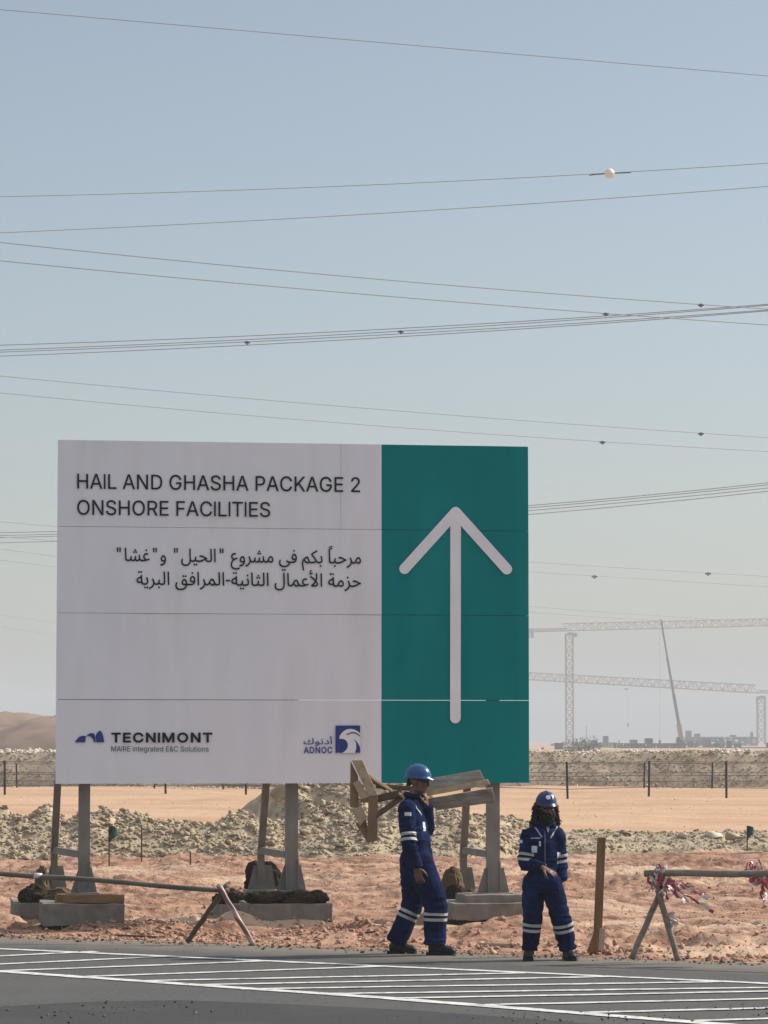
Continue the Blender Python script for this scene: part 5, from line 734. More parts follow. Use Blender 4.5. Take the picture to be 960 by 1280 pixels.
# ---- steel frames behind the board: upright, leaning brace, tie, gussets
FR = [dict(post=(98, 112), pb=1116, brace=((81, 900), (72, 980), (67.5, 1075), (69, 1113)), tie=1068, gus=((88.5, 121.5), (54.5, 83.5))),
      dict(post=(357.5, 372.5), pb=1113, brace=((338, 900), (332.5, 980), (326, 1070), (327, 1112)), tie=1068.5, gus=((346, 383), (309, 344))),
      dict(post=(610, 625), pb=1116, brace=((590, 900), (584, 980), (579, 1070), (580, 1114)), tie=1068, gus=((597, 637), (572, 594)))]
M_gusset = mat('gusset_steel', (0.15, 0.145, 0.135), (0.21, 0.20, 0.185), scale=4, rough=.65, metal=.2, bump=.2, bscale=14)
POSTW = []
for fr in FR:
    x0, x1 = fr['post']; dy = 0.11
    a0 = BP(x0, fr['pb'], dy); a1 = BP(x1, fr['pb'], dy)
    zb = a0.z; f = MB(); wd = a1.x - a0.x
    # channel: web towards the road, two flanges behind
    f.box((a0.x, dy, zb), (a1.x, dy + .012, ZT - .1))
    f.box((a0.x, dy + .012, zb), (a0.x + .012, dy + .12, ZT - .1)); f.box((a1.x - .012, dy + .012, zb), (a1.x, dy + .12, ZT - .1))
    f.build('upright', M_steel, bill)
    f = MB(); f.box((a0.x - .004, dy - .03, zb + .02), (a0.x + .008, dy - .002, zb + .34)); f.box((a1.x - .008, dy - .03, zb + .02), (a1.x + .004, dy - .002, zb + .34)); f.build('stiffener', M_steel, bill)
    g0, g1 = BP(fr['gus'][0][0], fr['pb'], dy).x, BP(fr['gus'][0][1], fr['pb'], dy).x
    def gusset(xa, xb, xt0, xt1, y, z0, z1):
        MB().add([(xa, y, z0), (xb, y, z0), (xt1, y, z1), (xt0, y, z1), (xa, y + .014, z0), (xb, y + .014, z0), (xt1, y + .014, z1), (xt0, y + .014, z1)],
                 [[0, 1, 2, 3], [5, 4, 7, 6], [0, 4, 5, 1], [1, 5, 6, 2], [2, 6, 7, 3], [3, 7, 4, 0]]).build('gusset', M_gusset, bill)
    gusset(g0, a0.x + .03, g0 + .085, a0.x + .03, dy + .02, zb, zb + .27); gusset(a1.x - .03, g1, a1.x - .03, g1 - .06, dy + .022, zb, zb + .27)
    MB().box((g0 - .02, dy - .09, zb - .03), (g1 + .02, dy + .2, zb)).build('base_plate', M_steel, bill)
    # brace
    YB = 1.15; pts = []
    for k, (px, py) in enumerate(fr['brace']):
        t = k / 3.0; pts.append(BP(px, py, .16 + (YB - .16) * min(1, (0, .28, .9, 1.0)[k])))
    f = MB()
    for k in range(3):
        f.plank(pts[k], pts[k + 1] + (pts[k + 1] - pts[k]).normalized() * (.01 if k < 2 else 0), (.075, 0, 0), .07)
    f.build('brace', M_steel, bill)
    tz = BP(x0, fr['tie'], dy).z
    bp_ = pts[2]
    MB().plank((a0.x + .02, dy + .08, tz), (bp_.x - .02, bp_.y - .05, tz + .02), (0, 0, .075), .05).build('tie', M_steel, bill)
    r0, r1 = BP(fr['gus'][1][0], fr['brace'][3][1], YB).x, BP(fr['gus'][1][1], fr['brace'][3][1], YB).x
    gusset(r0, r1, r0 + .07, r1 - .045, YB - .05, pts[3].z, pts[3].z + .27)
    MB().box((r0 - .03, YB - .13, pts[3].z - .03), (r1 + .03, YB + .15, pts[3].z)).build('base_plate', M_steel, bill)
    fr['zb'] = zb - .03; fr['zr'] = pts[3].z - .03; fr['g'] = (g0, g1); fr['r'] = (r0, r1)
# horizontal rails that carry the sheets
rl = MB()
for z in (ZB + .25, (ZT + ZB) / 2, ZT - .3): rl.box((.05, .062, z - .03), (BW - .05, .106, z + .03))
rl.build('rail', M_steel, bill)

# ---- concrete footings (things of their own), with planks and sacking on them
M_conc = mat('concrete', (0.175, 0.158, 0.138), (0.255, 0.232, 0.20), scale=2.5, rough=0.95, bump=.5, bscale=16, c3=(0.13, 0.105, 0.082), scale3=3.0, spec=.15)
M_plinth = mat('dark_plinth', (0.03, 0.027, 0.024), (0.05, 0.044, 0.04), scale=4, rough=1, bump=.5, bscale=18, spec=.1)  # near-black, for the recessed base below each block
M_timber = mat('brown_timber', (0.18, 0.105, 0.05), (0.26, 0.16, 0.08), scale=2, rough=.85, stretch=(1, 8, 8), bump=.4, bscale=12, spec=.15)
M_sack = mat('dark_sacking', (0.018, 0.014, 0.010), (0.05, 0.038, 0.024), scale=4, rough=1, bump=.6, bscale=20, spec=.1)
M_sack2 = mat('brown_sacking', (0.085, 0.058, 0.033), (0.16, 0.115, 0.068), scale=4, rough=1, bump=.6, bscale=20, spec=.1)
def rough_box(lo, hi, seed, amp=.007, step=.07):
    """a cast block: subdivided box with worn, uneven faces"""
    b = bmesh.new(); bmesh.ops.create_cube(b, size=1)
    sx, sy, sz = [h - l for l, h in zip(lo, hi)]
    for v in b.verts: v.co = Vector(((v.co.x + .5) * sx, (v.co.y + .5) * sy, (v.co.z + .5) * sz))
    bmesh.ops.bevel(b, geom=b.edges[:], offset=.006, segments=1, affect='EDGES')
    for ax, s in ((0, sx), (1, sy), (2, sz)):
        n = max(1, int(s / step))
        for k in range(1, n):
            co = [0, 0, 0]; co[ax] = s * k / n; no = [0, 0, 0]; no[ax] = 1
            bmesh.ops.bisect_plane(b, geom=b.verts[:] + b.edges[:] + b.faces[:], plane_co=co, plane_no=no)
    C = np.array([v.co[:] for v in b.verts])
    for ax in range(3):
        d = NZ.n3(C[:, 0] * 4 + seed * 7 + ax * 11, C[:, 1] * 4, C[:, 2] * 4) * amp + NZ.n3(C[:, 0] * 14 + seed, C[:, 1] * 14 + ax * 5, C[:, 2] * 14) * amp * .5
        for v, e in zip(b.verts, d): v.co[ax] += e
    for v in b.verts: v.co += Vector(lo)
    me = bpy.data.meshes.new('block'); b.to_mesh(me); b.free(); return me
def board_pt(x, y): return BO + EX * x + EY * y
def footing(x0, x1, y0, y1, ztop, label, seed, hb=.185):
    c = board_pt((x0 + x1) / 2, (y0 + y1) / 2); gnd = gz(c.x, c.y)
    e = empty('concrete_footing', (c.x, c.y, gnd - .03), label, 'footing', 'footings under the billboard', PSI)
    w, d = (x1 - x0) / 2, (y1 - y0) / 2; zt = ztop - gnd + .03
    zm = zt - hb
    link('block', rough_box((-w, -d, zm), (w, d, zt), seed), M_conc, e)
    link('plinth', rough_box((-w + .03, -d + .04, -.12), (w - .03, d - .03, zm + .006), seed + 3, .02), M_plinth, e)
    return e, zt
def lump(name, c, r, m, seed, label, cat, group=None, amp=.25):
    """crumpled sack / cloth"""
    b = bmesh.new(); bmesh.ops.create_icosphere(b, subdivisions=5, radius=1)
    C = np.array([v.co[:] for v in b.verts])
    d = 1 + amp * NZ.n3(C[:, 0] * 1.6 + seed, C[:, 1] * 1.6, C[:, 2] * 1.6) + amp * .7 * (1 - 2 * np.abs(NZ.n3(C[:, 0] * 3.2 + seed, C[:, 1] * 3.2 + 4, C[:, 2] * 3.2))) + .05 * (1 - 3 * np.abs(NZ.n3(C[:, 0] * 7 + seed, C[:, 1] * 7 + 9, C[:, 2] * 4.5)))
    C = C * d[:, None]; C[:, 2] = np.maximum(C[:, 2], -.8)
    C = C * np.array(r)
    for v, q in zip(b.verts, C): v.co = q
    me = bpy.data.meshes.new(name); b.to_mesh(me); b.free()
    o = link(name, me, m, None, True); o.location = c; o.rotation_euler = (0, 0, PSI)
    return tag(o, label, cat, group)
FL = [('left', (53, 156), (17, 60), (1130, 1129)), ('middle', (311, 416), (275, 330), (1130, 1130)), ('right', (565, 656), (548, 600), (1129, 1127))]
RIMS = []
for i, (nm, (a, b), (c, d), (zf, zr)) in enumerate(FL):
    x0, x1 = BP(a, 1140, -.25).x, BP(b, 1140, -.25).x
    zt = BP((a + b) / 2, zf, -.25).z
    e, _ = footing(x0, x1, -.25, .58, zt, f'front concrete footing block under the {nm} upright of the billboard', 10 + i, .23 if i == 0 else .182)
    r0, r1 = BP(c, 1140, .72).x, BP(d, 1140, .72).x + .25
    zt2 = BP(c, zr, .72).z
    footing(r0, r1, .72, 1.6, zt2, f'rear concrete footing block under the {nm} brace of the billboard', 20 + i)
    FR[i].update(x0=x0, x1=x1, zt=zt, r0=r0, r1=r1, zt2=zt2)
# what fills the gap between block and base plate: timber curb (left), dark sacking (middle), concrete step (right)
def world(x, y, z): p = board_pt(x, y); return (p.x, p.y, z)
fr = FR[0]
pk = rough_box((-.32, -.05, -.045), (.32, .05, .045), 31, .006); o = link('timber_plank', pk, M_timber); o.location = world(BP(118, 1125, -.18).x, -.16, fr['zt'] + .047); o.rotation_euler = (0, 0, PSI)
tag(o, 'short brown timber plank lying on the front left footing block', 'plank')
pk = rough_box((-.30, -.12, -.05), (.30, .12, .05), 32, .008); o = link('packing_block', pk, M_timber); o.location = world(BP(105, 1125, .1).x, .13, fr['zt'] + .04); o.rotation_euler = (0, 0, PSI)
tag(o, 'brown timber packing under the base plate of the left upright', 'packing')
lump('dark_sack', world(BP(43, 1123, .8).x, .86, fr['zt2'] + .07), (.15, .13, .10), M_sack, 3, 'crumpled dark sack lying on the rear left footing', 'sack', 'sacking on the footings')
lump('dark_sack', world(BP(52, 1108, .95).x, .98, fr['zt2'] + .14), (.07, .10, .22), M_sack2, 7, 'brown cloth hanging by the foot of the left brace', 'cloth', 'sacking on the footings')
lump('dark_sack', world(BP(74, 1122, .8).x, .80, fr['zt2'] + .06), (.17, .10, .09), M_sack2, 13, 'brown sacking between the left upright and its brace', 'sack', 'sacking on the footings')
fr = FR[1]
lump('dark_sack', world(BP(331, 1104, 1.3).x, 1.34, fr['zt2'] + .17), (.21, .12, .26), M_sack, 17, 'tall dark cloth bundled round the foot of the middle brace', 'cloth', 'sacking on the footings', .18)
lump('dark_sack', world(BP(330, 1123, -.08).x, -.10, fr['zt'] + .055), (.20, .10, .075), M_sack, 19, 'dark sacking on the left half of the front middle footing', 'sack', 'sacking on the footings')
lump('dark_sack', world(BP(373, 1123, -.08).x, -.11, fr['zt'] + .055), (.22, .10, .075), M_sack, 23, 'dark sacking in front of the middle upright base plate', 'sack', 'sacking on the footings')
lump('dark_sack', world(BP(398, 1124, -.08).x, -.09, fr['zt'] + .05), (.10, .10, .07), M_sack, 29, 'dark sack end on the right edge of the front middle footing', 'sack', 'sacking on the footings')
lump('dark_sack', world(BP(290, 1124, .8).x, .84, fr['zt2'] + .06), (.17, .11, .08), M_sack, 37, 'dark sacking on the rear middle footing behind the trestle', 'sack', 'sacking on the footings')
pk = rough_box((-.33, -.12, -.05), (.33, .13, .05), 33, .008); o = link('packing_block', pk, M_sack); o.location = world(BP(362, 1122, .15).x, .15, fr['zt'] + .04); o.rotation_euler = (0, 0, PSI)
tag(o, 'dark packing under the base plate of the middle upright', 'packing')
fr = FR[2]
pk = rough_box((-.36, -.30, -.045), (.36, .28, .045), 34, .010); o = link('concrete_slab', pk, M_conc); o.location = world(BP(615, 1122, .15).x, .13, fr['zt'] + .042); o.rotation_euler = (0, 0, PSI)
tag(o, 'thin concrete slab stacked on the front right footing block', 'slab')
lump('dark_sack', world(BP(566, 1108, .85).x, .88, fr['zt2'] + .15), (.11, .12, .22), M_sack2, 44, 'brown sack hung over the rear right footing near the walking man', 'sack', 'sacking on the footings', .16)
lump('dark_sack', world(BP(569, 1121, .80).x, .78, fr['zt2'] + .06), (.11, .10, .12), M_sack, 43, 'dark sack slumped below the brown one on the right footing', 'sack', 'sacking on the footings')
lump('dark_sack', world(BP(590, 1114, .80).x, .84, fr['zt2'] + .05), (.10, .10, .07), M_sack2, 47, 'small brown rag at the foot of the right brace', 'cloth', 'sacking on the footings')

# ================================================================== roadside bits
M_pole = mat('weathered_pole', (0.17, 0.135, 0.105), (0.27, 0.22, 0.175), scale=3, rough=.8, bump=.3, bscale=14, stretch=(1, 6, 6), spec=.2)
M_pole_d = mat('dark_stick', (0.07, 0.05, 0.035), (0.12, 0.085, 0.06), scale=4, rough=.85, bump=.3, bscale=14, spec=.2)
M_pole_m = mat('dull_pole', (0.10, 0.085, 0.07), (0.17, 0.145, 0.12), scale=3, rough=.8, bump=.3, bscale=14, spec=.2)
M_tape_r = mat('red_tape', (0.34, 0.025, 0.045), (0.46, 0.07, 0.09), scale=6, rough=.35, spec=.5)
M_tape_w = mat('white_tape', (0.56, 0.46, 0.44), (0.68, 0.58, 0.56), scale=6, rough=.35, spec=.5)
M_stake = mat('brown_stake', (0.20, 0.115, 0.055), (0.28, 0.17, 0.09), scale=3, rough=.8, stretch=(8, 8, 1), bump=.4, bscale=10, c3=(.15, .085, .045), scale3=2, spec=.2)
M_stake2 = mat('pale_lath_and_lit_patch', (0.42, 0.34, 0.25), (0.50, 0.41, 0.31), scale=5, rough=.9, spec=.1)  # pale wood of the lath, also the stake's painted sunlit patch

def bent_pole(mb, a, b, r, sag, mi=0, n=14, seed=0):
    a, b = Vector(a), Vector(b); pts = []
    for i in range(n + 1):
        t = i / n; p = a.lerp(b, t); p.z -= sag * 4 * t * (1 - t); p.z += .006 * math.sin(t * 19 + seed)
        pts.append(p)
    mb.tube(pts, r, 10, mi)
# left trestle and pole
YT = 31.6
def stick(name, a, b, r, m, parent, Ya, Yb):
    e0, e1 = P(*a, Ya) - parent.location, P(*b, Yb) - parent.location
    g = MB(); bent_pole(g, e0, e1, r, .004); return g.build(name, m, parent, True)
def trestle(legs, label, m1, m2, r):
    c = sum((P(*l[1], l[3]) for l in legs), Vector()) / len(legs)
    e = empty('barrier_trestle', (c.x, c.y, 0), label, 'trestle', 'trestles holding up the barrier poles')
    for (a, b, Ya, Yb), m in zip(legs, (m1, m2)):
        gp = P(*b, Yb); stick('leg', a, b, r, m, e, Ya, Yb)
    return e
M_band = bpy.data.materials.new('striped_wrap'); M_band.use_nodes = True
_n, _l = M_band.node_tree.nodes, M_band.node_tree.links
_w = _n.new('ShaderNodeTexWave'); _w.wave_type = 'BANDS'; _w.bands_direction = 'DIAGONAL'; _w.inputs['Scale'].default_value = 3.4; _w.inputs['Distortion'].default_value = 3
_r = _n.new('ShaderNodeValToRGB'); _r.color_ramp.interpolation = 'CONSTANT'
_r.color_ramp.elements[0].color = (.12, .075, .05, 1); _r.color_ramp.elements[1].position = .42; _r.color_ramp.elements[1].color = (.30, .04, .055, 1)
_e = _r.color_ramp.elements.new(.72); _e.color = (.34, .27, .235, 1)
_t = _n.new('ShaderNodeTexCoord'); _l.new(_t.outputs['Object'], _w.inputs['Vector']); _l.new(_w.outputs['Fac'], _r.inputs['Fac']); _l.new(_r.outputs['Color'], _n['Principled BSDF'].inputs['Base Color'])
tl_ = trestle([((284, 1106), (233.5, 1178), YT + .05, 31.55), ((273, 1106), (318, 1182), YT, 31.4)],
              'dark two legged stick trestle wrapped in red and white tape beside the middle footing', M_pole_d, M_band, .026)
g = MB(); a, b = P(-330, 1066, 32.6), P(286, 1113.5, YT + .03); bent_pole(g, a, b, .025, .0, n=20)
bp0 = g.build('barrier_pole', M_pole_m, None, True); tag(bp0, 'long grey pole running off the left edge, resting on the dark trestle', 'pole', 'barrier poles')
for f_ in (.30, .62):
    q = a.lerp(b, f_); MB().tube([q + Vector((-.04, 0, .005)), q + Vector((.04, 0, 0))], .029, 10).build('tape_wrap', M_tape_w, bp0, True)
# right trestle and pole
YT2 = 29.0
tr_ = trestle([((832, 1100), (789, 1199), YT2 + .05, 29.05), ((820, 1104), (848, 1201), YT2, 28.9)],
              'grey two legged pole trestle with red and white tape knotted at its top', M_pole, M_pole, .029)
g = MB(); b0, b1 = P(806, 1092, YT2 + .02), P(1290, 1090, 27.6); bent_pole(g, b0, b1, .031, .0, n=20)
bp1 = g.build('barrier_pole', M_pole, None, True); tag(bp1, 'straight grey pole running off the right edge from the taped trestle', 'pole', 'barrier poles')

def ribbon(mb, pts, w, rs_, mi_pattern=.13):
    """twisting strip of red and white tape"""
    n = len(pts); L = 0; ang = rs_.uniform(0, 6); tw = rs_.uniform(-.45, .45); V = []; acc = []
    for i, p in enumerate(pts):
        if i: L += (Vector(pts[i]) - Vector(pts[i - 1])).length
        d = (Vector(pts[min(i + 1, n - 1)]) - Vector(pts[max(i - 1, 0)])).normalized()
        s = Vector((math.cos(ang + tw * i), math.sin(ang + tw * i), .5)); s = (s - d * s.dot(d)).normalized() * w / 2
        V += [Vector(p) - s, Vector(p) + s]; acc.append(L)
    o = len(mb.V); mb.V += [tuple(v) for v in V]; ph = rs_.uniform(0, 1)
    for i in range(n - 1):
        mb.F.append([o + 2 * i, o + 2 * i + 1, o + 2 * i + 3, o + 2 * i + 2]); mb.M.append(int((acc[i] + ph) / mi_pattern) % 2)
def tape_bundle(c, loops, tails, label, seed):
    rs_ = random.Random(seed); mb = MB()
    for k in range(loops):
        pts = []; p = Vector((rs_.gauss(0, .03), rs_.gauss(0, .03), rs_.gauss(0, .03)))
        ax = rs_.uniform(0, 6); R0 = rs_.uniform(.025, .06); zz = rs_.uniform(-.13, .03)
        for i in range(14):
            t = i / 13 * rs_.uniform(1.0, 1.3) * 2 * PI
            pts.append(p + Vector((math.cos(t + ax) * R0 * .9, math.sin(t + ax) * R0 * .8, zz * i / 13 + math.sin(t * 1.7 + ax) * .05)))
        ribbon(mb, pts, rs_.uniform(.012, .03), rs_)
    for (dx, dz, ln) in tails:
        for q in range(2):
            pts = []; y0 = rs_.gauss(0, .05); a, b = dx + rs_.gauss(0, .04), dz + rs_.gauss(0, .04)
            for i in range(18):
                t = i / 17
                pts.append(Vector((a * t + .012 * math.sin(t * 17 + q * 2), y0 * t + .02 * math.sin(t * 11 + q), b * t ** .8 + .012 * math.sin(t * 23 + q))))
            ribbon(mb, pts, rs_.uniform(.016, .034), rs_)
    o = mb.build('barrier_tape', [M_tape_r, M_tape_w]); o.location = c
    return tag(o, label, 'tape', 'red and white tape on the right pole')
tape_bundle(P(825, 1094, YT2 - .01), 22, [(.14, -.24, 0), (.26, -.25, 0), (.44, -.23, 0), (.38, -.17, 0), (.40, -.2, 0), (.30, -.10, 0), (.0, -.24, 0), (.22, -.17, 0), (.03, -.20, 0), (-.05, -.17, 0), (.18, -.2, 0)], 'red and white tape bunched at the trestle head with torn streamers', 3)
tape_bundle(P(947, 1089, 28.75), 16, [(.16, -.20, 0), (.12, -.24, 0), (.10, -.16, 0), (.24, -.14, 0), (.06, -.1, 0)], 'red and white tape knotted round the right pole at the photo edge', 8)
rg = random.Random(5); mb = MB(); cc = P(846, 1160, 28.95)
for k in range(3): ribbon(mb, [Vector((.03 * math.sin(i * .9 + k) + i * .004, .02 * k, -.012 * i)) for i in range(12)], .03, rg, 9)
o = mb.build('torn_tape', [M_tape_w, M_tape_w]); o.location = P(838, 1140, 28.93); tag(o, 'pale torn tape strip hanging on the right leg of the trestle', 'tape')

# stake
sb = P(746, 1188, 30.05); st = empty('wooden_stake', (sb.x, sb.y, 0), 'upright brown wooden stake beside the bearded worker', 'stake')
g = MB(); g.plank(P(746.3, 1190, 30.05) - st.location, P(752, 1046.5, 30.05) - st.location, (.078, 0, 0), .06); g.build('post', M_stake, st, bevel=.006)
zb_ = (P(736, 1190, 30).z)
g = MB()
q0, q1, q2, q3 = [P(*q, 29.98) - st.location for q in ((734, 1190), (748, 1190), (749.5, 1158), (745, 1158))]
yv = Vector((0, .05, 0)); g.add([q0, q1, q2, q3, q0 + yv, q1 + yv, q2 + yv, q3 + yv], [[0, 1, 2, 3], [7, 6, 5, 4], [0, 4, 5, 1], [1, 5, 6, 2], [2, 6, 7, 3], [3, 7, 4, 0]])
g.build('brace', M_stake, st)
g = MB(); g.plank(P(751, 1188, 29.99) - st.location, P(752, 1160.5, 29.99) - st.location, (.062, 0, 0), .012); g.build('painted_lit_patch', M_stake2, st)  # pale strip added to paint the sunlit patch low on the stake
# a bit of lath, a thin rod on the verge
a, b = P(598, 1174, 31.0), P(646, 1177.5, 30.8)
for q in (a, b): q.z = gz(q.x, q.y) + .03
o = MB().plank(a, b, (0, .03, .0), .03).build('wood_lath', M_stake2); tag(o, 'pale wooden lath lying in the dirt between the two workers', 'lath')
a, b = G(148, 1172.5), G(196, 1175.5)
for q in (a, b): q.z = gz(q.x, q.y) + .03
o = MB().bar(a, b, .010, seg=6).build('thin_rod', M_pole_d); tag(o, 'thin dark rod lying on the verge near the left footing', 'rod')

# marker rods with flags on the rubble
M_rod = mat('rusty_rod', (0.06, 0.045, 0.035), rough=.8)
M_flag = mat('dark_green_flag', (0.018, 0.055, 0.045), (0.03, 0.075, 0.06), scale=8, rough=.7)
def flag_rod(px, ytop, ybot, label, flag=None):
    Y = 2.0 * F_PX / (ybot - HORIZON) - .15; c = P(px, ybot, Y); t = P(px, ytop, Y)
    e = empty('marker_rod', (c.x, c.y, c.z - .05), label, 'marker', 'marker rods by the rubble')
    MB().bar((0, 0, 0), (t.x - c.x, 0, t.z - c.z + .05), .012, seg=6).build('rod', M_rod, e)
    for (dx, dz, w, h) in (flag or []):
        n = 8; V = []; z0 = t.z - c.z + .05 + dz
        for i in range(n + 1):
            for j in range(5):
                u, v = i / n, j / 4
                V.append((dx + w * u, .05 * math.sin(u * 6 + v * 2), z0 - h * v * (1 - .55 * u) - .15 * h * u * u))
        F = [[i * 5 + j, (i + 1) * 5 + j, (i + 1) * 5 + j + 1, i * 5 + j + 1] for i in range(n) for j in range(4)]
        o = MB().add(V, F).build('flag', M_flag, e, True); so = o.modifiers.new('solid', 'SOLIDIFY'); so.thickness = .004
flag_rod(136.5, 1030, 1083, 'thin marker rod with drooping dark green flag, in front of the left rubble', [(0, -.02, .12, .28)])
flag_rod(177, 1033, 1081, 'bare thin marker rod right of the green flagged one by the left rubble')
flag_rod(238, 1064, 1084, 'shortest bare marker rod, left of the middle frame')
flag_rod(934, 1032, 1066, 'marker rod with a small dark green pennant on the right gravel strip', [(0, 0, .12, .24)])

# single rocks that stand out
def boulder(px, py, Y, s, label, seed, m=M_boulder):
    V, F = rock_variants(1, seed, 2)[0]
    V = V * np.array([1.25, .9, .75]) * s
    o = link('boulder', mesh_np('boulder', V, F), m); c = P(px, py, Y); o.location = c
    return tag(o, label, 'boulder', 'single boulders on the rubble')
boulder(52, 1031, 54.6, .16, 'sunlit pale boulder on the far left rubble left of the brace', 101)
boulder(133, 1021, 55.8, .075, 'small dark boulder on the crest above the flagged rod', 102, M_gravel)
boulder(147, 1023, 55.7, .085, 'rounded boulder on the crest right of the flagged rod', 103, M_rubble)
boulder(785, 1042, 57.6, .11, 'grey boulder on the right gravel strip above the stake', 104, M_rubble)
boulder(852, 1044, 57.6, .115, 'largest pale boulder on the right gravel strip', 105)
boulder(893, 1044, 57.7, .12, 'pale boulder on the gravel strip between the tape and the pennant', 106)
boulder(918, 1046, 57.5, .09, 'grey flat boulder just left of the green pennant', 107, M_rubble)
boulder(350, 993, 59.2, .22, 'large grey block on the spoil heap beside the middle upright', 108, M_rubble)

# ================================================================== people
M_skin = mat('skin', (0.13, 0.058, 0.036), (0.17, 0.082, 0.052), scale=12, rough=.55, spec=.35)
M_navy = mat('navy_coverall', (0.002, 0.0052, 0.024), (0.005, 0.0125, 0.053), scale=7, rough=.9, bump=.4, bscale=55, c3=(0.012, 0.03, 0.10), scale3=3, spec=.05)
for _m, _w in ((M_navy, .06),):
    _m.node_tree.nodes['Principled BSDF'].inputs['Sheen Weight'].default_value = _w
    _m.node_tree.nodes['Principled BSDF'].inputs['Sheen Tint'].default_value = (.25, .4, .9, 1)
    _m.node_tree.nodes['Principled BSDF'].inputs['Sheen Roughness'].default_value = .4
M_refl = mat('reflective_tape', (0.34, 0.32, 0.30), (0.44, 0.42, 0.40), scale=8, rough=.45, spec=.5)
M_gap = mat('dark_tape_edge', (0.012, 0.015, 0.03), rough=.8)
M_boot = mat('black_boot', (0.004, 0.004, 0.004), (0.011, 0.010, 0.009), scale=8, rough=.6, spec=.3)
M_hair = mat('black_hair', (0.007, 0.006, 0.005), (0.016, 0.012, 0.010), scale=30, rough=.6, spec=.25)
M_helm1 = mat('blue_helmet', (0.006, 0.052, 0.16), (0.009, 0.062, 0.185), scale=3, rough=.26, spec=.45, coat=.0)
M_helm2 = mat('royal_blue_helmet', (0.007, 0.011, 0.07), (0.010, 0.015, 0.088), scale=3, rough=.32, spec=.4, coat=.0)
M_badge = mat('pale_badge_and_glint', (0.55, 0.55, 0.58), rough=.6)  # badges and stickers, also the painted glint on the dark blue helmet
M_glass = mat('dark_glasses', (0.006, 0.006, 0.007), rough=.12, spec=.6)
M_shirt = mat('pale_shirt', (0.45, 0.43, 0.40), rough=.8)

def evaluated(me, mods):
    o = bpy.data.objects.new('tmp', me); COL.objects.link(o)
    for kind, kw in mods:
        m = o.modifiers.new(kind, kind)
        for k, v in kw.items(): setattr(m, k, v)
    bpy.context.view_layer.update()
    out = bpy.data.meshes.new_from_object(o.evaluated_get(bpy.context.evaluated_depsgraph_get()))
    bpy.data.objects.remove(o); out.materials.clear()
    return out
def fuse(mb, voxel, smooth=4, fac=.5):
    return evaluated(mb.mesh('raw'), [('REMESH', dict(mode='VOXEL', voxel_size=voxel, use_smooth_shade=True)), ('SMOOTH', dict(factor=fac, iterations=smooth))])
def wrinkle(me, fn):
    n = len(me.vertices); C = np.empty(n * 3, np.float32); me.vertices.foreach_get('co', C); C = C.reshape(-1, 3).astype(float)
    Nn = np.empty(n * 3, np.float32); me.vertices.foreach_get('normal', Nn); Nn = Nn.reshape(-1, 3)
    C = C + Nn * fn(C)[:, None]
    me.vertices.foreach_set('co', C.astype(np.float32).ravel()); me.update()
def limb_pts(a, b, n=6, bow=None):
    a, b = Vector(a), Vector(b)
    return [a.lerp(b, i / n) + (Vector(bow) * math.sin(PI * i / n) if bow else Vector()) for i in range(n + 1)]
def chain(mb, joints, rads, side=None, seg=14):
    """smooth tube through joints with one radius at each"""
    P_, R_ = [], []
    J = [Vector(j) for j in joints]
    for i in range(len(J) - 1):
        p0, p1, p2, p3 = J[max(i - 1, 0)], J[i], J[i + 1], J[min(i + 2, len(J) - 1)]
        for k in range(5):
            t = k / 5
            P_.append(.5 * ((2 * p1) + (p2 - p0) * t + (2 * p0 - 5 * p1 + 4 * p2 - p3) * t * t + (3 * p1 - p0 - 3 * p2 + p3) * t ** 3))
            a, b = rads[i], rads[i + 1]
            s = t * t * (3 - 2 * t)
            if isinstance(a, tuple) or isinstance(b, tuple):
                a = a if isinstance(a, tuple) else (a, a); b = b if isinstance(b, tuple) else (b, b)
                R_.append((a[0] + (b[0] - a[0]) * s, a[1] + (b[1] - a[1]) * s))
            else: R_.append(a + (b - a) * s)
    P_.append(J[-1]); R_.append(rads[-1])
    mb.tube(P_, R_, seg, 0, side)
def hand(mb, wrist, d, n, th, curl, sc=1.0, spread=.10):
    """d: towards the fingertips, n: the way the palm faces, th: thumb side"""
    w, d = Vector(wrist), Vector(d).normalized(); n = Vector(n); n = (n - d * d.dot(n)).normalized(); th = d.cross(n)* (1 if d.cross(n).dot(Vector(th)) > 0 else -1)
    mb.tube([w - d * .03 * sc, w, w + d * .045 * sc, w + d * .088 * sc, w + d * .098 * sc], [(.027 * sc, .022 * sc), (.030 * sc, .020 * sc), (.040 * sc, .016 * sc), (.041 * sc, .013 * sc), (.036 * sc, .008 * sc)], 14, 0, th)
    for k, (ln, off) in enumerate(((.070, .030), (.080, .010), (.075, -.011), (.058, -.031))):
        p = w + d * .085 * sc + th * off * sc; pts = [p - d * .02 * sc, p]; a = 0.1
        fd = (d + th * (off * spread * 30)).normalized()
        for s, c in ((.44, .5), (.31, 1.1), (.25, 1.5)):
            a = curl * c; p = p + (fd * math.cos(a) + n * math.sin(a)) * ln * s * sc; pts.append(p)
        mb.tube(pts, [.0095 * sc, .0095 * sc, .009 * sc, .0082 * sc, .006 * sc], 8, 0, th)
    p = w + d * .022 * sc + th * .022 * sc
    pts = [p, p + (d * .5 + th * .75 + n * .2) * .035 * sc, p + (d * 1.4 + th * 1.15 + n * .6) * .040 * sc, p + (d * 2.2 + th * 1.1 + n * 1.1) * .040 * sc]
    mb.tube(pts, [.014 * sc, .013 * sc, .0105 * sc, .008 * sc], 8)
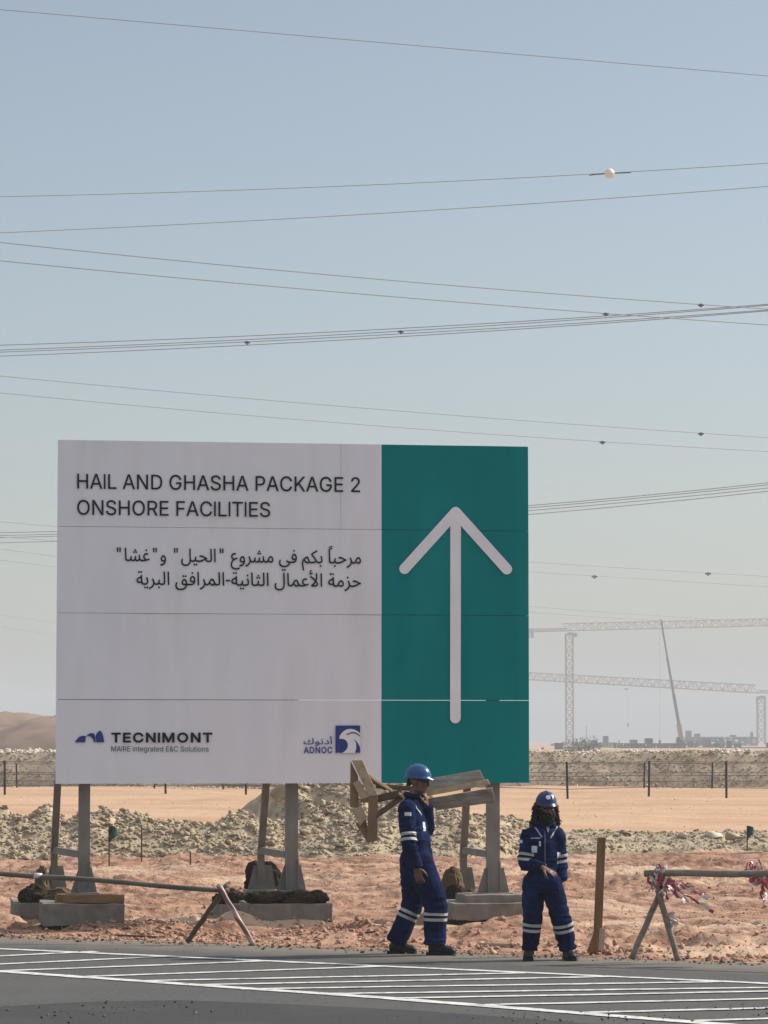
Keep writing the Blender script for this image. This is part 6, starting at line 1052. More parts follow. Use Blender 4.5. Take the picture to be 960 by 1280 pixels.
def head(mb, c, f, up, sc=1.0):
    """skull, jaw, brow, nose, lips, ears; c = middle of the head, f = face direction"""
    f = Vector(f).normalized(); up = (Vector(up) - f * f.dot(Vector(up))).normalized(); l = up.cross(f)
    Mx = Matrix((l, f, up)).transposed(); c = Vector(c)
    def at(x, y, z): return c + Mx @ Vector((x * sc, y * sc, z * sc))
    def e(x, y, z, a, b, d): mb.ell(at(x, y, z), (a * sc, b * sc, d * sc), 0, 16, 10, Mx)
    e(0, -.012, .035, .076, .096, .085)        # skull
    e(0, .022, -.025, .066, .070, .085)        # face
    e(0, .040, -.085, .046, .046, .034)        # chin and jaw
    e(.030, .02, -.075, .032, .05, .034); e(-.030, .02, -.075, .032, .05, .034)
    e(0, .078, .022, .050, .018, .012)         # brow
    e(.036, .070, -.022, .022, .018, .016); e(-.036, .070, -.022, .022, .018, .016)   # cheekbones
    mb.tube([at(0, .086, .016), at(0, .100, -.012), at(0, .109, -.032), at(0, .092, -.042)], [.009 * sc, .011 * sc, .014 * sc, .010 * sc], 8)   # nose
    e(.012, .092, -.036, .010, .012, .008); e(-.012, .092, -.036, .010, .012, .008)
    e(0, .084, -.060, .024, .012, .0065); e(0, .082, -.072, .021, .012, .0075)      # lips
    for s in (-1, 1): e(s * .077, -.008, -.008, .010, .020, .032)                     # ears
    return at, Mx
def helmet(parent, at, Mx, m, base, sc=1.0, tilt=0.0, badge=None):
    """hard hat: dome with ridges, brim and peak"""
    g = MB(); V = []; F = []; nseg, nr = 40, 12
    T = Matrix.Rotation(tilt, 3, 'X')
    def q(x, y, z):
        v = T @ Vector((x, y, z)); return at(v.x, v.y, v.z + .036)
    for j in range(nr + 1):
        ph = PI / 2 * j / nr
        for k in range(nseg):
            t = 2 * PI * k / nseg
            rx, ry = .104, .126
            x, y, z = rx * math.cos(t) * math.cos(ph), -.008 + ry * math.sin(t) * math.cos(ph), .120 * math.sin(ph) ** .92
            rid = math.exp(-(x / .018) ** 2) * .008 * math.sin(ph) + .004 * (math.exp(-((x - .045) / .012) ** 2) + math.exp(-((x + .045) / .012) ** 2)) * math.sin(ph)
            V.append(q(x, y, z + rid))
    for j in range(nr):
        for k in range(nseg): F.append([j * nseg + k, j * nseg + (k + 1) % nseg, (j + 1) * nseg + (k + 1) % nseg, (j + 1) * nseg + k])
    o0 = len(V)
    # brim ring, longer at the front as a peak
    for ring, (ex, dz) in enumerate(((0, 0), (1, -.006), (1, -.012), (-.1, -.010))):
        for k in range(nseg):
            t = 2 * PI * k / nseg; fr_ = max(0, math.sin(t)) ** 2.2
            w = (.008 + .034 * fr_) * ex
            V.append(q((.104 + w * .55) * math.cos(t), -.008 + (.126 + w) * math.sin(t), dz - (.014 * fr_ if ex == 1 else 0)))
    for r_ in range(3):
        for k in range(nseg): F.append([o0 + r_ * nseg + (k + 1) % nseg, o0 + r_ * nseg + k, o0 + (r_ + 1) * nseg + k, o0 + (r_ + 1) * nseg + (k + 1) % nseg])
    h = g.add(V, F).build('helmet', m, parent, True)
    for (bx, bz, rr) in (badge or []):
        t = PI / 2 - bx; ph = bz
        c0 = Vector((.108 * math.cos(t) * math.cos(ph), -.008 + .132 * math.sin(t) * math.cos(ph), .128 * math.sin(ph) ** .92))
        nrm = Vector((c0.x / .108 ** 2, (c0.y + .008) / .132 ** 2, c0.z / .128 ** 2)).normalized()
        a = nrm.orthogonal().normalized(); b = nrm.cross(a); c0 = c0 + nrm * .006; V2 = [q(*(c0 + nrm * .002))]
        for k in range(16): V2.append(q(*(c0 + (a * math.cos(k * PI / 8) + b * math.sin(k * PI / 8)) * rr)))
        MB().add(V2, [[0, 1 + k, 1 + (k + 1) % 16] for k in range(16)]).build('sticker_and_glint', M_badge, h)
    # inner headband and chin strap
    return h
def glasses(parent, at):
    g = MB()
    for s in (-1, 1):
        pts = []
        for k in range(14):
            t = 2 * PI * k / 14; pts.append((s * .034 + .029 * math.cos(t), .0, .010 + .019 * math.sin(t) - .004 * math.cos(t) * s * 0))
        front = [at(x, .102 - 6.5 * (abs(x) - .0) ** 2, z) for x, _, z in pts]; back = [at(x, .098 - 6.5 * abs(x) ** 2, z) for x, _, z in pts]
        g.add(front + back, [list(range(14)), list(range(14, 28))[::-1]] + [[k, k + 14, (k + 1) % 14 + 14, (k + 1) % 14] for k in range(14)])
        g.tube([at(s * .062, .078, .016), at(s * .078, .05, .014), at(s * .080, -.005, .010)], .003, 6)
    g.tube([at(-.008, .104, .014), at(0, .106, .016), at(.008, .104, .014)], .003, 6)
    return g.build('sunglasses', M_glass, parent, True)
def stripe(parent, me, A, B, t0, t1, rmax, name='reflective_stripe', m=None, off=.003):
    """a band of the coverall between two cuts across a limb, lifted off the cloth"""
    A, B = Vector(A), Vector(B); d = (B - A).normalized()
    b = bmesh.new(); b.from_mesh(me)
    def far(v):
        w = v.co - A; s = w.dot(d); return s < t0 - .05 or s > t1 + .05 or (w - d * s).length > rmax
    bmesh.ops.delete(b, geom=[v for v in b.verts if far(v)], context='VERTS')
    bmesh.ops.bisect_plane(b, geom=b.verts[:] + b.edges[:] + b.faces[:], plane_co=A + d * t0, plane_no=-d, clear_outer=True)
    bmesh.ops.bisect_plane(b, geom=b.verts[:] + b.edges[:] + b.faces[:], plane_co=A + d * t1, plane_no=d, clear_outer=True)
    b.normal_update()
    N_ = {v: v.normal.copy() for v in b.verts}
    for v in b.verts: v.co += N_[v] * off
    out = bpy.data.meshes.new(name); b.to_mesh(out); b.free()
    return link(name, out, m or M_refl, parent, True)
def patch(parent, me, c, n, w, h, name, m, off=.004, up=(0, 0, 1), rad=.12):
    """small badge: the piece of the cloth inside a w x h window, lifted"""
    c, n = Vector(c), Vector(n).normalized(); up = (Vector(up) - n * n.dot(Vector(up))).normalized(); s = up.cross(n)
    b = bmesh.new(); b.from_mesh(me)
    bmesh.ops.delete(b, geom=[v for v in b.verts if abs((v.co - c).dot(s)) > w / 2 + .04 or abs((v.co - c).dot(up)) > h / 2 + .04 or abs((v.co - c).dot(n)) > rad or v.normal.dot(n) < .15], context='VERTS')
    for ax, q in ((s, w / 2), (-s, w / 2), (up, h / 2), (-up, h / 2)):
        bmesh.ops.bisect_plane(b, geom=b.verts[:] + b.edges[:] + b.faces[:], plane_co=c + ax * q, plane_no=ax, clear_outer=True)
    b.normal_update(); N_ = {v: v.normal.copy() for v in b.verts}
    for v in b.verts: v.co += N_[v] * off
    out = bpy.data.meshes.new(name); b.to_mesh(out); b.free()
    return link(name, out, m, parent, True)
def boot(parent, ankle, d, sc=1.0):
    a = Vector(ankle); d = Vector((d[0], d[1], 0)).normalized(); s = Vector((-d.y, d.x, 0)); g = MB()
    g.tube([a + Vector((0, 0, .11)), a + Vector((0, 0, .02)), a - d * .005 + Vector((0, 0, -.045))], [.052, .050, .048], 14)
    z = -a.z
    g.tube([a - d * .062 + Vector((0, 0, z + .045)), a - d * .03 + Vector((0, 0, z + .05)), a + d * .04 + Vector((0, 0, z + .055)), a + d * .11 + Vector((0, 0, z + .046)), a + d * .165 + Vector((0, 0, z + .038)), a + d * .192 + Vector((0, 0, z + .028))],
           [(.032, .036), (.038, .048), (.041, .052), (.047, .044), (.044, .036), (.026, .022)], 14, 0, s)
    up = fuse(g, .008, 3)
    o = link('boot', up, M_boot, parent, True)
    sl = MB(); V = []
    for z_ in (z + .002, z + .024):
        for x, w in ((-.085, .022), (-.07, .034), (-.02, .038), (.05, .040), (.12, .050), (.175, .044), (.198, .022)):
            V.append(a + d * x + s * w + Vector((0, 0, z_)))
        for x, w in ((.198, .022), (.175, .044), (.12, .050), (.05, .040), (-.02, .038), (-.07, .034), (-.085, .022)):
            V.append(a + d * x - s * w + Vector((0, 0, z_)))
    n = 14; sl.add(V, [list(range(n))[::-1], list(range(n, 2 * n))] + [[k, (k + 1) % n, n + (k + 1) % n, n + k] for k in range(n)]).build('sole', M_gap, o)
    return o

def folds(joints):
    """cloth folds: broad drape plus tighter creases near the bending joints"""
    def fn(C):
        d = .009 * NZ.n3(C[:, 0] * 9, C[:, 1] * 9, C[:, 2] * 4) + .006 * (.5 - np.abs(NZ.n3(C[:, 0] * 15 + 4, C[:, 1] * 15, C[:, 2] * 9)))
        for (j, r, a) in joints:
            w = np.exp(-(np.linalg.norm(C - np.array(j), axis=1) / r) ** 2)
            d = d + w * a * 1.6 * (1 - 2 * np.abs(NZ.n3(C[:, 0] * 6 + 3, C[:, 1] * 6, C[:, 2] * 26)))
        return d
    return fn

def person(loc, label, J, fwd, helm, glassy=True, hs=1.0, tilt=0.0):
    e = empty('person', loc, label, 'person')
    rt = Vector((fwd[1], -fwd[0], 0)).normalized(); F_ = Vector((*fwd, 0)).normalized()
    # ---- body: one continuous figure (under the clothes too)
    b = MB()
    at, Mx = head(b, J['head'], J['face'], J.get('up', (0, 0, 1)), hs)
    chain(b, [J['head'] + Vector((0, 0, -.06)) - F_ * .02, J['neck'], J['chest']], [.052, .056, .075])
    chain(b, [J['neck'] - Vector((0, 0, .04)), J['chest'], J['waist'], J['pelvis'], J['pelvis'] - Vector((0, 0, .08))], [(.10, .06), (.145, .095), (.125, .09), (.145, .10), (.10, .08)], rt)
    for s in 'RL':
        chain(b, [J['chest'].lerp(J['sh' + s], .4), J['sh' + s], J['el' + s], J['wr' + s]], [.05, .052, .038, .026])
        chain(b, [J['pelvis'].lerp(J['hip' + s], .5), J['hip' + s], J['kn' + s], J['an' + s] ], [.07, .08, .052, .036])
        chain(b, [J['an' + s], J['an' + s] - Vector((0, 0, J['an' + s].z - .045)) , J['an' + s] + Vector((*J['ft' + s], 0)).normalized() * .12 - Vector((0, 0, J['an' + s].z - .03))], [.036, .036, .024])
        hd, hn_, ht, hc = J['ha' + s]
        hand(b, J['wr' + s], hd, hn_, ht, hc, hs)
    body = link('body', fuse(b, .0045, 2), M_skin, e, True)
    # ---- coverall
    c = MB()
    chain(c, [J['neck'] - Vector((0, 0, .015)), J['neck'].lerp(J['chest'], .35), J['chest'], J['waist'], J['pelvis'], J['pelvis'] - Vector((0, 0, .10))], J['torso'], rt, 20)
    for s in 'RL':
        chain(c, [J['chest'].lerp(J['sh' + s], .45) + Vector((0, 0, .03)), J['sh' + s], J['sh' + s].lerp(J['el' + s], .5), J['el' + s], J['el' + s].lerp(J['wr' + s], .55), J['wr' + s]], J['arm'])
        chain(c, [J['pelvis'].lerp(J['hip' + s], .6) + Vector((0, 0, .03)), J['hip' + s], J['hip' + s].lerp(J['kn' + s], .5), J['kn' + s], J['kn' + s].lerp(J['an' + s], .5), J['an' + s] + Vector((0, 0, .0))], J['leg' + s])
    # collar
    col = MB(); pts = []
    for k in range(15):
        t = PI * 2 * (k / 14) * .80 + PI * .20 + math.atan2(F_.y, F_.x); pts.append(J['neck'] + Vector((math.cos(t) * .078, math.sin(t) * .078, .012 + .012 * -math.cos(t - math.atan2(F_.y, F_.x)))))
    c.tube(pts, .022, 8)
    cm = fuse(c, .0075, 5, .6)
    wrinkle(cm, folds([(J['el' + s], .13, .010) for s in 'RL'] + [(J['kn' + s], .16, .009) for s in 'RL'] + [(J['pelvis'] - Vector((0, 0, .08)), .17, .010), (J['waist'], .14, .009)] + [(J['an' + s], .13, .011) for s in 'RL'] + [(J['sh' + s], .11, .006) for s in 'RL']))
    cov = link('coverall', cm, M_navy, e, True)
    for s in 'RL':
        k, a = J['kn' + s], J['an' + s]; q = J.get('kband', .065)
        for t in (q, q + .052): stripe(cov, cm, k, a, t, t + .028, .15)
        sh, el = J['sh' + s], J['el' + s]; L_ = (el - sh).length; ab = L_ * J.get('aband' + s, .74)
        for t in (ab, ab + .050): stripe(cov, cm, sh, el, t, t + .026, .105)
        boot(e, J['an' + s], J['ft' + s])
    helmet(body, at, Mx, helm, e, hs * 1.0, tilt, J.get('badge'))
    if glassy: glasses(body, at)
    return e, body, cov, cm, at, Mx

V3 = Vector
# ---- the man walking right with the wooden barricade on his shoulder
W1 = P(525, 1192, 30.15); W1.z = 0.002
f1 = Vector((.955, -.30)); r1_ = Vector((-.30, -.955, 0))
J1 = dict(head=V3((-.012, 0, 1.615)), face=(.93, -.34, -.10), neck=V3((-.055, .01, 1.465)), chest=V3((-.075, .0, 1.25)), waist=V3((-.035, 0, 1.02)), pelvis=V3((-.035, 0, .86)),
          shR=V3((-.125, -.165, 1.365)), elR=V3((-.105, -.245, 1.07)), wrR=V3((-.035, -.235, .815)), haR=((.25, -.05, -1), (.3, .9, .1), (1, -.2, 0), .35),
          shL=V3((-.02, .165, 1.365)), elL=V3((.07, .12, 1.155)), wrL=V3((.065, .02, 1.385)), haL=((-.10, -.25, 1), (-.9, .2, 0), (0, -1, .3), .75),
          hipR=V3((.005, -.095, .84)), knR=V3((.145, -.11, .47)), anR=V3((.140, -.11, .10)), ftR=(1, -.15),
          hipL=V3((-.055, .095, .84)), knL=V3((-.065, .10, .47)), anL=V3((-.225, .10, .10)), ftL=(1, -.05),
          torso=[(.065, .065), (.130, .09), (.185, .124), (.162, .124), (.175, .148), (.13, .12)], arm=[.065, .082, .074, .067, .062, .056],
          legR=[.11, .128, .122, .110, .104, .097], legL=[.11, .125, .118, .102, .096, .090], kband=.075, abandR=.80, abandL=.62)
p1, b1, c1, cm1, at1, Mx1 = person(W1, 'worker in navy coverall and bright blue helmet walking right with timber on his shoulder', J1, f1, M_helm1, True, 1.0, .06)
patch(c1, cm1, (.055, -.10, 1.19), (.75, -.65, 0), .045, .085, 'chest_badge', M_badge)
patch(c1, cm1, (-.115, -.25, 1.31), (.1, -1, .1), .06, .035, 'sleeve_patch', M_badge)
stripe(c1, cm1, J1['neck'] + V3((0, -.02, 0)), J1['shR'] + V3((0, 0, 0)), .118, .130, .16, 'shoulder_stripe', M_refl)
g = MB(); rh = random.Random(2)
for k in range(60):
    t = rh.uniform(.9, 5.4) - PI / 2; v = Vector((math.cos(t - PI/2) * .074, math.sin(t - PI/2) * .088 - .012, rh.uniform(-.045, .04)))
    if v.y > .03: continue
    g.ell(at1(*v), (.014, .014, .018), 0, 6, 4)
g.build('hair', M_hair, b1, True)

# ---- the bearded man facing the road
W2 = P(685, 1198, 29.4); W2.z = 0.002
f2 = Vector((.12, -1))
J2 = dict(head=V3((-.012, -.02, 1.385)), face=(.22, -1, -.10), neck=V3((-.025, 0, 1.225)), chest=V3((-.045, 0, 1.03)), waist=V3((-.05, 0, .84)), pelvis=V3((-.045, 0, .70)),
          shR=V3((-.175, -.02, 1.135)), elR=V3((-.215, -.045, .885)), wrR=V3((-.055, -.225, .845)), haR=((.75, -.25, -.42), (.25, .2, -.9), (.3, -.8, -.1), .12),
          shL=V3((.085, .03, 1.135)), elL=V3((.120, .05, .88)), wrL=V3((.138, .01, .715)), haL=((.06, -.1, -1), (-1, .1, 0), (0, -1, 0), .35),
          hipR=V3((-.130, 0, .68)), knR=V3((-.145, -.045, .37)), anR=V3((-.172, .0, .095)), ftR=(-.12, -1),
          hipL=V3((.03, 0, .68)), knL=V3((.128, -.05, .365)), anL=V3((.180, .0, .095)), ftL=(.22, -1),
          torso=[(.06, .06), (.110, .08), (.148, .104), (.136, .104), (.152, .118), (.115, .10)], arm=[.058, .070, .063, .056, .051, .043],
          legR=[.090, .100, .090, .078, .076, .072], legL=[.090, .100, .092, .084, .084, .080], kband=.03, abandR=.66, abandL=.70,
          badge=[(-.12, .50, .024), (.42, .62, .017)])  # larger disc is a sticker, the smaller one a painted sun glint
p2, b2, c2, cm2, at2, Mx2 = person(W2, 'bearded long haired worker in navy coverall and dark blue helmet facing the road', J2, f2, M_helm2, True, .93, .05)
patch(c2, cm2, (-.125, -.1, 1.005), (-.1, -1, 0), .050, .060, 'chest_badge', M_badge)
patch(c2, cm2, (-.075, -.1, 1.055), (.0, -1, 0), .016, .045, 'pocket_pen', M_badge)
patch(c2, cm2, (-.115, -.1, 1.105), (-.1, -1, 0), .090, .010, 'pocket_trim', M_refl)
patch(c2, cm2, (-.225, -.04, 1.075), (-.7, -.7, 0), .055, .028, 'sleeve_patch', M_badge)
patch(c2, cm2, (.110, -.1, .955), (.2, -1, 0), .035, .040, 'chest_badge', M_badge)
patch(c2, cm2, (-.03, -.1, .96), (0, -1, 0), .010, .42, 'zip', mat('zip_metal', (.10, .11, .14), rough=.5), .005)
stripe(c2, cm2, J2['neck'], J2['shR'], .088, .099, .12, 'shoulder_stripe', M_refl)
stripe(c2, cm2, J2['neck'], J2['shL'], .088, .099, .12, 'shoulder_stripe', M_refl)
# pale undershirt showing in the open collar
V = [at2(-.022, .075, -.150), at2(.022, .075, -.150), at2(.006, .093, -.235), at2(-.006, .093, -.235)]
V = [v + V3((0, 0, 0)) for v in V] + [v + V3((0, .012, 0)) for v in V]
MB().add(V, [[0, 1, 2, 3], [7, 6, 5, 4], [0, 4, 5, 1], [1, 5, 6, 2], [2, 6, 7, 3], [3, 7, 4, 0]]).build('undershirt', M_shirt, c2)
def curls(parent, name, at, fn, n, seed, r=(.010, .020), ln=3):
    rr = random.Random(seed); g = MB()
    for k in range(n):
        v, dv = fn(rr); pts = [Vector(v)]; ph = rr.uniform(0, 6); a = rr.uniform(.006, .014)
        for i in range(6):
            pts.append(Vector(v) + Vector(dv) * (i + 1) / 6 + Vector((math.cos(ph + i * 1.9), math.sin(ph + i * 1.9), math.sin(ph * 2 + i)) ) * a)
        q = rr.uniform(*r); g.tube([at(*p) for p in pts], [q, q * 1.05, q, q * .95, q * .85, q * .65, q * .3], 6)
    return g.build(name, M_hair, parent, True)
def hair_fn(rr):
    t = rr.uniform(-PI, PI); t = t if abs(t) > 1.1 else math.copysign(1.1 + rr.random() * .6, t)
    z = rr.uniform(-.13, .05); ro = rr.uniform(.9, 1.18) + max(0, -.02 - z) * 3.0
    x, y = math.sin(t) * .080 * ro, math.cos(t) * .070 * ro * (1 if abs(t) > 1.3 else .75) - .02
    return (x, min(y, .035), z), (math.sin(t) * rr.uniform(.01, .05), math.cos(t) * .02 - .01, -rr.uniform(.03, .085))
curls(b2, 'hair', at2, hair_fn, 1100, 6, (.0035, .0075))
def beard_fn(rr):
    x = rr.uniform(-.066, .066); z = rr.uniform(-.115, -.044) if abs(x) > .028 else rr.uniform(-.125, -.068)
    if abs(x) > .05: z = rr.uniform(-.10, -.01)
    y = .082 - 9 * x * x + rr.uniform(-.02, .012)
    return (x, y, z), (x * .12, rr.uniform(.0, .020), -rr.uniform(.03, .065))
curls(b2, 'beard', at2, beard_fn, 420, 9, (.003, .006))
g = MB()
for s in (-1, 1):
    g.tube([at2(s * .003, .103, -.050), at2(s * .018, .100, -.053), at2(s * .036, .084, -.070)], [.007, .008, .006], 6)
g.build('moustache', M_hair, b2, True)

# ---- the wooden barricade carried on the shoulder
M_wood_l = mat('pale_timber', (0.44, 0.30, 0.175), (0.54, 0.39, 0.24), scale=3, rough=.85, stretch=(3, 3, 3), bump=.3, bscale=16, c3=(0.33, 0.24, 0.155), scale3=4, spec=.15)
M_wood_b = mat('brown_board', (0.26, 0.155, 0.09), (0.34, 0.21, 0.125), scale=3, rough=.85, bump=.35, bscale=14, c3=(0.20, 0.115, 0.065), scale3=3, spec=.15)
M_wood_g = mat('weathered_board', (0.25, 0.215, 0.175), (0.38, 0.34, 0.28), scale=5, rough=.9, stretch=(1, 5, 5), bump=.4, bscale=18, c3=(0.18, 0.15, 0.12), scale3=6, spec=.15)
M_wood_d = mat('dark_batten', (0.09, 0.065, 0.042), (0.15, 0.11, 0.07), scale=4, rough=.85, bump=.3, bscale=14, spec=.15)
YBR = 30.36
br_c = P(500, 1000, YBR)
br = empty('wooden_barricade', br_c, 'upturned wooden barricade of planks and battens carried on the walking worker\'s shoulder', 'barricade')
def Q(px, py, dY=0.0): return P(px, py, YBR + dY) - br_c
def slab(name, quad, th, m, dYs=(0, 0, 0, 0), push=(0, 1, 0)):
    q = [Q(*p, d) for p, d in zip(quad, dYs)]; pv = Vector(push) * th; V = q + [v + pv for v in q]
    return MB().add(V, [[0, 1, 2, 3], [7, 6, 5, 4], [0, 4, 5, 1], [1, 5, 6, 2], [2, 6, 7, 3], [3, 7, 4, 0]]).build(name, m, br, bevel=.004)
def batten(name, a, b, w, t, m, da=0, db=0):
    return MB().plank(Q(*a, da), Q(*b, db), (0, w * .25, w), t).build(name, m, br, bevel=.003)
# right: two wide weathered boards nailed to a pale edge rail
slab('board', [(522, 975.5), (600, 962), (605.5, 974.5), (522, 991)], .022, M_wood_g, (.02, .02, -.02, -.02), (0, .9, -.3))
slab('edge_rail', [(522, 991), (609.5, 974), (613, 980.5), (522, 997.5)], .05, M_wood_l, (-.03, -.03, -.04, -.04))
slab('board', [(528, 1000), (615.5, 985), (619, 1003), (547, 1013)], .022, M_wood_g, (.0, .0, .05, .05), (0, .9, .3))
# left: end frame with two side boards, two spacer blocks
slab('end_board', [(439.5, 950), (453, 950), (472, 993), (460.5, 994)], .10, M_wood_l, (-.05, -.05, -.05, -.05))
slab('end_board', [(460.5, 994.4), (472.3, 993.6), (472, 1051), (459, 1054)], .09, M_wood_b, (-.06, -.06, -.02, -.02))
slab('side_board', [(438, 951), (447.5, 970), (448.5, 1010), (437.3, 1009)], .03, M_wood_b, (0, .02, .02, 0))
slab('side_board', [(444.5, 1030), (456, 1020), (461, 1040), (459.5, 1053.5)], .03, M_wood_b, (.0, .0, .02, .02))
slab('spacer_block', [(441, 979), (449, 975), (460.5, 996), (452, 999.5)], .09, M_wood_l, (-.045, -.045, -.045, -.045))
slab('spacer_block', [(439, 1012), (452, 1008), (458.8, 1022), (450, 1033)], .09, M_wood_l, (-.045, -.045, -.045, -.045))
slab('spacer_edge', [(452, 999.7), (460.5, 996.3), (460.5, 1003), (454, 1004)], .07, M_wood_b, (-.03, -.03, -.03, -.03))
batten('batten', (459, 968.5), (500, 995.5), .030, .03, M_wood_l, -.03, .03)
batten('batten', (459, 972.5), (482, 986), .03, .03, M_wood_d, .03, .05)
batten('batten', (470, 999), (502, 991.5), .062, .045, M_wood_d, .03, .0)
batten('batten', (470, 1020), (503, 996), .055, .045, M_wood_d, -.02, .02)
batten('long_rail', (470, 982.5), (545, 988), .036, .04, M_wood_d, .05, .03)
batten('long_rail', (498, 992), (512, 1003), .028, .035, M_wood_l, -.02, .03)

# ================================================================== overhead wires
M_wire = mat('conductor', (0.22, 0.215, 0.21), rough=.6, metal=.3)
M_damper = mat('damper', (0.05, 0.05, 0.05), rough=.6)
def wire(pts, z, r, label, group=None, dampers=(), z1=None, m=None):
    """pts: three or more photo pixels along the wire; z: height above ground at its ends"""
    z1 = z if z1 is None else z1
    W = []
    x0, x1 = pts[0][0], pts[-1][0]
    co = np.polyfit([p[0] for p in pts], [p[1] for p in pts], min(2, len(pts) - 1))
    a, b = H(x0, np.polyval(co, x0), z), H(x1, np.polyval(co, x1), z1)
    ia, ib = 1 / a.y, 1 / b.y
    for k in range(-22, 59):
        t = k / 40; x = x0 + (x1 - x0) * t
        Y = 1 / (ia + (ib - ia) * t)
        W.append(P(x, float(np.polyval(co, x)), Y))
    mb = MB(); mb.tube(W, r * .76, 6)
    o = mb.build('power_line', m or M_wire, None, True); tag(o, label, 'power line', group or 'overhead power lines')
    for dx in dampers:
        t = (dx - x0) / (x1 - x0); Y = 1 / (ia + (ib - ia) * t); c = P(dx, float(np.polyval(co, dx)), Y)
        s = Y / F_PX
        g = MB(); g.bar(c + Vector((-3.6 * s, 0, -.6 * s)), c + Vector((3.6 * s, 0, -.9 * s)), 1.3 * s, seg=8); g.bar(c + Vector((0, 0, 1.0 * s)), c + Vector((0, 0, -3.4 * s)), 1.5 * s, seg=8)
        g.build('spacer_clamp', M_damper, o)
    return o, a, b, co
R_ = .032
wire([(0, 12), (480, 53.5), (960, 95)], 30, .018, 'topmost single wire, falling to the right across the sky')
o_, wa, wb, wc = wire([(0, 246), (480, 230.5), (960, 204)], 34, .022, 'thin wire carrying the white marker ball')
wire([(0, 291), (480, 266.5), (960, 233)], 32, .022, 'thin wire just below the one with the marker ball, rising right')
wire([(0, 303), (480, 349.5), (875, 381), (960, 386)], 31, .036, 'upper wire of the falling pair that crosses the bundle at right', None, (876,))
wire([(0, 326), (480, 369.5), (757, 392.5), (960, 406)], 30, .036, 'lower wire of the falling pair that crosses the bundle at right', None, (757,))
for i, (a, m, b, dm) in enumerate(((431.5, 411.6, 380.3, ()), (437.6, 415.2, 381.6, (501,)), (440.2, 418.5, 387.4, (309,)), (445.2, 422, 388.6, ()))):
    wire([(0, a), (480, m), (960, b)], 31.5, .036, ('topmost', 'second', 'third', 'lowest')[i] + ' wire of the four in the bundle rising right above the billboard', None, dm)
wire([(0, 470), (480, 512.2), (876, 541.5), (960, 547)], 30, .036, 'upper wire of the falling pair just above the billboard', None, (876,))
wire([(0, 491), (480, 533), (753, 552), (960, 564.5)], 30, .036, 'lower wire of the falling pair just above the billboard', None, (753,))
for i, (a, b, dz) in enumerate(((666, 603.5, 0), (669.5, 606, 0), (672, 610, 0), (678.5, 614, 0))):
    wire([(0, a), (480, (a + b) / 2 + 10.5), (960, b)], 31, .058, ('topmost', 'second', 'third', 'lowest')[i] + ' wire of the far bundle that passes behind the billboard', None, ())
wire([(0, 652), (480, 690), (960, 720.5)], 30, .058, 'upper far wire emerging behind the green panel and falling right', None, (885,))
wire([(0, 671), (480, 703), (960, 733.5)], 30, .058, 'lower far wire emerging behind the green panel and falling right', None, (743,))
for i, (a, m, b) in enumerate(((686, 742, 778), (700, 751, 783))):
    wire([(0, a), (480, m), (960, b)], 31, .065, ('upper', 'lower') [i] + ' of two faint hazy wires far behind the billboard')
for i, (a, b) in enumerate(((768, 800), (783, 815))):
    wire([(-60, a - 9), (70, a + 10.5), (400, a + 44)], 33, .075, ('upper', 'lower')[i] + ' of the two faintest wires low at the left edge')
# marker ball
t = 762 / 960; Yb = 1 / (1 / wa.y + (1 / wb.y - 1 / wa.y) * t); cb = P(762, float(np.polyval(wc, 762)) + .6, Yb)
s = Yb / F_PX
e = empty('marker_ball', cb, 'white aviation marker ball hung on the upper power line', 'marker ball')
M_ball = mat('marker_ball_white', (0.66, 0.58, 0.50), (0.78, 0.74, 0.70), scale=.6, rough=.4)
g = MB(); g.ell((0, 0, 0), 6.4 * s, 0, 28, 18); g.tube([(6.6 * s * math.cos(q), 6.6 * s * math.sin(q), 0) for q in [k * PI / 12 for k in range(25)]], .5 * s, 6); g.build('ball', M_ball, e, True)
dxw = (P(770, float(np.polyval(wc, 770)), Yb) - P(762, float(np.polyval(wc, 762)), Yb)).normalized()
g = MB(); g.tube([-dxw * 26 * s + Vector((0, 0, -1.0 * s)), -dxw * 20 * s, -dxw * 6 * s, dxw * 6 * s, dxw * 20 * s, dxw * 27 * s + Vector((0, 0, -.6 * s))], [.5 * s, .9 * s, .8 * s, .8 * s, .9 * s, .5 * s], 6); g.build('armour_rod', M_damper, e)

# ================================================================== fences on the sand
M_post = mat('black_post', (0.012, 0.012, 0.012), rough=.7)
M_fwire = mat('fence_wire', (0.10, 0.09, 0.08), rough=.7)
def fence(xs_, ytop, ybot, Y, r, label):
    c = P(480, ybot, Y); e = empty('wire_fence', (c.x, c.y, 0), label, 'fence', 'wire fences below the bank')
    pts = []
    for x in xs_:
        b = P(x, ybot + .6 * math.sin(x * .37), Y + .4 * math.sin(x)); b.z = -.05 + gz(b.x, b.y); t = P(x, ytop + .8 * math.sin(x * .71), b.y); t.x = b.x + .03 * math.sin(x * 2)
        pts.append((b, t)); g = MB(); o0 = Vector(e.location)
        g.bar(b - o0, t - o0, r, seg=8); g.build('post', M_post, e)
    g = MB()
    for f_ in (.30, .62, .97):
        for (b, t), (b2_, t2) in zip(pts, pts[1:]): g.bar(b.lerp(t, f_) - o0, b2_.lerp(t2, f_) - o0, .012, seg=4)
    g.build('wires', M_fwire, e)
fence([6 + 100.5 * k for k in range(-2, 8)] + [811, 908, 1004, 1100], 951.5, 995, 113.5, .042, 'front row of tall black fence posts with thin wires on the sand')
fence([21 + 86 * k for k in range(-2, 9)] + [805, 890, 976, 1062], 953.5, 984.5, 133.0, .036, 'rear row of shorter black fence posts close to the earth bank')

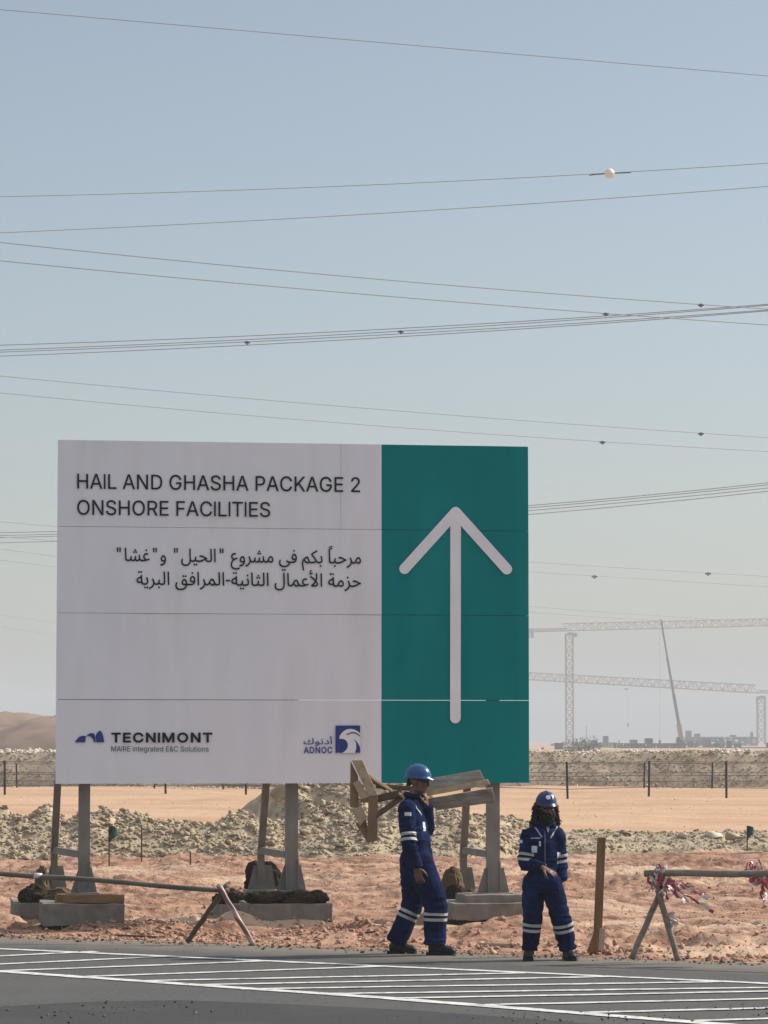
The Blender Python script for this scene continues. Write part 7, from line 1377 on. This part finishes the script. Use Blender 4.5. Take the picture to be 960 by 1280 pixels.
# ================================================================== cranes and works in the haze
M_crane = mat('crane_steel', (0.27, 0.15, 0.055), (0.33, 0.19, 0.075), scale=.4, rough=.6)
M_cgrey = mat('crane_grey', (0.20, 0.19, 0.18), rough=.7)
M_cweight = mat('counterweight', (0.30, 0.29, 0.27), rough=.9)
def lattice(mb, a, b, w, h, n, r, upv=(0, 0, 1), tri=False):
    """truss from a to b; w across, h along upv"""
    a, b, upv = Vector(a), Vector(b), Vector(upv); d = (b - a).normalized(); s = d.cross(upv).normalized(); u = s.cross(d)
    if tri: offs = [s * (-w / 2), s * (w / 2), u * h]
    else: offs = [s * (-w / 2) , s * (w / 2), s * (w / 2) + u * h, s * (-w / 2) + u * h]
    for o in offs: mb.bar(a + o, b + o, r)
    k = len(offs)
    for i in range(n):
        p, q = a.lerp(b, i / n), a.lerp(b, (i + 1) / n)
        for j in range(k):
            o0, o1 = offs[j], offs[(j + 1) % k]
            if i % 2: o0, o1 = o1, o0
            mb.bar(p + o0, q + o1, r * .6); mb.bar(q + offs[j], q + offs[(j + 1) % k], r * .5)
YC1 = 1350.0
def tower_crane(label, Y, mast, ztop_py, mast_w, jib_low, jib_h, cj, up_tail, trolley=None, cab_side=1):
    base = P(mast[0], mast[1], Y); base.z = -.05; top = P(mast[0] + .5, ztop_py, Y)
    e = empty('tower_crane', base, label, 'tower crane', 'tower cranes in the haze'); o0 = base
    g = MB(); s = Y / F_PX; hgt = top.z - base.z
    lattice(g, (0, 0, 0), (0, 0, hgt), mast_w * s, mast_w * s, int(hgt / (mast_w * s * 1.15)), .14 * Y / 640, (0, 1, 0)); g.build('mast', M_crane, e)
    g = MB(); (x0, y0, d0), (x1, y1, d1) = jib_low
    A, B = P(x0, y0, Y + d0) - o0, P(x1, y1, Y + d1) - o0
    lattice(g, A, B, 1.3 * jib_h * s, jib_h * s, max(8, int((B - A).length / (jib_h * s * 1.1))), .105 * Y / 640, tri=True); g.build('jib', M_crane, e)
    A2, B2 = P(*cj[0], Y) - o0, P(*cj[1], Y + cj[2]) - o0; g = MB(); lattice(g, A2, B2, 1.8, 1.1, 8, .09 * Y / 640); g.build('counter_jib', M_crane, e)
    g = MB()
    for k in range(3):
        t = .80 + .10 * k; c = A2.lerp(B2, t); q_ = 1.5; g.box((c.x - .55 * q_, c.y - 1.2, c.z - 1.7 * q_), (c.x + .35 * q_, c.y + 1.2, c.z + .9 * q_))
    g.build('counterweight', M_cweight, e)
    c = top - o0; g = MB(); g.box((c.x - 1.0, c.y - 1, c.z - .7), (c.x + 1.0, c.y + 1, c.z + .5)); g.build('slewing_ring', M_cgrey, e)
    g = MB(); g.add([(c.x + cab_side * 1.0, c.y - 1.4, c.z - 1.5), (c.x + cab_side * 2.7, c.y - 1.4, c.z - 1.5), (c.x + cab_side * 2.9, c.y - 1.4, c.z + .1), (c.x + cab_side * 1.0, c.y - 1.4, c.z + .3),
                     (c.x + cab_side * 1.0, c.y, c.z - 1.5), (c.x + cab_side * 2.7, c.y, c.z - 1.5), (c.x + cab_side * 2.9, c.y, c.z + .1), (c.x + cab_side * 1.0, c.y, c.z + .3)],
                    [[0, 1, 2, 3], [7, 6, 5, 4], [0, 4, 5, 1], [1, 5, 6, 2], [2, 6, 7, 3], [3, 7, 4, 0]]); g.build('cab', M_cgrey, e)
    if trolley:
        (tx, ty), (hx, hy) = trolley
        u = (tx - x0) / (x1 - x0); Yt = Y + d0 + (d1 - d0) * u
        t, h = P(tx, ty, Yt) - o0, P(hx, hy, Yt) - o0
        g = MB(); g.box((t.x - 1, t.y - .6, t.z - .6), (t.x + 1, t.y + .6, t.z)); tr = g.build('trolley', M_cgrey, e)
        g = MB(); g.bar(t, h, .035, seg=4); g.build('hoist_rope', M_cgrey, tr)
        g = MB(); g.tube([h + Vector((0, 0, .5)), h, h - Vector((0, 0, .8)), h - Vector((0, 0, 1.6))], [.15, .5, .45, .12], 8); g.build('hook_block', M_cgrey, tr)
    return e
tower_crane('tower crane whose slim mast stands nearest the billboard, jib reaching right', YC1, (712.5, 942), 792, 9.0, ((704, 788.5, 0), (1120, 778, 60)), 9.0, ((708, 788.5), (655, 790), -5), None, None, 1)
tower_crane('tower crane at the right edge with its mast cut by the frame, jib reaching left', 1480.0, (952.5, 942), 871, 9.5, ((944, 866, 0), (600, 846, 150)), 9.5, ((948, 866), (1020, 869), 0), None, ((783, 860.5), (785, 905)), -1)

M_boom = mat('boom_grey', (0.10, 0.095, 0.09), (0.15, 0.14, 0.13), scale=.5, rough=.6)
M_boom2 = mat('boom_orange', (0.30, 0.17, 0.10), rough=.6)
YM = 950.0
mb0 = P(858, 944, YM); mb0.z = -.05
mc = empty('mobile_crane', mb0, 'mobile crane with a long leaning telescopic boom between the tower cranes', 'mobile crane')
def MP(px, py): return P(px, py, YM) - mb0
sec = [((853.5, 938), (848.5, 905), 1.1, M_boom2), ((848.5, 905), (842, 868), .72, M_boom), ((842, 868), (834, 822), .55, M_boom), ((834, 822), (826.5, 776), .42, M_boom)]
for a, b, w, m in sec:
    MB().plank(MP(*a), MP(*b), (w * 1.2, 0, 0), w * 1.3).build('boom_section', m, mc)
MB().bar(MP(826.5, 776), MP(825.5, 774), .3, seg=6).build('boom_head', M_boom, mc)
MB().bar(MP(824.8, 777), MP(824.8, 924), .03, seg=4).build('hoist_rope', M_boom, mc)
h = MP(824.8, 926); MB().tube([h + Vector((0, 0, .4)), h, h - Vector((0, 0, .6)), h - Vector((0, 0, 1.0))], [.1, .4, .35, .08], 8).build('hook_block', M_boom, mc)
MB().bar(MP(850, 915), MP(858, 940), .14, seg=6).build('luffing_ram', M_boom, mc)
g = MB(); g.box((-3.2, -1.3, .7), (5.0, 1.3, 1.25)); g.build('chassis', M_boom, mc, bevel=.05)
g = MB(); g.add([(3.2, -1.2, 1.25), (5.0, -1.2, 1.25), (5.0, -1.2, 2.0), (4.6, -1.2, 2.8), (3.2, -1.2, 2.8), (3.2, 1.2, 1.25), (5.0, 1.2, 1.25), (5.0, 1.2, 2.0), (4.6, 1.2, 2.8), (3.2, 1.2, 2.8)],
     [[0, 1, 2, 3, 4], [9, 8, 7, 6, 5], [0, 5, 6, 1], [1, 6, 7, 2], [2, 7, 8, 3], [3, 8, 9, 4], [4, 9, 5, 0]]); g.build('driver_cab', M_cgrey, mc)
g = MB(); g.box((-3.0, -1.2, 1.25), (-.6, 1.2, 2.5)); g.build('counterweight', M_cweight, mc, bevel=.05)
for x in (-2.3, -.9, 1.6, 3.2):
    for y in (-1.15, 1.15): MB().tube([(x, y - .18, .55), (x, y - .2, .55), (x, y + .2, .55), (x, y + .18, .55)], [.42, .55, .55, .42], 16, 0, (1, 0, 0)).build('wheel', M_post, mc)

# plant buildings
M_plant = mat('plant_grey', (0.11, 0.115, 0.12), (0.15, 0.155, 0.16), scale=.3, rough=.9)
M_plant_d = mat('plant_dark', (0.07, 0.07, 0.07), rough=.9)
def frame_building(x0, x1, ytop, ybot, Y, nb, ns, label, depth=14, m=M_plant):
    """open structural frame: slabs, columns, a few infill walls"""
    a, b = P(x0, ybot, Y), P(x1, ytop, Y); w = b.x - a.x; hgt = b.z + .05
    e = empty('plant_building', ((a.x + b.x) / 2, Y, -.05), label, 'building', 'plant buildings in the haze')
    g = MB()
    for s_ in range(ns + 1): z = hgt * s_ / ns; g.box((-w / 2 - .3, -.3, z - .25), (w / 2 + .3, depth, z))
    g.build('floor_slabs', m, e)
    g = MB()
    for i in range(nb + 1):
        x = -w / 2 + w * i / nb
        for y in (0, depth - .5): g.box((x - .22, y + .01, 0), (x + .22, y + .45, hgt - .26))
    g.build('columns', m, e)
    rr = random.Random(nb * 7 + ns); g = MB()
    for s_ in range(ns):
        for i in range(nb):
            if rr.random() < .85:
                x = -w / 2 + w * i / nb; z = hgt * s_ / ns; hh = (hgt / ns - .3) * rr.choice((.6, 1, 1)); g.box((x + .25, .12, z + .02), (x + w / nb - .25, .3, z + hh))
    g.build('infill_wall', M_plant_d if m is M_plant_d else m, e)
    for k in range(max(2, nb // 3)):
        x = rr.uniform(-w / 2, w / 2); hh = rr.uniform(.6, 2.2)
        g = MB(); g.box((x, 3, hgt + .01), (x + rr.uniform(.4, 2.2), 5, hgt + hh)); g.build('roof_unit', m, e)
    return e
frame_building(773, 856, 929, 941, 800, 10, 2, 'low dark plant building under construction left of the leaning boom', 12, M_plant_d)
frame_building(857, 946, 921, 938, 1150, 12, 4, 'pale multi storey plant frame to the right of the leaning boom', 16)
frame_building(664, 708, 935, 941, 1150, 6, 1, 'low grey plant shed beside the billboard edge', 12)
frame_building(720, 770, 928, 941, 950, 7, 3, 'hazy plant frame between the slim mast and the dark building', 12)
frame_building(702, 958, 934, 942, 860, 26, 1, 'long low dark pipe rack along the plain under the cranes', 10, M_plant_d)
frame_building(862, 905, 926, 942, 900, 5, 2, 'hazy grey process hall right of the boom foot', 20, M_plant)
frame_building(664, 700, 938, 944, 700, 4, 1, 'dark low site cabin row touching the billboard edge', 8, M_plant_d)
frame_building(905, 962, 934, 942, 800, 7, 1, 'low pale site shed under the right hand crane', 8)
M_stack = mat('stack_grey', (0.16, 0.16, 0.16), rough=.8)
for i, (x, yt, Y, w, lab) in enumerate(((758, 925, 1240, 2.2, 'thin vessel column above the hazy plant frame'), (790, 925, 940, 2.6, 'dark round vessel above the low dark building, left one'), (811, 923, 940, 2.8, 'dark round vessel above the low dark building, right one'),
                                     (733, 908, 1350, .5, 'faint thin lattice mast right of the slim crane mast'), (774, 926, 1100, .8, 'short flare stack at the left end of the dark building'))):
    b = P(x, 941, Y); b.z = -.05; t = P(x, yt, Y); s = Y / F_PX; hh = t.z - b.z
    e = empty('process_column', b, lab, 'column', 'columns of the far plant')
    r_ = w * s
    MB().tube([(0, 0, 0), (0, 0, hh * .96), (0, 0, hh * .985), (0, 0, hh)], [r_, r_, r_ * .8, r_ * .3], 12).build('shell', M_stack, e, True)
    g = MB()
    for f_ in (.5, .75, .93): g.tube([(0, 0, hh * f_), (0, 0, hh * f_ + .25)], r_ * 1.35, 12)
    g.build('platform', M_stack, e)

# bushes on the plain below the slim crane
M_leaf = mat('bush_leaf', (0.05, 0.065, 0.03), (0.085, 0.095, 0.045), scale=1, rough=.8)
def bush(px, py, Y, w, h, label, seed):
    rr = random.Random(seed); g = MB(); b = P(px, py, Y)
    for k in range(420):
        a, q, z = rr.uniform(0, 2 * PI), rr.random() ** .6, rr.random() ** .8
        c = Vector((math.cos(a) * q * w * (1 - .55 * z), math.sin(a) * q * w * .8 * (1 - .55 * z), z * h * (.75 + .4 * math.sin(a * 3 + seed))))
        n = Vector((rr.gauss(0, 1), rr.gauss(0, 1), rr.gauss(0, 1) + .4)).normalized(); u = n.orthogonal().normalized() * rr.uniform(.06, .16); v = n.cross(u) * .5
        g.add([c - u, c - v, c + u, c + v], [[0, 1, 2, 3]])
    e = empty('bush', (b.x, b.y, -.05), label, 'bush', 'bushes on the far plain')
    g.build('foliage', M_leaf, e)
    g = MB()
    for k in range(5): a = rr.uniform(0, 6); g.bar((0, 0, -.1), (math.cos(a) * w * .4, math.sin(a) * w * .4, h * .6), .04, r1=.015)
    g.build('stems', M_rod, e)
for i, (x, w, h) in enumerate(((713, 1.3, 1.3), (722, 1.5, 1.6), (731, 1.4, 1.5), (741, 1.6, 1.7))):
    bush(x, 945, 480, w * 1.4, h * 1.4, ('leftmost', 'second', 'third', 'rightmost')[i] + ' of the four grey green bushes below the slim crane mast', i + 1)
